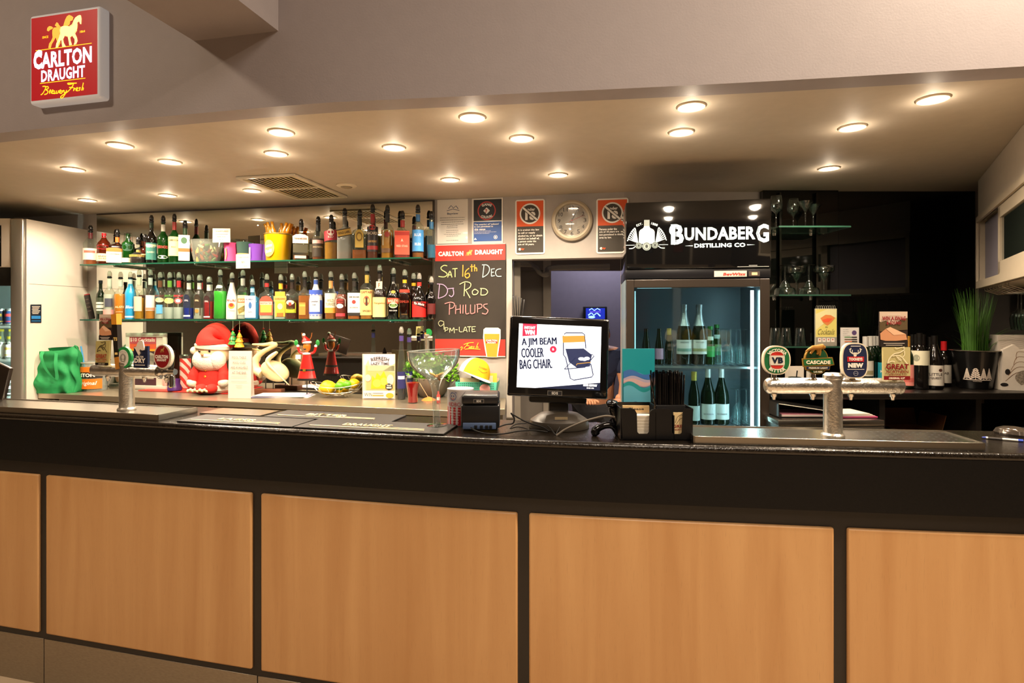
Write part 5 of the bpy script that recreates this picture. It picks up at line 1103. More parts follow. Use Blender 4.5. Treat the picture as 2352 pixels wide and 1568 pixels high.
G().tube(curve([(0, 0, .345), (.0, 0, .40), (.03, 0, .435), (.085, .0, .41), (.12, .0, .36), (.128, .01, .325)], 6), [.115, .114, .113, .111, .108, .104, .098, .092, .086, .08, .076, .072, .068, .064, .06, .056, .052, .049, .046, .043, .041, .039, .037, .035, .033, .031, .03, .028, .026, .024, .02], 20).build('hat', RED, t)
G().ell((-.128, -.02, .30), (.03, .03, .03), 14, 10).build('hat_pompom', FUR, t)
for x in (-.045, .028): G().ell((x, -.098, .300), (.008, .006, .009), 10, 8).build('eye', mat('#1a120e', .2), t)
G().ell((-.012, -.118, .277), (.010, .009, .009), 10, 8).build('nose', mat('#c07850', .6), t)
G().tube(curve([(.075, -.02, .21), (.10, -.05, .15), (.115, -.07, .09)], 5), [.03]*6+[.036]*5, 14).build('arm', RED, t); G().ell((.118, -.075, .075), (.038, .034, .034), 14, 10).build('mitten', FUR, t)
G().tube(curve([(-.075, -.02, .21), (-.105, -.05, .15), (-.115, -.06, .09)], 5), [.03]*6+[.036]*5, 14).build('arm', RED, t); G().ell((-.118, -.07, .075), (.034, .034, .034), 14, 10).build('mitten', FUR, t)
for x in (-.03, .045): G().ell((x, -.10, .035), (.038, .05, .034), 14, 10).build('boot', RED, t)
for z in (.12, .165): G().ell((-.01, -.088+.1*(z-.12), z), (.008, .005, .008), 10, 8).build('button', mat('#e0b040', .3, .6), t)
g = G()
for i in range(9): g.ell((-.10+i*.017, -.14, .025+.006*(i % 2)), (.012, .012, .012), 8, 6)
g.build('bead_string', mat('#e8d8a8', .5, noise=.3, ns=60), t)
# ---- tent card
p, s = pc(550, 915)
t = T('pool_cue_card', 'tall white tent card about the pool table beside the santa', 'card', (p.x, p.y, .951), -.03)
w, h = 53/s, 109/s
G().box(-w/2, w/2, 0, .0015, 0, h, M=Matrix.Rotation(-.03, 4, 'X')).box(-w/2, w/2, .0, .0015, 0, h, M=Matrix.Translation((0, .05, 0)) @ Matrix.Rotation(.43 if False else .30*0+.1, 4, 'X')).build('folded_card', mat('#dccfbf', .6), t)
decal(t, 'lettering', mat('#6a5a56', .7), [('t', q, 0, h*(1-f_), w*wd_, .016, dict(b=0)) for q, f_, wd_ in (('POOL TABLE', .14, .62), ('POOL CUES', .25, .55), ('ARE AVAILABLE', .35, .75), ('AT THE BAR', .46, .62))], y=-.004)
decal(t, 'text', mat('#d89a94', .7), [('r', 0, h*.46, w*.7, .002), ('r', 0, h*.36, w*.7, .002), ('r', 0, h*.28, w*.3, .002), ('r', 0, h*.24, w*.25, .002)], y=-.006)
# ---- pelican
p, s = pc(618, 904)
t = T('pelican_carving', 'cream carved wooden pelican on a brown block', 'ornament', (p.x, p.y, .951), -.08)
L_ = lambda x, y: ((x-618)/s, (904-y)/s)
PEL = mat('#e6d3a0', .6, noise=.1, ns=18, bump=.15, bs=60)
G().box(-.10, .105, -.03, .03, 0, .035, bev=.003).build('wood_block', mat('#6a3a22', .5, noise=.15, ns=20), t)
out = [(578,790),(600,787),(612,786),(622,784),(634,785),(638,792),(632,803),(618,813),(605,822),(600,830),(603,833),(618,815),(632,803),(644,803),(645,810),(636,822),(640,826),(650,838),(662,856),(668,866),(661,870),(670,880),(658,874),(646,866),(636,873),(622,876),(610,870),(606,862),(590,858),(583,845),(583,828),(590,812),(602,802),(612,797),(600,796),(580,794)]
bodyp = [L_(x, y) for x, y in [(604,836),(620,818),(636,806),(646,806),(640,822),(652,838),(663,858),(668,872),(656,868),(640,874),(620,876),(606,868),(603,852)]]
G().ell((0, 0, 0), (.108, .05, .072), 24, 16, Matrix.Translation((L_(632, 852)[0], 0, L_(632, 852)[1])) @ Matrix.Rotation(.35, 4, 'Y')).build('body', PEL, t)
b1 = [(L_(x, y)[0], 0, L_(x, y)[1]) for x, y in [(602,858),(588,850),(584,835),(590,820),(604,808),(620,800),(632,793)]]
G().tube(curve(b1, 5), [.045, .044, .042, .041, .040, .038, .037, .036, .035, .034, .033, .032, .031, .03, .029, .028, .027, .026, .025, .024, .023, .022, .021, .021, .02, .02, .02, .021, .022, .022, .02], 16, flat=.8).build('neck', PEL, t)
G().ell((L_(629, 792)[0], 0, L_(629, 792)[1]), (.030, .022, .022), 16, 10).build('head', PEL, t)
G().tube([(L_(628, 789)[0], 0, L_(628, 789)[1]), (L_(605, 792)[0], 0, L_(605, 792)[1]), (L_(578, 791)[0], 0, L_(578, 791)[1])], [.016, .012, .006], 12).build('bill', PEL, t)
G().tube([(L_(625, 797)[0], 0, L_(625, 797)[1]), (L_(600, 806)[0], 0, L_(600, 806)[1]), (L_(578, 801)[0], 0, L_(578, 801)[1])], [.012, .014, .003], 12, flat=.6).build('bill_pouch', mat('#d0ae70', .6), t)
wg = [(-.02, -.034, .12), (.02, -.045, .10), (.07, -.035, .06), (.125, -.01, .02)]
G().tube(curve([(L_(642, 808)[0], -.03, L_(642, 808)[1]), (L_(622, 828)[0], -.045, L_(622, 828)[1]), (L_(640, 852)[0], -.04, L_(640, 852)[1]), (L_(668, 884)[0], -.01, L_(668, 884)[1])], 5), [.02, .026, .030, .032, .032, .031, .030, .028, .026, .023, .020, .017, .014, .010, .007, .004], 14, flat=.5).build('wing', mat('#ead9ac', .6, bump=.3, bs=80), t)
for x in (610, 628): G().tube([(L_(x, 875)[0], 0, L_(x, 872)[1]), (L_(x, 900)[0], 0, .034)], .004, 8).build('leg', mat('#2a2018', .5), t)
p, s = pc(645, 911)
t = T('paper_stack', 'loose stack of white and lilac papers on the steel counter', 'papers', (p.x, p.y, .951))
for i in range(5): G().box(-.20+.01*i, .21-.012*i, -.06, .10, .003*i, .003*i+.0025, M=Matrix.Rotation(.05*math.sin(i*2), 4, 'Z')).build('sheet', mat('#efe9e2' if i % 2 == 0 else '#a8a4c8', .6), t)
# small pale cable loop over the counter edge
p = W(648, 925, 3.82)
# ---- reindeer figure
for (x, yb, lab) in ((705, 909, 'tin reindeer ornament in a red santa dress beside the lemons'),):
    p, s = pc(x, yb); t = T('reindeer_ornament', lab, 'ornament', (p.x, p.y, .951)); L_ = lambda X, Y: ((X-x)/s, (yb-Y)/s)
    G().lathe([(.035, 0), (.035, .004), (0, .006)], 20).build('stand', BLACKP, t); G().tube([(0, 0, .004), (0, 0, .13)], .0035, 8).build('post', BLACKP, t)
    z0 = (yb-872)/s; z1 = (yb-812)/s
    G().lathe([(.068, z0), (.066, z0+.003), (.046, (z0+z1)*.5), (.026, z1), (0, z1+.004)], 26, ry=.6).build('dress', mat('#cc1f1a', .3, coat=.4), t)
    G().open_lathe([(.070, z0-.004), (.067, z0+.012)], 26, ry=.6).build('hem', mat('#15100e', .4), t)
    G().open_lathe([(.053, z0+.062), (.050, z0+.076)], 26, ry=.62).build('belt', mat('#15100e', .4), t); G().box(-.016, .002, -.036, -.032, z0+.06, z0+.078).build('buckle', mat('#d8b040', .3, .8), t)
    G().ell((0, 0, z1+.048), (.026, .024, .040), 18, 12).build('head', mat('#c8701e', .3, coat=.3), t)
    G().ell((-.006, -.024, z1+.032), (.008, .006, .007), 10, 8).build('nose', mat('#201410', .3), t)
    G().lathe([(.028, 0), (.03, .012), (.0, .055)], 18, Matrix.Translation((-.004, 0, z1+.078)) @ Matrix.Rotation(-.3, 4, 'Y')).build('hat', mat('#cc1f1a', .4), t); G().lathe([(.030, 0), (.033, .008), (.028, .015)], 18, c=(0, 0, z1+.072)).build('hat_trim', mat('#f0e8dc', .7), t)
    G().ell((-.022, 0, z1+.13), .012, 10, 8).build('hat_pompom', mat('#f0e8dc', .7), t)
    for sg_ in (-1, 1):
        G().tube(curve([(sg_*.02, 0, z1+.0), (sg_*.05, 0, z1+.01), (sg_*.062, 0, z1+.045)], 4), .009, 8).build('arm', mat('#cc1f1a', .3), t); G().ell((sg_*.062, 0, z1+.052), .011, 10, 8).build('hand', mat('#f0e8dc', .6), t)
        G().ell((sg_*.075, 0, z1+.075), (.014, .005, .022), 10, 8, None).build('holly_leaf', mat('#2c8a3c', .4), t)
        G().tube(curve([(sg_*.012, 0, z1+.085), (sg_*.03, 0, z1+.115), (sg_*.035, 0, z1+.145)], 4), .004, 6).build('antler', mat('#8a4a1c', .4), t)
    G().ell((0, -.003, z1-.002), (.03, .022, .010), 14, 8).build('collar', mat('#f0e8dc', .8), t)
    G().box(-.065, -.03, -.038, -.036, z1-.035, z1-.006).build('gift_tag', mat('#f0e8dc', .6), t)
# ---- wire bowl with fruit
p, s = pc(776, 912)
FB_ = T('fruit_basket', 'shallow silver wire fruit basket with coil feet', 'basket', p)
g = G()
WIRE = mat('#cfc8b8', .25, .9)
for j, (rx, z) in enumerate(((.19, .075), (.14, .035), (.07, .018))):
    pts = [(rx*math.cos(a)*.98+.0, rx*.55*math.sin(a), z+.03*(abs(math.cos(a)))**2*(1 if j == 0 else .4)) for a in [2*PI*i/32 for i in range(33)]]
    G().tube(pts, .0028, 6).build('rim_wire' if j == 0 else 'ring_wire', WIRE, FB_)
for i in range(14):
    a = 2*PI*i/14; c_, s_ = math.cos(a), math.sin(a)
    G().tube(curve([(.19*c_, .104*s_, .075+.03*c_*c_), (.14*c_, .077*s_, .035+.012*c_*c_), (.07*c_, .038*s_, .018), (0, 0, .016)], 3), .0018, 5).build('rib_wire', WIRE, FB_)
for X in (-.06, .06):
    G().tube([(X+.012*math.cos(q), .0+.012*math.sin(q), .001+.015*q/12) for q in [i*.5 for i in range(25)]], .0018, 5).build('coil_foot', WIRE, FB_)
LEM = mat('#f2c310', .4, bump=.25, bs=160, noise=.08); LIM = mat('#5ea018', .4, bump=.25, bs=160, noise=.15)
def fruit(kind, x, y, r, dy, lab):
    d = p.y+dy; q = W(x, y, d)
    t = T(kind, lab, kind, q, group=kind+'s in the wire basket', rz=.3)
    G().lathe([(0, -r*1.18), (r*.2, -r*1.1), (r*.62, -r*.8), (r*.95, -r*.3), (r, 0), (r*.95, r*.3), (r*.62, r*.8), (r*.2, r*1.1), (0, r*1.18)], 20, Matrix.Rotation(1.3, 4, 'Y')).build('peel', LEM if kind == 'lemon' else LIM, t)
    G().ell((r*1.16, 0, -r*.2), r*.12, 8, 6).build('stem_end', mat('#6a7a20', .6), t)
fruit('lemon', 752, 890, .052, -.02, 'largest yellow lemon at the reindeer end of the wire basket')
fruit('lime', 780, 886, .031, -.06, 'green lime between the lemons near the big lemon')
fruit('lime', 797, 883, .031, -.05, 'green lime touching the round end lemon')
fruit('lemon', 812, 881, .036, -.02, 'round yellow lemon at the poster end of the wire basket')
fruit('lemon', 786, 896, .040, .03, 'yellow lemon half buried at the bottom of the wire basket')
fruit('lemon', 786, 880, .034, .05, 'yellow lemon behind the two limes')
# ---- refresh card
p, s = pc(870, 917)
t = T('promo_poster', 'upright promotional card reading refresh your lazy time beside the fruit', 'card', p, -.03)
w, h = 76/s, 104/s
G().box(-w/2, w/2, 0, .003, 0, h).box(-.02, .02, .003, .05, 0, .003).build('card', mat('#dccfb8', .5), t)
f = Flat(t, 870, 917, s, 0)
f('print', '#d8cfd8', [('r', 871, 826, 70, 24)]); f('print', '#e6cf9a', [('p', [(838,842),(846,826),(850,842),(852,895),(838,895)])]); f('print', '#d8b070', [('r', 874, 868, 66, 56)]); f('print', '#b8b890', [('r', 875, 846, 62, 12), ('p', [(880,852),(908,834),(908,856)])])
f('print', '#f2b820', [('p', [(852,893),(855,862),(862,870),(866,856),(874,864),(882,852),(888,866),(892,892)])]); f('print', '#f8d850', [('e', 866, 880, 10, 9), ('e', 882, 876, 8, 9)]); f('print', '#d8c8b8', [('e', 897, 872, 8, 12), ('e', 845, 868, 7, 8)])
f('lettering', '#3a332e', [('t', 'REFRESH', 873, 823, 42, 8, dict(arc=60, b=.01)), ('t', 'YOUR', 873, 829, 17, 4, dict(b=0)), ('t', 'LAZY TIME', 873, 835, 42, 5.5, dict(b=.01))])
f('emblem', '#1c1a18', [('p', [(886,884),(894,880),(902,884),(902,892),(894,896),(886,892)])]); f('lettering', '#f0e8d8', [('t', 'FIVE', 894, 885, 10, 3, dict(b=.05)), ('t', 'SEEDS', 894, 890, 12, 4, dict(b=.05))])
f('print', '#f2ead8', [('r', 870, 906, 72, 17)]); f('lettering', '#3a342c', [('t', 'WIN', 846, 906, 18, 8, dict(b=0)), ('r', 869, 903, 24, 1.2)]); f('print', '#c89a50', [('r', 869, 908, 26, 3)]); f('print', '#efa838', [('e', 896, 908, 9, 6)])
# ---- tall bottles by the plant
for x, top, yb, w, c, lab, gl_ in ((858, 745, 905, 15, '#2a2a50', 'tall clear bottle with purple collar behind the promotional card', 'C'), (886, 742, 905, 22, '#20223c', 'tall dark bottle behind the promotional card', 'D'), (922, 751, 917, 19, '#2c2c60', 'tall clear bottle with navy base label next to the plant', 'C'), (940, 755, 912, 17, '#2c2c60', 'second tall clear bottle with dark collar next to the plant', 'C')):
    p, s = pc(x, yb); h = (yb-top)/s-.05
    bottle(p, w/2/s, h, 'slope', gl_, ('#2a2c3c', .2), 'c', ('#4a3a78', .9, .98), [('r', .30, .26, 1.3, c), ('r', .34, .05, .8, '#c8c8d8')], [], label=lab, group='tall bottles beside the potted plant', name='spirit_bottle')
p, s = pc(960, 905); t = T('drink_ticket', 'small cream tent card standing on a tall clip behind the big glass', 'card', (p.x, p.y+.02, .951))
G().box(-.035, .035, 0, .002, .30, .43).build('card', mat('#f2e6c8', .6), t); G().tube([(0, .004, 0), (0, .004, .42)], .002, 6).build('clip_wire', CHROME, t); G().lathe([(.02, 0), (.02, .004), (0, .006)], 14).build('clip_base', CHROME, t)
decal(t, 'text', mat('#4a4438', .6), [('t', 'BUY 2 AND', 0, .40, .05, .009), ('t', 'SAVE $1', 0, .385, .035, .009)])
# ---- potted plant
p, s = pc(990, 911)
t = T('potted_plant', 'bright green leafy bush in a grey brown round pot on the counter', 'plant', (p.x, p.y+.01, .951))
G().lathe([(.07, 0), (.10, .03), (.128, .09), (.13, .13), (.12, .135), (.115, .12), (0, .115)], 30).build('pot', mat('#6a5c4c', .7, noise=.15, ns=15), t)
g = G(); r_ = random.Random(5)
for i in range(900):
    a = r_.random()*2*PI; e = math.asin(r_.uniform(-.25, 1)); R_ = r_.uniform(.13, .205)
    c_ = Vector((R_*math.cos(a)*math.cos(e)*1.0, R_*math.sin(a)*math.cos(e)*.6, .15+R_*math.sin(e)*.78))
    d_ = Vector((r_.uniform(-1, 1), r_.uniform(-1, 1), r_.uniform(-.2, 1))).normalized()*.016; n_ = d_.cross(Vector((r_.uniform(-1, 1), r_.uniform(-1, 1), r_.uniform(-1, 1)))).normalized()*.008
    g.add([c_-d_, c_+n_, c_+d_, c_-n_], [(0, 1, 2, 3)])
o = g.build('foliage', mat('#6aa21e', .6, noise=.35, ns=12), t, smooth=False); o['kind'] = 'stuff'
G().ell((0, 0, .18), (.14, .10, .09), 16, 10).build('foliage_core', mat('#3c6414', .8, bump=.6, bs=60), t)
# ---- red drink
p, s = pc(948, 925)
t = T('red_drink', 'curvy glass of red soft drink on the counter edge', 'drink', p)
k = 16/s; hh_ = 58/s
G().open_lathe([(0, .002), (k*.72, 0), (k*.74, .006), (k*.70, hh_*.25), (k*.86, hh_*.6), (k, hh_*.8), (k, hh_), (k-.002, hh_)], 28).build('glass_body', CLEARK, t)
G().lathe([(0, .004), (k*.68, .005), (k*.66, hh_*.25), (k*.82, hh_*.6), (k*.95, hh_*.8), (0, hh_*.8)], 28).build('liquid', mat('#a80c10', .2, coat=.3), t)
p, s = pc(978, 919)
t = T('cocktail_umbrella', 'folded orange paper umbrella on a wooden stick near the red drink', 'paper umbrella', p)
G().tube([(-.045, 0, .12), (.02, 0, .012)], .0018, 6).build('stick', mat('#d8b080', .6), t); G().lathe([(.05, 0.0), (.03, .014), (0, .024)], 10, c=(.02, 0, 0)).build('canopy', mat('#d8843a', .6), t)
p, s = pc(1007, 926)
t = T('sauce_bottle', 'tiny red and white bottle beside the big stemmed glass', 'bottle', p)
G().lathe([(.011, 0), (.012, .003), (.012, .05), (.006, .06), (.006, .075), (0, .076)], 14).build('glass_body', mat('#c83830', .3), t); decal(t, 'bottle_label', mat('#f0e8e0', .5), [('r', 0, .03, .02, .02)], R=.0125)
# ---- teal basket with books and the cap
p, s = pc(1092, 925)
t = T('teal_basket', 'turquoise perforated basket full of leaflets', 'basket', (p.x, p.y+.06, .951), -.1)
w = .125; hb = .125
TEAL = mat('#58c0a4', .5)
def bas(v, k): a = k*(1+.10*v); return a
g = G()
pts = [(-w, 0), (w, 0), (w+.012, hb), (-w-.012, hb)]
g.prism(pts, 0, .004); g.prism(pts, .15, .154)
g.box(-w, w, 0, .15, 0, .004); g.add([(-w, 0, 0), (-w, .154, 0), (-w-.012, .154, hb), (-w-.012, 0, hb)], [(0, 1, 2, 3)]); g.add([(w, 0, 0), (w, .154, 0), (w+.012, .154, hb), (w+.012, 0, hb)], [(3, 2, 1, 0)])
g.build('basket_body', TEAL, t, smooth=False)
decal(t, 'perforations', mat('#1f5a4c', .6), [('r', -w+.012+.0125*i, .03+.014*j, .006, .007) for i in range(19) for j in range(7)], y=-.0006)
for i, (x0, x1, h_, c) in enumerate(((-.11, .02, .15, '#d8c8a0'), (-.04, .07, .165, '#3a70b8'), (.02, .10, .16, '#ecdcc0'), (.05, .125, .175, '#e8c84a'), (.09, .135, .14, '#d8b8a0'))):
    G().box(x0, x1, .02+.025*i, .025+.025*i, .006, h_).build('leaflet', mat(c, .6), t)
G().ell((.06, -.012, .085), (.035, .012, .03), 16, 10).build('pink_flower', mat('#f0a8a0', .6), t)
p, s = pc(1092, 925); q = W(1088, 870, p.y+.10)
t = T('trucker_cap', 'yellow and white trucker cap resting on the turquoise basket', 'cap', (q.x, q.y, .951+.165))
K = 41/s
Mc = Matrix.Rotation(.35, 4, 'Y') @ Matrix.Rotation(-.1, 4, 'X')
def dome(a0, a1, k=1.0, n=14, m_=9):
    g = G(); vs = []
    for j in range(m_+1):
        e = PI/2*j/m_
        for i in range(n+1):
            a = a0+(a1-a0)*i/n; vs.append((.105*k*math.cos(a)*math.cos(e)**.8, .105*k*math.sin(a)*math.cos(e)**.8, .118*k*math.sin(e)))
    return g.add(vs, [(j*(n+1)+i, j*(n+1)+i+1, (j+1)*(n+1)+i+1, (j+1)*(n+1)+i) for j in range(m_) for i in range(n)])
def domeM(a0, a1, k, nm, c):
    g = dome(a0, a1, k); g.v = [tuple(Mc @ Vector(v)) for v in g.v]; g.build(nm, mat(c, .8, bump=.2, bs=200), t)
domeM(-2.3, .2, 1.0, 'front_panel', '#f5bb14'); domeM(.2, 2*PI-2.3, .995, 'back_panel', '#e2d6c4')
g = G(); vs = []; n = 16
for j in (0, 1):
    for i in range(n+1):
        a = -2.25+2.4*i/n
        if j == 0: vs.append((.105*math.cos(a), .105*math.sin(a), .004))
        else:
            bx = math.sin(PI*i/n); vs.append((.105*math.cos(a)+.075*bx*math.cos(-1.05), .105*math.sin(a)+.075*bx*math.sin(-1.05), -.012*bx+.002))
g.add(vs, [(i, i+1, n+2+i, n+1+i) for i in range(n)]); g.v = [tuple(Mc @ Vector(v)) for v in g.v]; g.build('peak', mat('#efe4d0', .8), t)
def cappt(u, v, k=1.012):
    a = -1.05+u/.105; e = .25+v/.11
    return tuple(Mc @ Vector((.105*k*math.cos(a)*math.cos(e)**.8, .105*k*math.sin(a)*math.cos(e)**.8, .118*k*math.sin(e))))
V, Fc = shape2d([('t', 'Bundaberg', 0, .035, .075, .022, dict(sh=.2, b=.03)), ('s', curve([(-.04, .02), (0, .008), (.04, .02)], 5), .004)])
me = bpy.data.meshes.new('lettering'); me.from_pydata([cappt(u, v) for u, v in V], [], Fc); me.materials.append(mat('#a87818', .6)); o = bpy.data.objects.new('lettering', me); COL.objects.link(o); o.parent = t
# ---- hanging tree ornaments
for x, y0, y1, c, lab in ((535, 757, 792, '#2c8a3a', 'small green christmas tree ornament hanging from the lower shelf'), (550, 760, 798, '#d8a020', 'small gold christmas tree ornament hanging from the lower shelf')):
    pp, s = shelfpos(x, .19); t = T('tree_ornament', lab, 'ornament', (pp.x, pp.y, 1.5-(y1-728)/s), group='tree ornaments hanging from the shelf'); h = (y1-y0)/s
    G().lathe([(.012, 0), (.034, .004), (.020, h*.33), (.028, h*.34), (.014, h*.62), (.02, h*.63), (0, h)], 12).build('tree_body', mat(c, .4, bump=.9, bs=150, noise=.3, ns=60, coat=.3), t)
    G().tube([(0, 0, h), (0, 0, 1.474-t.location.z)], .0012, 5).build('string', mat('#d8d0b0', .6), t)
    for i in range(9): G().ell((.024*math.cos(i*2.4)*(1-i/12), .024*math.sin(i*2.4)*(1-i/12)-.006, .008+h*.09*i), .005, 8, 6).build('bauble', mat('#c8282a' if i % 2 else '#f0d060', .3), t)
    G().ell((0, 0, h), .007, 8, 6).build('bauble', mat('#d83028', .3), t)
# ---------------------------------------------------------------- inside the black fridge
def fb(x, top, yb, w, zs, style, gc, d=3.13, **k):
    s = F/d; h = (yb-top)/s
    return bottle(Vector(((x-CX)/s, d, zs+.001)), w/2/s, h, style, gc, **k)
GA, GBm = 'bottles on the upper wire shelf of the black fridge', 'bottles on the lower wire shelf of the black fridge'
fb(1484, 756, 838, 19, ZA, 'champ', 'V', pour=None, labels=[('r', .3, .3, 1.2, '#c8c8d8')], neck=('#d8d42a', .60, .64), label='small green wine bottle with yellow collar on the upper fridge shelf', group=GA, rn=.011)
fb(1514, 756, 838, 19, ZA, 'champ', 'V', pour=None, labels=[('r', .3, .3, 1.2, '#d8a8c8')], neck=('#e05a8a', .60, .64), label='small wine bottle with pink collar on the upper fridge shelf', group=GA, rn=.011)
fb(1537, 756, 838, 19, ZA, 'champ', 'V', pour='s', cap='#c8a850', labels=[('p', .28, .26, 1.1, '#e0d8b8')], label='small wine bottle with gold foil neck on the upper fridge shelf', group=GA, rn=.011)
for x, lab, c2 in ((1571, 'sparkling wine bottle with silver foil nearer the yellow collared bottle', '#7aa89a'), (1606, 'sparkling wine bottle with silver foil next to the green beer bottle', '#a8a878')):
    t = fb(x, 703, 838, 34, ZA, 'champ', 'V', pour='k', cap='#d0d4d2', labels=[('r', .30, .24, 1.2, '#e8e8e0'), ('r', .25, .05, 1.0, c2)], texts=[('VINEYARD', .38, .02, .6, '#6a6a6a')], label=lab, group=GA, rn=.013)
    h = 135/(F/3.13); rr = .0135
    G().open_lathe([(.0325, h*.655), (.0255, h*.72), (.0172, h*.84), (.0158, h*.92), (.0178, h*.94), (.0172, h+.005), (0, h+.007)], 18).build('foil', mat('#cfd4d4', .35, .8, bump=.5, bs=120), t)
for x, d in ((1631, 3.12), (1646, 3.24)):
    fb(x, 752, 838, 20, ZA, 'wine', 'G', d=d, pour='k', cap='#2a8a3a', labels=[('r', .35, .28, 1.2, '#3aa050'), ('r', .7, .1, .6, '#d8e8d8')], liq=('#3ab040', .7), label='green beer bottle %s the sparkling wine in the fridge' % ('beside' if x == 1631 else 'half hidden behind another, right of'.replace(', right of', ' near')), group=GA, rn=.0125)
nm = ['by the green bottles', 'second along', 'third along', 'by the light tube']
for i, x in enumerate((1657, 1683, 1706, 1729)):
    for j, d in enumerate((3.14, 3.26)):
        stem('flute', Vector(((x-5-10*j-CX)*d/F, d, ZA+.001)), 'upturned champagne flute in the %s row of the upper fridge shelf, %s' % (('front', 'back')[j], nm[i]), 'upturned champagne flutes in the black fridge', True, .95)
fb(1556, 871, 978, 28, ZB, 'wine', 'V', pour='k', cap='#c8a850', labels=[('r', .2, .3, 1.2, '#d8e8e4')], label='green wine bottle partly behind the black straws', group=GBm)
fb(1594, 858, 978, 26, ZB, 'slope', 'V', pour='s', cap='#d8c058', labels=[('r', .22, .28, 1.2, '#e0f0ee')], label='slender wine bottle with yellow foil beside the black straws', group=GBm)
for x, lab in ((1626, 'wine bottle with white screw cap nearer the straws'), (1657, 'wine bottle with white screw cap nearer the upright glasses')):
    fb(x, 852, 978, 33, ZB, 'slope', 'V', pour='s', cap='#dfe6e4', liq=('#c8d070', .6), labels=[('r', .24, .28, 1.25, '#eef6f4')], texts=[('SAUVIGNON', .2, .03, .7, '#8a8a8a')], label=lab+' on the lower fridge shelf', group=GBm)
for i, (x, d) in enumerate(((1691, 3.13), (1714, 3.13), (1697, 3.26))):
    stem('flute', Vector(((x-CX)*d/F, d, ZB+.001)), 'upturned champagne flute %s on the lower fridge shelf' % ('beside the white capped wine', 'beside the light tube', 'behind two others')[i], 'upturned flutes on the lower fridge shelf', True, .95)
# ---------------------------------------------------------------- wine bottles on the black counter
ZC = 1.101; GW = 'wine bottles on the black counter'
def wb(x, top, w, d=3.22, yb=None, **k):
    s = F/d; h = 1.5-(top-728)/s-ZC
    return bottle(Vector(((x-CX)/s, d, ZC)), w/2/s, h, k.pop('style', 'wine'), k.pop('gc', 'DG'), group=GW, pour='s', **k)
wb(1988, 773, 31, 3.22, cap='#d8d4cc', labels=[('r', .38, .30, 1.2, '#e8e4d4'), ('r', .30, .08, 1.0, '#a8a078')], label='wine bottle with white cap just behind the antlered beer badge')
for x, d in ((1999, 3.34), (2006, 3.42), (2013, 3.5)):
    wb(x, 772, 28, d, cap='#d0ccc4', labels=[('r', .3, .24, 1.2, '#3aa8b8')] if x == 2013 else [], label='wine bottle with pale cap in the %s of the file beside the win card' % {1999: 'second place', 2006: 'third place', 2013: 'last place'}[x])
wb(2032, 774, 28, 3.3, cap='#d0ccc4', labels=[('r', .30, .36, 1.25, '#35a8bc')], texts=[('MOON', .3, .06, .8, '#e8f4f4')], label='wine bottle with cyan label behind the olive beer badge')
wb(2084, 772, 31, 3.18, cap='#c8903a', gc='V', labels=[('r', .26, .40, 1.25, '#e89084'), ('r', .17, .08, 1.2, '#d86a60')], label='wine bottle with salmon pink label beside the olive beer badge')
wb(2112, 765, 38, 3.16, cap='#14110f', gc='D', labels=[('r', .58-.02, .26, 1.25, '#e8e2c4'), ('e', .56, .12, .3, '#a0a088', -.5)], label='broad wine bottle with cream label below its shoulder')
for x, d in ((2104, 3.34), (2120, 3.36), (2096, 3.4)):
    wb(x, 768, 28, d, cap='#14110f', gc='D', label={2104: 'dark unlabelled wine bottle directly behind the broad cream labelled one', 2120: 'dark unlabelled wine bottle behind and plantward of the broad one', 2096: 'dark unlabelled wine bottle behind the salmon labelled one'}[x])
wb(2146, 771, 36, 3.16, cap='#14110f', gc='D', style='slope', labels=[('r', .26, .38, 1.2, '#e6ded0'), ('e', .36, .06, .2, '#5a3a30', .5)], texts=[('LITTLE', .28, .05, .7, '#3a3028'), ('QUEST', .21, .045, .6, '#3a3028')], label='wine bottle with white spotted label and lettering')
wb(2136, 774, 28, 3.36, cap='#14110f', gc='D', label='dark wine bottle in the second row behind the spotted label')
wb(2168, 784, 28, 3.28, cap='#c81e24', gc='D', labels=[('r', .28, .40, 1.25, '#d8d0c0')], texts=[('CAB', .3, .05, .5, '#4a4038')], label='wine bottle with bright red cap nearest the plant bucket')
# napkins, cup and cards behind the taps
p = A(1830, 3.15, ZC); s = F/3.15
t = T('menu_holder', 'white folded menus standing behind the round green badge', 'menus', p)
G().box(-.055, .05, .02, .024, 0, .125).box(.07, .10, .03, .034, 0, .095).build('menu', mat('#e8dccb', .6), t); G().box(-.05, .10, -.01, .05, 0, .004).build('base', BLACKP, t)
G().box(-.02, .015, .03, .034, 0, .11, M=Matrix.Rotation(.1, 4, 'Y')).build('menu', mat('#dccdb8', .6), t)
t = T('straw_tumbler', 'small dark metal tumbler holding a black straw by the folded menus', 'tumbler', A(1826, 3.06, ZC))
G().lathe([(.024, 0), (.026, .004), (.034, .075), (.031, .075), (.022, .01), (0, .01)], 24).build('cup_body', mat('#3a4038', .3, .3, noise=.3, ns=30), t)
G().tube([(0, 0, .01), (.012, .0, .11)], .003, 6).build('straw', BLACKP, t)
p = A(1952, 3.08, ZC); s = F/3.08
t = T('wine_chart_card', 'tall grey and white card with a purple dot behind the taps', 'card', p)
h = 1.5-(752-728)/s-ZC
G().box(-.05, .05, 0, .004, 0, h).build('card', mat('#cfcac4', .5), t)
f = Flat(t, 1952, 0, s, 0); f.yc = 728+(1.5-ZC)*s
f('print', '#55406a', [('e', 1962, 764, 5.5, 5.5)]); f('text', '#8a8884', lines(1936, 757, 771, 4, 18, .8, 9, 'l'))
for i, c in enumerate(('#4a8a4a', '#6a4a30', '#d8682a')): f('print', c, [('r', 1950, 774+i*5, 22, 1.6)]); f('print', '#22201e', [('r', 1962, 774+i*5, 12, 2.2)])
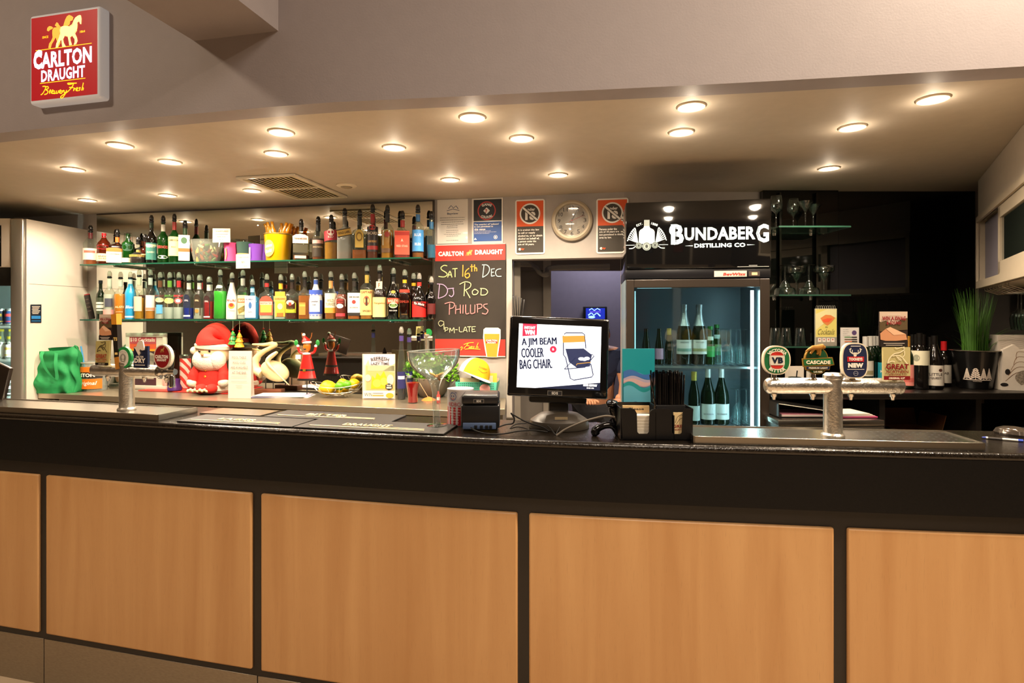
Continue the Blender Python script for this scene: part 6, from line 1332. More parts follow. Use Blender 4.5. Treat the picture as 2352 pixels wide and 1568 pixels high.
# plant bucket
p = A(2238, 3.2, ZC); s = F/3.2
t = T('plant_bucket', 'black metal bucket with white pine tree print holding tall green grass', 'plant', p, -.55)
h = 86/s
G().lathe([(.078, 0), (.080, .004), (.112, h-.004), (.117, h), (.112, h), (.108, h-.01), (0, h-.02)], 40).build('bucket', mat('#0f0e0e', .3, coat=.3), t)
G().open_lathe([(.1165, h-.003), (.1195, h), (.1165, h+.003)], 40).build('rim', mat('#b8b0a0', .25, .9), t)
tree = []
for (x, k) in ((-.046, .8), (-.008, 1.15), (.028, .8), (.055, .75)):
    for j in range(7):
        w = .021*k*(1-j/7.5); z = .062+.011*k*j*.9
        tree.append(('s', [(x-w, z-.004), (x, z+.008*k), (x+w, z-.004)], .0058*k))
    tree.append(('r', x, .075, .003, .04)); tree.append(('p', [(x-.003, .062+.066*k), (x+.003, .062+.066*k), (x, .062+.082*k)]))
tree.append(('r', 0, .053, .13, .004)); tree.append(('t', 'WHITE PINES', 0, .045, .04, .004, {}))
decal(t, 'tree_print', mat('#d8c8b8', .6), tree, R=.0975)
r_ = random.Random(11); g = G()
for i in range(230):
    a = r_.random()*2*PI; rr = .06*math.sqrt(r_.random()); L0_ = r_.uniform(.22, .37) if i > 24 else r_.uniform(.16, .26)
    lean = r_.uniform(.02, .20) if i > 24 else r_.uniform(.8, 1.25); b = Vector((rr*math.cos(a), rr*math.sin(a), h-.01)); dr_ = Vector((math.cos(a), math.sin(a)*.8, 0)); side = Vector((-math.sin(a+.4), math.cos(a+.4), 0))*.0022
    pts = []
    for j in range(6):
        f_ = j/5; q = b+dr_*(lean*L0_*f_**1.6)+Vector((0, 0, L0_*f_*(1-.42*lean*f_*(1 if i <= 24 else .3)))); ww = side*(1-f_*.92); pts += [q-ww, q+ww]
    g.add(pts, [(2*j, 2*j+1, 2*j+3, 2*j+2) for j in range(5)])
o = g.build('grass', mat('#3f6a1e', .55, noise=.4, ns=9), t); o['kind'] = 'stuff'
# pale patterned gift bag
p = A(2338, 3.1, ZC); s = F/3.1
t = T('gift_bag', 'white paper gift bag with curved brown line print at the counter end', 'bag', p, -.3)
G().box(-.09, .10, 0, .10, 0, .30).build('bag_back', mat('#cfc4b6', .6), t)
G().prism([(-.088, 0), (-.08, .22), (-.03, .25), (.0, .22), (.10, .24), (.10, 0)], -.03, -.002).build('bag_front', mat('#e2d8ca', .6, noise=.05), t)
bw = mat('#8a6440', .7)
decal(t, 'curved_line_print', bw, [('s', curve([(-.07+.012*i, .05+.03*i), (-.01, .10+.028*i), (.09, .085+.026*i)], 6), .0022) for i in range(5)], y=-.0312)
decal(t, 'curved_line_print', mat('#9a9088', .7), [('s', curve([(-.08, .30-.010*i), (-.02, .285-.010*i), (.09, .27-.012*i)], 5), .0015) for i in range(8)], y=-.0008)
decal(t, 'leaf_print', mat('#1c1816', .6), [('e', -.06, .10, .012, .016), ('e', -.075, .03, .018, .010)], y=-.0312)
decal(t, 'mosaic_print', mat('#a89c8c', .3, .4, noise=.5, ns=150), [('p', curve([(.0, .03), (.03, .05), (.035, .09), (.01, .11), (-.02, .09), (-.025, .06), (.0, .03)], 4)[:-1])], y=-.0316)
# ---------------------------------------------------------------- on the bar: z = 1.10
ZT = 1.1005
def on_bar(X, back): a = ang(BARP, X); return Vector((X-math.sin(a)*back, bar_y(X)+math.cos(a)*back, ZT))
def tray(t, x0, x1, n=16):
    strip(BARP, x0, x1, .028, .215, 1.1005, 1.104, n).build('tray_floor', STEEL, t)
    strip(BARP, x0, x1, .025, .030, 1.1005, 1.1245, n).build('tray_front', mat('#c3bdb2', .25, 1), t, bev=.001)
    strip(BARP, x0, x1, .212, .217, 1.1005, 1.1245, n).build('tray_back', STEEL, t)
    for (a, b) in ((x0, x0+.005), (x1-.005, x1)): strip(BARP, a, b, .025, .217, 1.1005, 1.1245, 1).build('tray_end', STEEL, t)
    strip(BARP, x0+.006, x1-.006, .031, .211, 1.119, 1.121, n).build('drip_grille', mat('#bdb6aa', .24, 1), t)
xr0 = W(1609, 0, 1.74).x; xr1 = W(2279, 0, 1.655).x
t = T('drip_tray', 'long stainless drip tray under the four badge tap tower', 'drip tray')
tray(t, .57, 1.41)
hole = mat('#2a2622', .5)
g = []
for i in range(12):
    for j in range(5):
        X = 1.12+.022*i+.006*j; q = on_bar(X, .055+.032*j); g.append((q.x, q.y))
vs, fs = [], []
for (x, y) in g:
    o = len(vs); vs += [(x+.004*math.cos(2*PI*k/10), y+.004*math.sin(2*PI*k/10), 1.1214) for k in range(10)]; fs.append(tuple(range(o, o+10)))
me = bpy.data.meshes.new('drain_holes'); me.from_pydata(vs, [], fs); me.materials.append(hole); o = bpy.data.objects.new('drain_holes', me); COL.objects.link(o); o.parent = t; o['kind'] = 'stuff'
t = T('drip_tray', 'stainless drip tray under the five badge tap tower beside the bar mats', 'drip tray')
tray(t, -2.7, -1.365)
# ---- tap towers
def tower(loc, rz, lab, xl, xr):
    t = T('beer_tap_tower', lab, 'beer tap', loc, rz)
    G().lathe([(.034, 0), (.034, .006), (.0275, .012), (.0275, .182), (.029, .184), (.029, .194), (.022, .201), (0, .203)], 32).build('column', FROSTY, t)
    zc = .160
    G().lathe([(.0, xl-.006), (.017, xl-.004), (.0245, xl+.004), (.0255, xl+.01), (.0255, xr-.004), (.024, xr), (0, xr+.001)], 28, Matrix.Translation((0, 0, zc)) @ Matrix.Rotation(PI/2, 4, 'Y')).build('cross_arm', FROSTY, t)
    return t, zc
def nozzle(t, x, zc):
    g = G().lathe([(.010, 0), (.009, .008), (.006, .012), (.005, .020), (0, .020)], 14, Matrix.Translation((x, -.004, zc-.024)) @ Matrix.Rotation(PI, 4, 'X'))
    g.build('spout', CHROME, t)
def stalk(t, x, zc, h=.022, c=None):
    G().lathe([(.014, 0), (.009, .004), (.008, h), (.011, h+.004), (0, h+.005)], 14, c=(x, -.004, zc+.022)).build('badge_stalk', c or CHROME, t)
p = W(1913, 1003, 1.80); s = F/1.80
t, zc = tower(Vector((p.x, 1.80, 1.1215)), -.03, 'frosted silver four badge beer tap tower on the long drip tray', -.208, .212)
zarm = 1.1215+.160
def lz(y): return 1.5-(y-728)/s-1.1215
def badge(t, name, outline, depth, m, ctr, y0=-.012):
    return G().prism(outline, y0-depth, y0).build(name, m, t, smooth=False)
def BF(t, xc, s, z0, y0):           # flat print helper in picture coordinates for tower badges: local x relative to xc, z relative to tower foot
    def f(name, m, items, k=[0]):
        k[0] += 1; m = m if not isinstance(m, str) else mat(m, .35)
        return decal(t, name, m, PX(items, xc, z0, s), y=y0-.0006*k[0])
    return f
Z0 = 728+(1.5-1.1215)*s            # picture y of tower foot
for X in (1778, 1866, 1952, 2046): stalk(t, (X-1913)/s, zc); nozzle(t, (X-1913)/s, zc)
def outl(pts): return [((x-1913)/s, (Z0-y)/s) for x, y in pts]
def oval(cx_, cy_, rx, ry, n=32, p_=2.0): return [(cx_+rx*(abs(math.cos(a))**(2/p_))*(1 if math.cos(a) >= 0 else -1), cy_+ry*(abs(math.sin(a))**(2/p_))*(1 if math.sin(a) >= 0 else -1)) for a in [2*PI*i/n for i in range(n)]]
CREAM = mat('#e2d6bc', .3, coat=.4)
badge(t, 'round_badge', outl(oval(1778, 826, 31, 33, 40, 2.4)), .014, CREAM, 0)
f = BF(t, 1913, s, Z0, -.026)
f('badge_print', '#1f6a3c', [('p', oval(1778, 826, 28, 30, 40, 2.4))]); f('badge_print', '#e2d6bc', [('p', oval(1778, 826, 17.5, 21, 32, 3))])
f('badge_print', '#c9342c', [('p', oval(1778, 826, 15.5, 19, 32, 3))]); f('badge_print', '#d8d2c4', [('r', 1778, 826, 34, 19)]); f('badge_print', '#d8d2c4', [('r', 1778, 826, 30, 22)])
f('lettering', '#1a2438', [('t', 'VB', 1778, 826, 26, 14, dict(b=.06))])
f('lettering', '#efe8d8', [('t', 'VICTORIA', 1778, 803, 46, 7.5, dict(arc=26, b=.04)), ('t', 'BITTER', 1778, 850, 38, 7.5, dict(arc=-28, b=.04))])
# cascade-style badge
badge(t, 'shield_badge', outl(oval(1868, 827, 26, 31, 30, 2.2)), .012, mat('#b08a3a', .3, .6), 0)
badge(t, 'banner_badge', outl([(1834,822),(1901,819),(1905,836),(1896,838),(1894,848),(1842,848),(1840,840),(1836,841)]), .006, mat('#b08a3a', .3, .6), 0, -.024)
f = BF(t, 1913, s, Z0, -.024); f('badge_print', '#1c4a2c', [('p', oval(1868, 827, 24, 29, 30, 2.2))])
f = BF(t, 1913, s, Z0, -.030); f('badge_print', '#23693a', [('p', [(1836,824),(1899,821),(1903,834),(1838,838)])]); f('badge_print', '#1a2a4a', [('p', [(1842,840),(1895,839),(1893,846),(1844,846)])])
f('lettering', '#e8e0c4', [('t', 'CASCADE', 1868.5, 830, 54, 8.5, dict(b=.06)), ('t', 'PREMIUM LIGHT', 1868.5, 843, 42, 3.6, dict(b=.04)), ('t', '2.6% BEER', 1868, 851.5, 20, 4, dict(b=.03))])
# thylacine figure
TH = mat('#a8762c', .4, .3); q_ = lambda x, y: ((x-1913)/s, -.030, (Z0-y)/s)
G().tube([q_(1841, 806), q_(1848, 801), q_(1857, 797), q_(1866, 797), q_(1873, 796), q_(1878, 794), q_(1884, 797)], [.002, .004, .007, .0085, .0095, .008, .004], 10).tube([q_(1859, 799), q_(1855, 806), q_(1852, 811)], [.006, .004, .003], 8).tube([q_(1872, 798), q_(1873, 806), q_(1872, 815)], [.006, .004, .003], 8).tube([q_(1868, 798), q_(1869, 808), q_(1866, 812)], [.005, .004, .003], 8).tube([q_(1874, 794), q_(1875, 790)], [.003, .001], 6).tube([q_(1879, 793), q_(1880, 790)], [.003, .001], 6).build('animal_figure', TH, t)
# antler badge
badge(t, 'antler_badge', outl(oval(1952.5, 826.5, 29, 40, 40, 3.2)), .014, CREAM, 0)
f = BF(t, 1913, s, Z0, -.026); f('badge_print', '#232a48', [('p', oval(1952.5, 826.5, 26.5, 37.5, 40, 3.2))])
f('badge_print', '#e2dccc', [('s', curve([(1943,798),(1941,805),(1946,810),(1951,812)], 4), 2.2), ('s', curve([(1963,798),(1964,805),(1959,810),(1953,812)], 4), 2.2), ('s', [(1942,803),(1939,800)], 1.5), ('s', [(1964,803),(1967,800)], 1.5), ('s', [(1946,809),(1946,802)], 1.5), ('s', [(1959,809),(1959,802)], 1.5), ('p', [(1948,808),(1957,808),(1955,816),(1952,819),(1949,816)])])
f('badge_print', '#b8242c', [('r', 1953, 823, 37, 11.5)]); f('lettering', '#efe8dc', [('t', 'TOOHEYS', 1953, 823, 30, 7, dict(b=.06)), ('t', 'NEW', 1953, 837, 34, 10.5, dict(b=.08)), ('r', 1953, 793.5, 22, 1.4), ('r', 1953, 846, 38, 1)]); f('badge_print', '#8a8c98', [('o', 1953, 855, 5.5, 5.5, 1.2), ('r', 1953, 855, 8, 1)])
# square fish badge
badge(t, 'square_badge', outl([(2014,796),(2074,796),(2074,870),(2015,870)]), .008, mat('#b8ad78', .4), 0, -.020)
f = BF(t, 1913, s, Z0, -.028); f('badge_print', '#7e1a20', [('r', 2044.5, 865, 58, 8.5)]); f('lettering', '#efe4cc', [('t', 'ORIGINAL 4.2%', 2044, 865.5, 36, 4.2, dict(b=.05))])
def marlin(f, cx_, cy_, k, c):
    f('fish_emblem', c, [('s', [(cx_+x*k, cy_+y*k) for x, y in curve(q, 5)], w*k) for q, w in (([(-26,22),(-20,8),(-8,-4),(8,-8),(20,-16)], 3), ([(-26,22),(-14,16),(-6,18)], 2.5), ([(-12,2),(0,0),(12,4),(28,24)], 2.6), ([(20,-16),(18,-24)], 2.6), ([(20,-16),(14,-22),(0,-18),(-6,-22)], 2.0), ([(-2,2),(6,12),(12,14)], 2.2), ([(20,-12),(20,-2),(14,6)], 2.2), ([(2,4),(12,12)], 1.6))])
marlin(f, 2044, 814, .82, '#e6ddb8')
f('lettering', '#7e1a20', [('t', 'GREAT', 2044.5, 839.5, 50, 12, dict(b=.035)), ('t', 'NORTHERN', 2044.5, 851, 48, 6.5, dict(b=.02)), ('t', 'BREWING CO', 2044.5, 857.8, 38, 3.5, dict(b=.02))])
def swag(par_lab, xc, yt, w, h_, s_, loc, rz, grp):
    t = T('promo_card', par_lab, 'card', loc, rz, grp)
    G().box(-w/2/s_, w/2/s_, 0, .003, 0, h_/s_).build('card', mat('#2a1c18', .5), t)
    f = Flat(t, 0, 0, s_, 0); sx = w/65; sy = h_/78
    P_ = lambda pts: [(x*sx, -h_+y*sy) for x, y in pts]
    f('print', '#cdb8a4', [('p', P_([(-32,0),(32,0),(32,14),(20,26),(-10,30),(-32,22)]))]); f('print', '#5a4a30', [('p', P_([(-32,24),(-18,20),(0,30),(18,16),(32,14),(32,40),(-32,44)]))])
    f('print', '#c98f68', [('p', P_([(-18,38),(-8,34),(28,50),(31,62),(12,64),(-12,66),(-30,62),(-31,48)]))]); f('print', '#e0b490', [('p', P_([(-18,38),(-8,34),(28,50),(0,52)]))])
    f('print', '#1c1412', [('r', 0, -h_+71*sy, w*.98, 13*sy)])
    f('lettering', '#8e2028', [('t', 'WIN A SWAG', 0, -h_+15*sy, 54*sx, 9*sy, dict(b=.04)), ('t', '& SOUND', 0, -h_+25*sy, 34*sx, 7*sy, dict(b=.04))])
    f('lettering', '#d8ccc0', [('r', 0, -h_+70*sy, 48*sx, 1.2), ('r', 0, -h_+74*sy, 38*sx, 1.2), ('r', 0, -h_+6*sy, 30*sx, 1.2)])
    return t
d_ = 1.80-.024
swag('camping prize card standing on the olive badge of the four badge tower', 2052, 713, 63, 80, s, (W(2052, 0, d_).x, d_, 1.1215+(Z0-795.5)/s), -.03, 'camping prize cards on the beer badges')
# left tower
p = W(304, 938, 2.345); s = F/2.345
ta = ang(BARP, -1.56)
q = on_bar(p.x, .11)
p = Vector((p.x, q.y, 1.1215)); s = F/p.y
t, zc = tower(p, ta, 'frosted silver five badge beer tap tower next to the green bag', -.168, .165)
Z0 = 728+(1.5-1.1215)*s; xc_ = CX+p.x*s
outl = lambda pts: [((x-xc_)/s, (Z0-y)/s) for x, y in pts]
for X in (240, 282, 300, 344, 405): stalk(t, (X-xc_)/s, zc, .018); nozzle(t, (X-xc_)/s, zc)
G().lathe([(0, 0), (.026, .0), (.03, .006), (.03, .02), (.022, .026), (.022, .036), (.026, .04), (.014, .05), (.012, .075), (0, .075)], 20, Matrix.Translation((.165, 0, zc)) @ Matrix.Rotation(PI/2, 4, 'Y')).build('tap_body', CHROME, t)
G().lathe([(.008, 0), (.012, .01), (.010, .05), (0, .052)], 12, Matrix.Translation((.225, 0, zc-.01)) @ Matrix.Rotation(PI, 4, 'X')).build('spout', CHROME, t)
G().lathe([(.006, 0), (.010, .02), (.013, .065), (.012, .072), (0, .074)], 12, c=(.222, 0, zc+.012)).build('tap_lever', BLACKG, t)
badge(t, 'square_badge', outl([(222,783),(262,781),(258,838),(220,838)]), .008, mat('#b0a468', .4), 0, -.022)
f = BF(t, xc_, s, Z0, -.030)
f('badge_print', '#171310', [('p', [(220,832.5),(258,832.5),(257.8,837.8),(220,837.8)])]); f('lettering', '#d8ccb0', [('t', 'SUPER CRISP', 239, 835, 18, 2.4, {})])
marlin(f, 240, 796, .52, '#2a241c')
f('lettering', '#a03a2c', [('t', 'GREAT', 238.5, 817, 31, 9, dict(b=.035)), ('t', 'NORTHERN', 238.5, 825, 31, 5, dict(b=.02)), ('r', 238.5, 830, 26, 1)])
g = G().prism(outl([(265,722),(280,720),(281,745),(267,745)]), -.03, -.006); g.build('tap_handle_top', mat('#d08a28', .4), t, smooth=False)
G().prism(outl([(267,745),(281,745),(284.5,818),(273,820)]), -.028, -.008).build('tap_handle_grip', mat('#1c1612', .35), t, smooth=False)
G().prism(outl([(273,820),(284.5,818),(287,845),(277,847)]), -.028, -.008).build('tap_handle_base', mat('#b87a2c', .4), t, smooth=False)
f = BF(t, xc_, s, Z0, -.0285); f('lettering', '#e8c878', [('t', 'TS', 277, 778, 11, 8, dict(b=.05)), ('r', 279.5, 811, 8, 5)])
badge(t, 'round_badge', outl(oval(297.5, 819.5, 20.5, 24, 32)), .012, mat('#1f8a45', .35, coat=.3), 0)
f = BF(t, xc_, s, Z0, -.024); f('badge_print', '#d8d4c8', [('p', oval(296, 821, 15.5, 19, 32))]); f('badge_print', '#b0aca0', [('p', oval(296, 821, 9, 11, 28))]); f('badge_print', '#8a867c', [('p', oval(296, 821, 7.5, 9, 28))]); f('badge_print', '#c8c4b8', [('e', 297, 819, 3.6, 5), ('r', 297, 826, 6, 3)])
f('lettering', '#a8a49a', [('t', 'PREMIUM LAGER', 296, 806, 22, 2.6, dict(arc=16))])
badge(t, 'navy_badge', outl([(325,795),(363,793),(363,842),(324,842)]), .010, mat('#18203c', .3, coat=.3), 0)
hh_ = [(327,796),(334,795),(338,786),(345,780),(352,781),(354,788),(356,797),(355,802),(350,803),(346,800),(342,804),(344,809),(341,814),(337,808),(332,800)]
G().prism(outl(hh_), -.027, -.0225).build('horse_head_emblem', mat('#e2d4c4', .4), t, smooth=False)
f = BF(t, xc_, s, Z0, -.022); f('lettering', '#efe6d8', [('t', 'CARLTON', 341, 817.5, 21, 4.5, dict(b=.04)), ('t', 'DRY', 342, 826, 31, 10.5, dict(b=.05)), ('r', 342, 836, 28, 1.4)])
badge(t, 'oval_badge', outl(oval(406, 816, 24, 27, 36)), .014, mat('#d8ccb8', .3, coat=.4), 0)
f = BF(t, xc_, s, Z0, -.026); f('badge_print', '#84141a', [('p', oval(405, 816, 20, 24.5, 36))]); f('horse_emblem', '#b08a4a', [('p', [(404+(x-465)*.055, 801+(z-225)*.055) for x, z in horse])])
f('lettering', '#efe6da', [('t', 'CARLTON', 404.5, 816, 35, 8, dict(b=.06)), ('t', 'DRAUGHT', 404.5, 823.5, 26, 5.5, dict(b=.05))])
swag('camping prize card standing on the small olive badge of the five badge tower', 248, 720, 37, 59, s, (p.x+(248-xc_)/s*math.cos(ta)+.02*math.sin(ta), p.y+(248-xc_)/s*math.sin(ta)-.028, 1.1215+(Z0-780.5)/s), ta, 'camping prize cards on the beer badges')
# ---- bar mats
def quad(pts, z): return [tuple(WZ(x, y, z)[:2]) for x, y in pts]
MATM = mat('#15110f', .5, noise=.1, bump=.3, bs=300); BEIGE = mat('#d9c9a0', .6)
def barmat(lab, X0, X1, b0, b1, txt, tw):
    t = T('bar_mat', lab, 'bar mat', group='rubber bar mats with beige lettering')
    strip(BARP, X0, X1, b0, b1, ZT, ZT+.006, 10).build('rubber_mat', MATM, t, bev=.002)
    V, Fc = shape2d([('t', txt, .42, .42, .36, .24, dict(b=.0)), ('r', .45, .12, .86, .05), ('r', .70, .24, .34, .03)])
    L_ = X1-X0
    vs = []
    for u, v in V:
        X = X0+L_*(.06+u*.9); q = on_bar(X, b0+(b1-b0)*(.08+v*.9)); vs.append((q.x, q.y, ZT+.0085))
    me = bpy.data.meshes.new('raised_lettering'); me.from_pydata(vs, [], Fc); me.materials.append(BEIGE); o = bpy.data.objects.new('raised_lettering', me); COL.objects.link(o); o.parent = t
    b = o.modifiers.new('s', 'SOLIDIFY'); b.thickness = .003
barmat('rubber bar mat with beige lettering next to the steel drip tray end', -1.28, -.80, .02, .17, 'LAGER', 1)
barmat('rubber bar mat with beige lettering set back from the bar edge', -1.03, -.50, .185, .34, 'BITTER', 1)
barmat('rubber bar mat with beige lettering under the giant stemmed glass', -.79, -.235, .02, .19, 'DRAUGHT', 1)
t = T('steel_tray', 'flat polished steel tray at the back of the bar by the first mat', 'tray')
strip(BARP, -1.34, -1.06, .20, .33, ZT, ZT+.004, 4).build('tray_plate', STEEL, t)
# ---- giant glass
p = on_bar(WZ(994, 968, ZT).x, .15); p.z = ZT+.0062; s = F/p.y
t = T('giant_coupe_glass', 'giant stemmed coupe glass with lemon peel on the front bar', 'glass', p)
k = 1/s
pr = [(0, 0), (.036, 0), (.037, .002), (.016, .004), (9*k, .008), (8*k, 30*k), (8*k, 78*k), (11*k, 92*k), (16*k, 104*k), (24*k, 113*k), (34*k, 121*k), (45*k, 130*k), (54*k, 142*k), (59*k, 156*k), (60.5*k, 172*k)]
G().open_lathe(pr+[(59.2*k, 172*k), (57.6*k, 157*k), (52.6*k, 143.5*k), (43.8*k, 132*k), (32*k, 123.5*k), (20*k, 113*k), (8*k, 106*k), (0, 104*k)], 48, Matrix.Rotation(-.045, 4, 'Y')).build('glass_body', glass('#f2f8f6', .07, 2.6, body='#e6eef0'), t)
G().open_lathe([(60*k, 171*k), (61.2*k, 173*k), (59*k, 173.5*k)], 48, Matrix.Rotation(-.045, 4, 'Y')).build('rim', glass('#e6ece8', .6, 2, body='#f4f6f4'), t)
for i, (dx, dz, a) in enumerate(((-10, 118, .5), (9, 118, -.4), (0, 112, 0), (3, 110, 1.0))):
    G().ell((0, 0, 0), (9*k, 6*k, 3*k), 12, 8, Matrix.Translation((dx*k, (-2+i)*k, dz*k)) @ Matrix.Rotation(a, 4, 'Y')).build('lemon_peel', mat('#f0b840' if i < 2 else '#d8822c', .5), t)
# ---- donation tin
p = WZ(1056, 977, ZT); p.z = ZT+.001; s = F/p.y
t = T('donation_tin', 'white and red cylindrical charity collection tin beside the receipt printer', 'tin', (p.x, p.y+.03, p.z)); r = 30/s
G().lathe([(r*.98, 0), (r, .003), (r, .124), (r*1.03, .127), (r*1.03, .133), (r*.96, .133), (0, .130)], 36).build('tin_body', mat('#cdc6c6', .3), t)
decal(t, 'red_wrap', mat('#b01f26', .35), [('r', 0, .035, r*4, .066)], R=r+.0006)
decal(t, 'lettering', mat('#b03038', .4), [('t', 'RIDBC', -.022, .079, .05, .014, dict(b=0))], R=r+.0008)
decal(t, 'face_emblem', mat('#3a5a9a', .4), [('o', -.026, .107, .0145, .0145, .0018), ('p', [(-.036, .120), (-.02, .127), (-.008, .121), (-.02, .119)]), ('e', -.031, .109, .002, .003), ('e', -.022, .109, .002, .003)], R=r+.0008)
decal(t, 'face_emblem', mat('#c83a3a', .4), [('s', curve([(-.034, .102), (-.027, .097), (-.019, .101)], 4), .002)], R=r+.0008)
decal(t, 'lettering', mat('#efe0dc', .4), [('t', q, -.018, .060-i*.0095, w_, .005, {}) for i, (q, w_) in enumerate((('Helps for Deaf and', .055), ('Blind Children', .04), ('Call free Phone', .042), ('for Help', .03), ('1800 043', .03), ('411 411', .03)))], R=r+.0012)
# ---- receipt printer
p = WZ(1103, 991, ZT); s = F/p.y
t = T('receipt_printer', 'black receipt printer with silver badge beside the touchscreen', 'printer', (p.x, p.y, ZT+.001))
w = 44/s
G().box(-w, w, 0, .14, .012, .090, bev=.004).build('case', mat('#141416', .35), t)
G().box(-w+.001, w-.001, -.004, .135, .092, .127, bev=.010, seg=3).build('lid', mat('#1b1b1e', .32), t)
G().box(-w+.008, w-.008, .02, .13, .0, .014).build('foot', mat('#0f0f10', .5), t)
G().box(-w+.006, w-.012, -.003, .01, .008, .030, bev=.002).build('socket_panel', mat('#5a6e94', .4, .3), t)
for x in (-.02, .0, .018, .032): G().box(x, x+.010, -.008, .0, .010, .022, bev=.001).build('plug', BLACKP, t)
decal(t, 'badge', mat('#c8c4bc', .3, .8), [('r', -.005, .106, .036, .013)], y=-.0046); decal(t, 'badge', mat('#232326', .4), [('r', -.005, .106, .034, .011)], y=-.005); decal(t, 'lettering', mat('#d8d4cc', .3), [('t', 'SDS', -.005, .106, .016, .007, dict(b=.02))], y=-.0054)
# ---- point of sale touchscreen
p = WZ(1290, 992, ZT); s = F/p.y; yy = p.y
t = T('touchscreen_till', 'black touchscreen till showing a bag chair prize advert', 'touchscreen', (p.x, p.y, ZT+.0005), .02)
GB_ = mat('#332d26', .4)
G().lathe([(0, 0), (.108, 0), (.110, .006), (.104, .028), (.07, .050), (.03, .058), (0, .060)], 36, ry=.85, c=(0, .09, 0)).build('base', GB_, t)
G().box(-.036, .036, .09, .125, .04, .17, bev=.006, M=Matrix.Rotation(-.08, 4, 'X')).build('neck', mat('#2a2520', .4), t)
Mt = Matrix.Translation((-.004, .055, (992-823)/s)) @ Matrix.Rotation(math.radians(2.4), 4, 'Y') @ Matrix.Rotation(-.10, 4, 'X')
def Emt(name, parent, M):
    o = bpy.data.objects.new(name, None); COL.objects.link(o); o.parent = parent; o.matrix_local = M; return o
sw, shh = 236/s/2, 188/s/2
mon = G().box(-sw, sw, 0, .028, -shh, shh, bev=.008, seg=3).build('monitor', mat('#0c0c0e', .14, coat=.5), t); mon.matrix_local = Mt
e1 = G().box(-sw-.001, sw+.001, .006, .020, -shh-.001, shh+.001, bev=.006).build('silver_edge', mat('#8a8884', .3, .8), mon)
G().box(-.12, .12, .028, .055, -.11, .09, bev=.01).build('rear_housing', BLACKP, mon); G().box(-.10, .11, .03, .06, -.165, -.10, bev=.01).build('rear_housing', mat('#14120f', .4), mon)
ks = s*1.0
def scr_(name, m, items, y):
    return decal(mon, name, m, PX(items, 1284, 824, ks), y=y)
def uns(pts): return pts
scr_('screen', emit('#f2f8ff', 1.0), [('p', [(1187,748),(1383,748),(1383,898),(1187,898)])], -.0006)
scr_('screen_print', emit('#1c2440', .5), [('p', [(1231,898),(1383,880),(1383,898)])], -.0009)
scr_('screen_print', emit('#c82848', .8), [('p', [(1196,748),(1230,748),(1230,774),(1196,778)]), ('e', 1270, 806, 8, 8)], -.0009)
scr_('screen_border', emit('#a8b0c0', .8), [('s', [(1191,752),(1378,752),(1378,874),(1191,894),(1191,752)], .5)], -.0009)
nv_ = emit('#1a2040', .6)
scr_('lettering', emit('#ffffff', 1), [('t', 'INSTANT', 1213, 757, 26, 6.5, dict(b=.05)), ('t', 'WIN', 1213, 768, 24, 11, dict(b=.07)), ('t', 'B', 1270, 806, 4, 5, {}), ('t', 'MAKE HISTORY', 1360, 887, 33, 5.5, dict(b=.08)), ('t', 'SINCE 1795', 1360, 893.5, 17, 3, dict(b=.04))], -.0012)
scr_('lettering', nv_, [('t', 'A JIM BEAM', 1236, 791, 82, 22, dict(b=0, rot=.07, d=(-.004, .004, .008, .012))), ('t', 'COOLER', 1221, 816, 52, 22, dict(b=0, rot=.07, d=(-.006, .006, .012, .018))), ('t', 'BAG CHAIR.', 1230, 842, 76, 22, dict(b=0, rot=.07, d=(-.004, .004, .008, .012)))], -.0012)
ad = lambda pts: [(1140+x/4.752-(0), 700+z/4.752) for x, z in pts]
scr_('chair_picture', emit('#2c3458', .5), [('s', ad([(735,330),(755,312),(940,305),(965,322),(985,480)]), 2.2), ('s', ad([(725,345),(735,560),(760,590),(820,820),(860,838),(1060,795),(1075,770),(1045,650)]), 2.2), ('s', ad([(750,720),(980,690),(1080,560),(1060,545),(1020,548)]), 2), ('s', ad([(750,718),(870,590)]), 1.6), ('p', ad([(755,492),(960,480),(1055,548),(1040,640),(890,700),(800,640)])), ('p', ad([(880,690),(1045,640),(1035,678),(900,702)]))], -.0012)
scr_('chair_picture', emit('#b88a3c', .8), [('p', ad([(716,350),(965,335),(972,405),(722,425)])), ('s', ad([(882,672),(890,655),(1045,632)]), 1.6)], -.0015)
scr_('chair_picture', emit('#dfe6f2', .9), [('e', *ad([(940,598)])[0], 8, 4), ('e', *ad([(1000,590)])[0], 7, 4), ('e', *ad([(970,605)])[0], 6, 3)], -.0018)
scr_('badge', mat('#b8b4ac', .3, .8), [('r', 1277, 908.5, 34, 11)], -.0006); scr_('badge', mat('#1c1c20', .4), [('r', 1277, 908.5, 32, 9)], -.0009); scr_('lettering', mat('#d8d4cc', .3), [('t', 'SDS', 1277, 908.5, 15, 6, {})], -.0012)
decal(t, 'badge', mat('#b8a888', .3, .6), [('r', 0, .045, .045, .010)], y=.012)
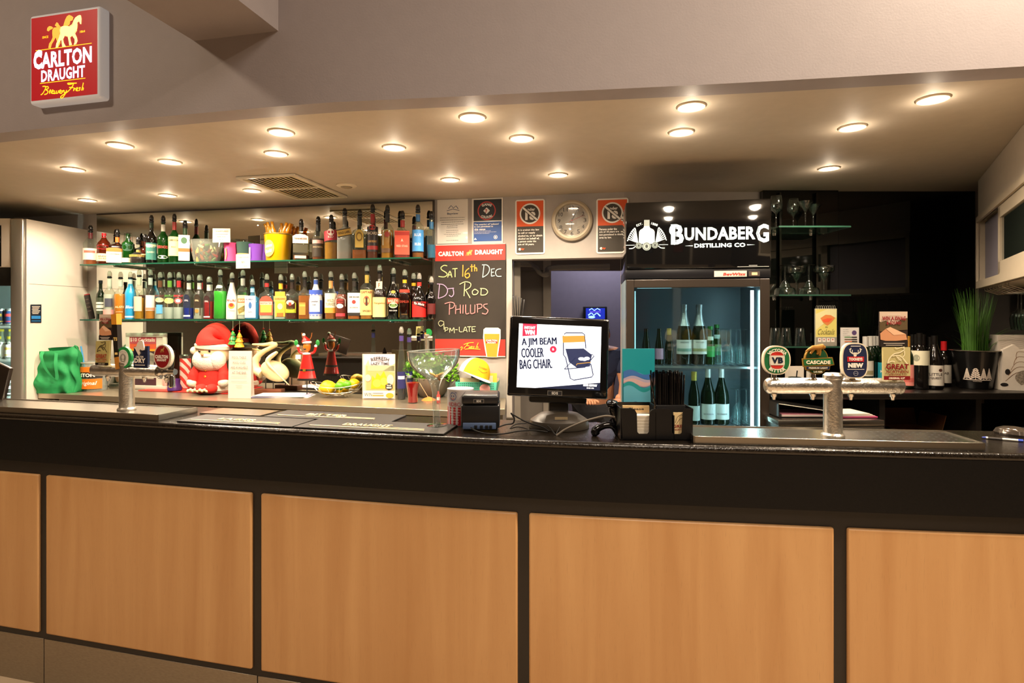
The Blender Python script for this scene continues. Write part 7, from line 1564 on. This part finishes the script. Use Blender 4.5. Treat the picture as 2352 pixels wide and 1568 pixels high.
# cables
def cable(lab, pts, r=.0026, c='#141210'):
    t = T('cable', lab, 'cable'); pts = [WZ(x, y, ZT+.004+z) for x, y, z in pts]
    G().tube(curve(pts, 6), r, 8).build('cord', mat(c, .35), t)
def cab3(lab, pts, r=.0026, c='#141210'):
    t = T('cable', lab, 'cable'); G().tube(curve([W(x, y, d) for x, y, d in pts], 6), r, 8).build('cord', mat(c, .6, spec=.2), t)
cab3('black cable curving along the bar edge from the receipt printer', [(1082, 982, 1.96), (1095, 990, 1.93), (1120, 996, 1.92), (1155, 996, 1.92), (1190, 990, 1.93), (1225, 988, 1.94), (1258, 992, 1.94)])
cab3('black cable looping up above the bar between printer and till', [(1137, 984, 1.98), (1160, 975, 2.0), (1178, 972, 2.0), (1181, 960, 2.0), (1174, 949, 2.0), (1180, 953, 2.0), (1212, 970, 1.99), (1245, 980, 1.97), (1262, 990, 1.95)])
cab3('short black cable lying behind the printer cable', [(1210, 972, 2.0), (1185, 974, 2.0), (1172, 984, 1.98), (1190, 980, 1.98), (1212, 985, 1.98)], .002)
cab3('bunch of thin black cables at the foot of the till', [(1258, 978, 1.96), (1266, 985, 1.95), (1276, 998, 1.92), (1280, 990, 1.94), (1286, 980, 1.96)], .0022)
cab3('thick grey cable rising from the bar to the scanner', [(1278, 1000, 1.91), (1300, 985, 1.91), (1340, 968, 1.90), (1375, 958, 1.89), (1395, 955, 1.88), (1412, 958, 1.88)], .0034, '#6a6258')
# scanner
p = WZ(1392, 1000, ZT); s = F/p.y
t = T('barcode_scanner', 'glossy black barcode scanner in a curved stand beside the till', 'scanner', (p.x, p.y, ZT))
k = 1/s; q_ = lambda x, y, d=0: ((x-1392)*k, d, (1000-y)*k)
G().tube(curve([q_(1372, 998, 0), q_(1368, 988, 0), q_(1385, 978, 0), q_(1402, 976, .0), q_(1412, 984, 0), q_(1420, 998, 0)], 5), [.010, .012, .015, .016, .016, .015, .014, .013, .012, .012, .012, .012, .012, .012, .012, .012, .012, .012, .011, .010, .010, .010, .010, .010, .010, .009][:26], 12).build('stand', BLACKG, t)
G().tube([q_(1410, 925, .03), q_(1414, 945, .03), q_(1418, 962, .025), q_(1424, 990, .02)], [.016, .019, .015, .012], 14).build('grip', BLACKG, t)
G().ell(q_(1408, 930, .025), (.020, .026, .016), 16, 10).build('head', BLACKG, t)
# teal menu
p = W(1470, 0, 1.97); s = F/1.97
t = T('teal_menu', 'tall turquoise menu with blue wave print standing behind the napkin caddy', 'menu', (p.x, 1.99, ZT+.001), .02)
zt = lambda y: 1.5-(y-728)/s-ZT
G().box(-.0575, .0565, 0, .006, 0, zt(802)).box(-.05, .05, .006, .05, 0, .01).build('menu_card', mat('#1f93a0', .35), t)
s = F/1.99
f = Flat(t, 1470, 0, s, 0); f.yc = 728+(1.5-ZT)*s
wv_ = lambda y0, a, ph: [(1434.5+i*4.45, y0+a*math.sin(i*.4+ph)) for i in range(17)]
def band(y0, a, ph, y1, a2, ph2): return [('p', wv_(y0, a, ph)+wv_(y1, a2, ph2)[::-1])]
f('wave_print', '#4a9fc0', band(858, 5, 2.6, 950, 0, 0)); f('wave_print', '#3a6cb0', band(855, -6, .2, 868, 4, 2.6)); f('wave_print', '#a8a0b8', band(868, 5, 2.8, 884, 6, 3.6)); f('wave_print', '#c8a8a8', band(874, 5, 2.9, 882, 6, 3.6)); f('wave_print', '#1f8f94', band(884, 8, 3.4, 893, 8, 3.6)); f('wave_print', '#5aa8c0', band(893, 8, 3.6, 950, 0, 0))
f('logo', '#3a4a78', [('s', curve([(1452,929),(1460,923),(1468,930),(1478,932)], 4), 1.6), ('s', curve([(1462,922),(1470,926),(1482,932)], 4), 1.2)]); f('lettering', '#2c3a60', [('t', 'Bayview', 1468, 938, 42, 6, {})])
# napkin caddy
p = WZ(1508, 1011, ZT); s = F/p.y
t = T('napkin_caddy', 'black plastic bar caddy with cut out front holding coasters and straws', 'caddy', (p.x, p.y, ZT+.001), -.02)
k = 1/s; o_ = lambda x, y: ((x-1508)*k, (1011-y)*k)
CM = mat('#0e0e10', .3)
g = G()
front = [(1430,1011),(1588,1011),(1592,940),(1573,938),(1568,946),(1566,994),(1562,997),(1547,997),(1544,994),(1543,950),(1538,941),(1530,939),(1505,939),(1496,943),(1492,950),(1491,992),(1487,997),(1468,997),(1464,992),(1463,950),(1458,941),(1450,938),(1427,938)]
g.prism([o_(x, y) for x, y in front], 0, .003); W2 = .117
g.box(-W2, W2, .12, .123, 0, .105).box(-W2, -W2+.003, 0, .123, 0, .103).box(W2-.003, W2, 0, .123, 0, .103).box(-W2, W2, 0, .123, 0, .004).box(-.004, -.001, 0, .12, 0, .09).box(.055, .058, 0, .12, 0, .08)
g.build('caddy_body', CM, t, smooth=False)
for i in range(14): G().box(-.105, -.01, .008, .10, .006+i*.0052, .006+i*.0052+.0042).build('napkin', mat('#d8d2c4' if i % 2 else '#c8c0b0', .8), t)
G().box(-.10, -.012, .05, .06, .08, .103).build('napkin_card', mat('#c8a878', .7), t); decal(t, 'lettering', mat('#3a342c', .6), [('t', 'Please', -.055, .093, .05, .008, {})], y=.0494)
G().box(.056, .112, .006, .012, .006, .088).build('coaster', mat('#cdb88c', .6), t)
c_ = decal(t, 'lettering', mat('#7e1a20', .5), [('t', 'GREAT', .080, .044, .050, .010, dict(b=.03)), ('t', 'NORTHERN', .081, .033, .046, .006, {})], y=.0054)
decal(t, 'fish_emblem', mat('#3a3028', .5), [('s', curve([(.062, .055), (.07, .075), (.085, .08), (.095, .06)], 4), .0012), ('s', curve([(.066, .052), (.078, .068), (.095, .072)], 4), .0012)], y=.0052)
t = T('straw_bundle', 'dense bunch of short black drinking straws standing in the caddy', 'straws', (p.x+.012, p.y+.02, ZT+.006), 0)
G().box(-.012, .088, .0, .075, .0, .105, bev=.003).build('straw_cup', mat('#0d0d0f', .35), t)
i = 0
for a in range(17):
    for b in range(5):
        x = -.008+a*.0056; y = .006+b*.014
        G().tube([(x, y, .08), (x+.004*math.sin(a*1.7+b), y+.002*math.cos(a+b), .208+.006*math.sin(a*3.1+b*2))], .0027, 6).build('straw', BLACKG, t); i += 1
G().tube([(-.004, -.003, .06), (-.030, -.006, .205)], .0027, 8).build('straw', BLACKG, t)
# mouse and pen
p = WZ(2340, 1003, ZT); t = T('computer_mouse', 'shiny dark computer mouse at the far end of the bar top', 'mouse', (p.x+.012, p.y+.03, ZT), .5)
G().lathe([(.032, 0), (.034, .006), (.030, .018), (.018, .027), (0, .030)], 28, ry=1.7).build('shell', mat('#4a423a', .15, .5, coat=.5), t); G().box(-.0015, .0015, -.04, -.02, .018, .03, bev=.0005).build('scroll_wheel', BLACKP, t)
a_, b_ = WZ(2255, 1004, ZT+.004), WZ(2350, 1012, ZT+.004)
t = T('ballpoint_pen', 'clear ballpoint pen with blue end lying by the mouse', 'pen')
u = (b_-a_)
G().tube([a_+u*.10, a_+u*.88], .0038, 8).build('barrel', mat('#e2ddd2', .2), t); G().tube([a_, a_+u*.05, a_+u*.10], [.0012, .003, .0038], 8).build('tip', mat('#3a4aa0', .3), t); G().tube([a_+u*.88, b_], .0042, 8).build('cap', mat('#2c4ac0', .3), t); G().tube([a_+u*.15, a_+u*.5], .0042, 8).build('ink_tube', mat('#2a2420', .3), t)
# second screen edge at the far left of the bar
p = W(-155, 880, 2.30)
t = T('tilted_monitor', 'corner of a tilted black monitor on the bar at the picture edge', 'monitor', (p.x-.05, 2.62, ZT+.001), ang(BARP, -2.1))
Mo = Matrix.Translation((0, 0, .07)) @ Matrix.Rotation(.30, 4, 'Y')
G().box(-.16, .07, 0, .02, -.045, .12, bev=.005, M=Mo).build('screen_case', mat('#241c16', .3), t); G().box(-.09, 0, -.02, .08, 0, .012).build('base', BLACKP, t)
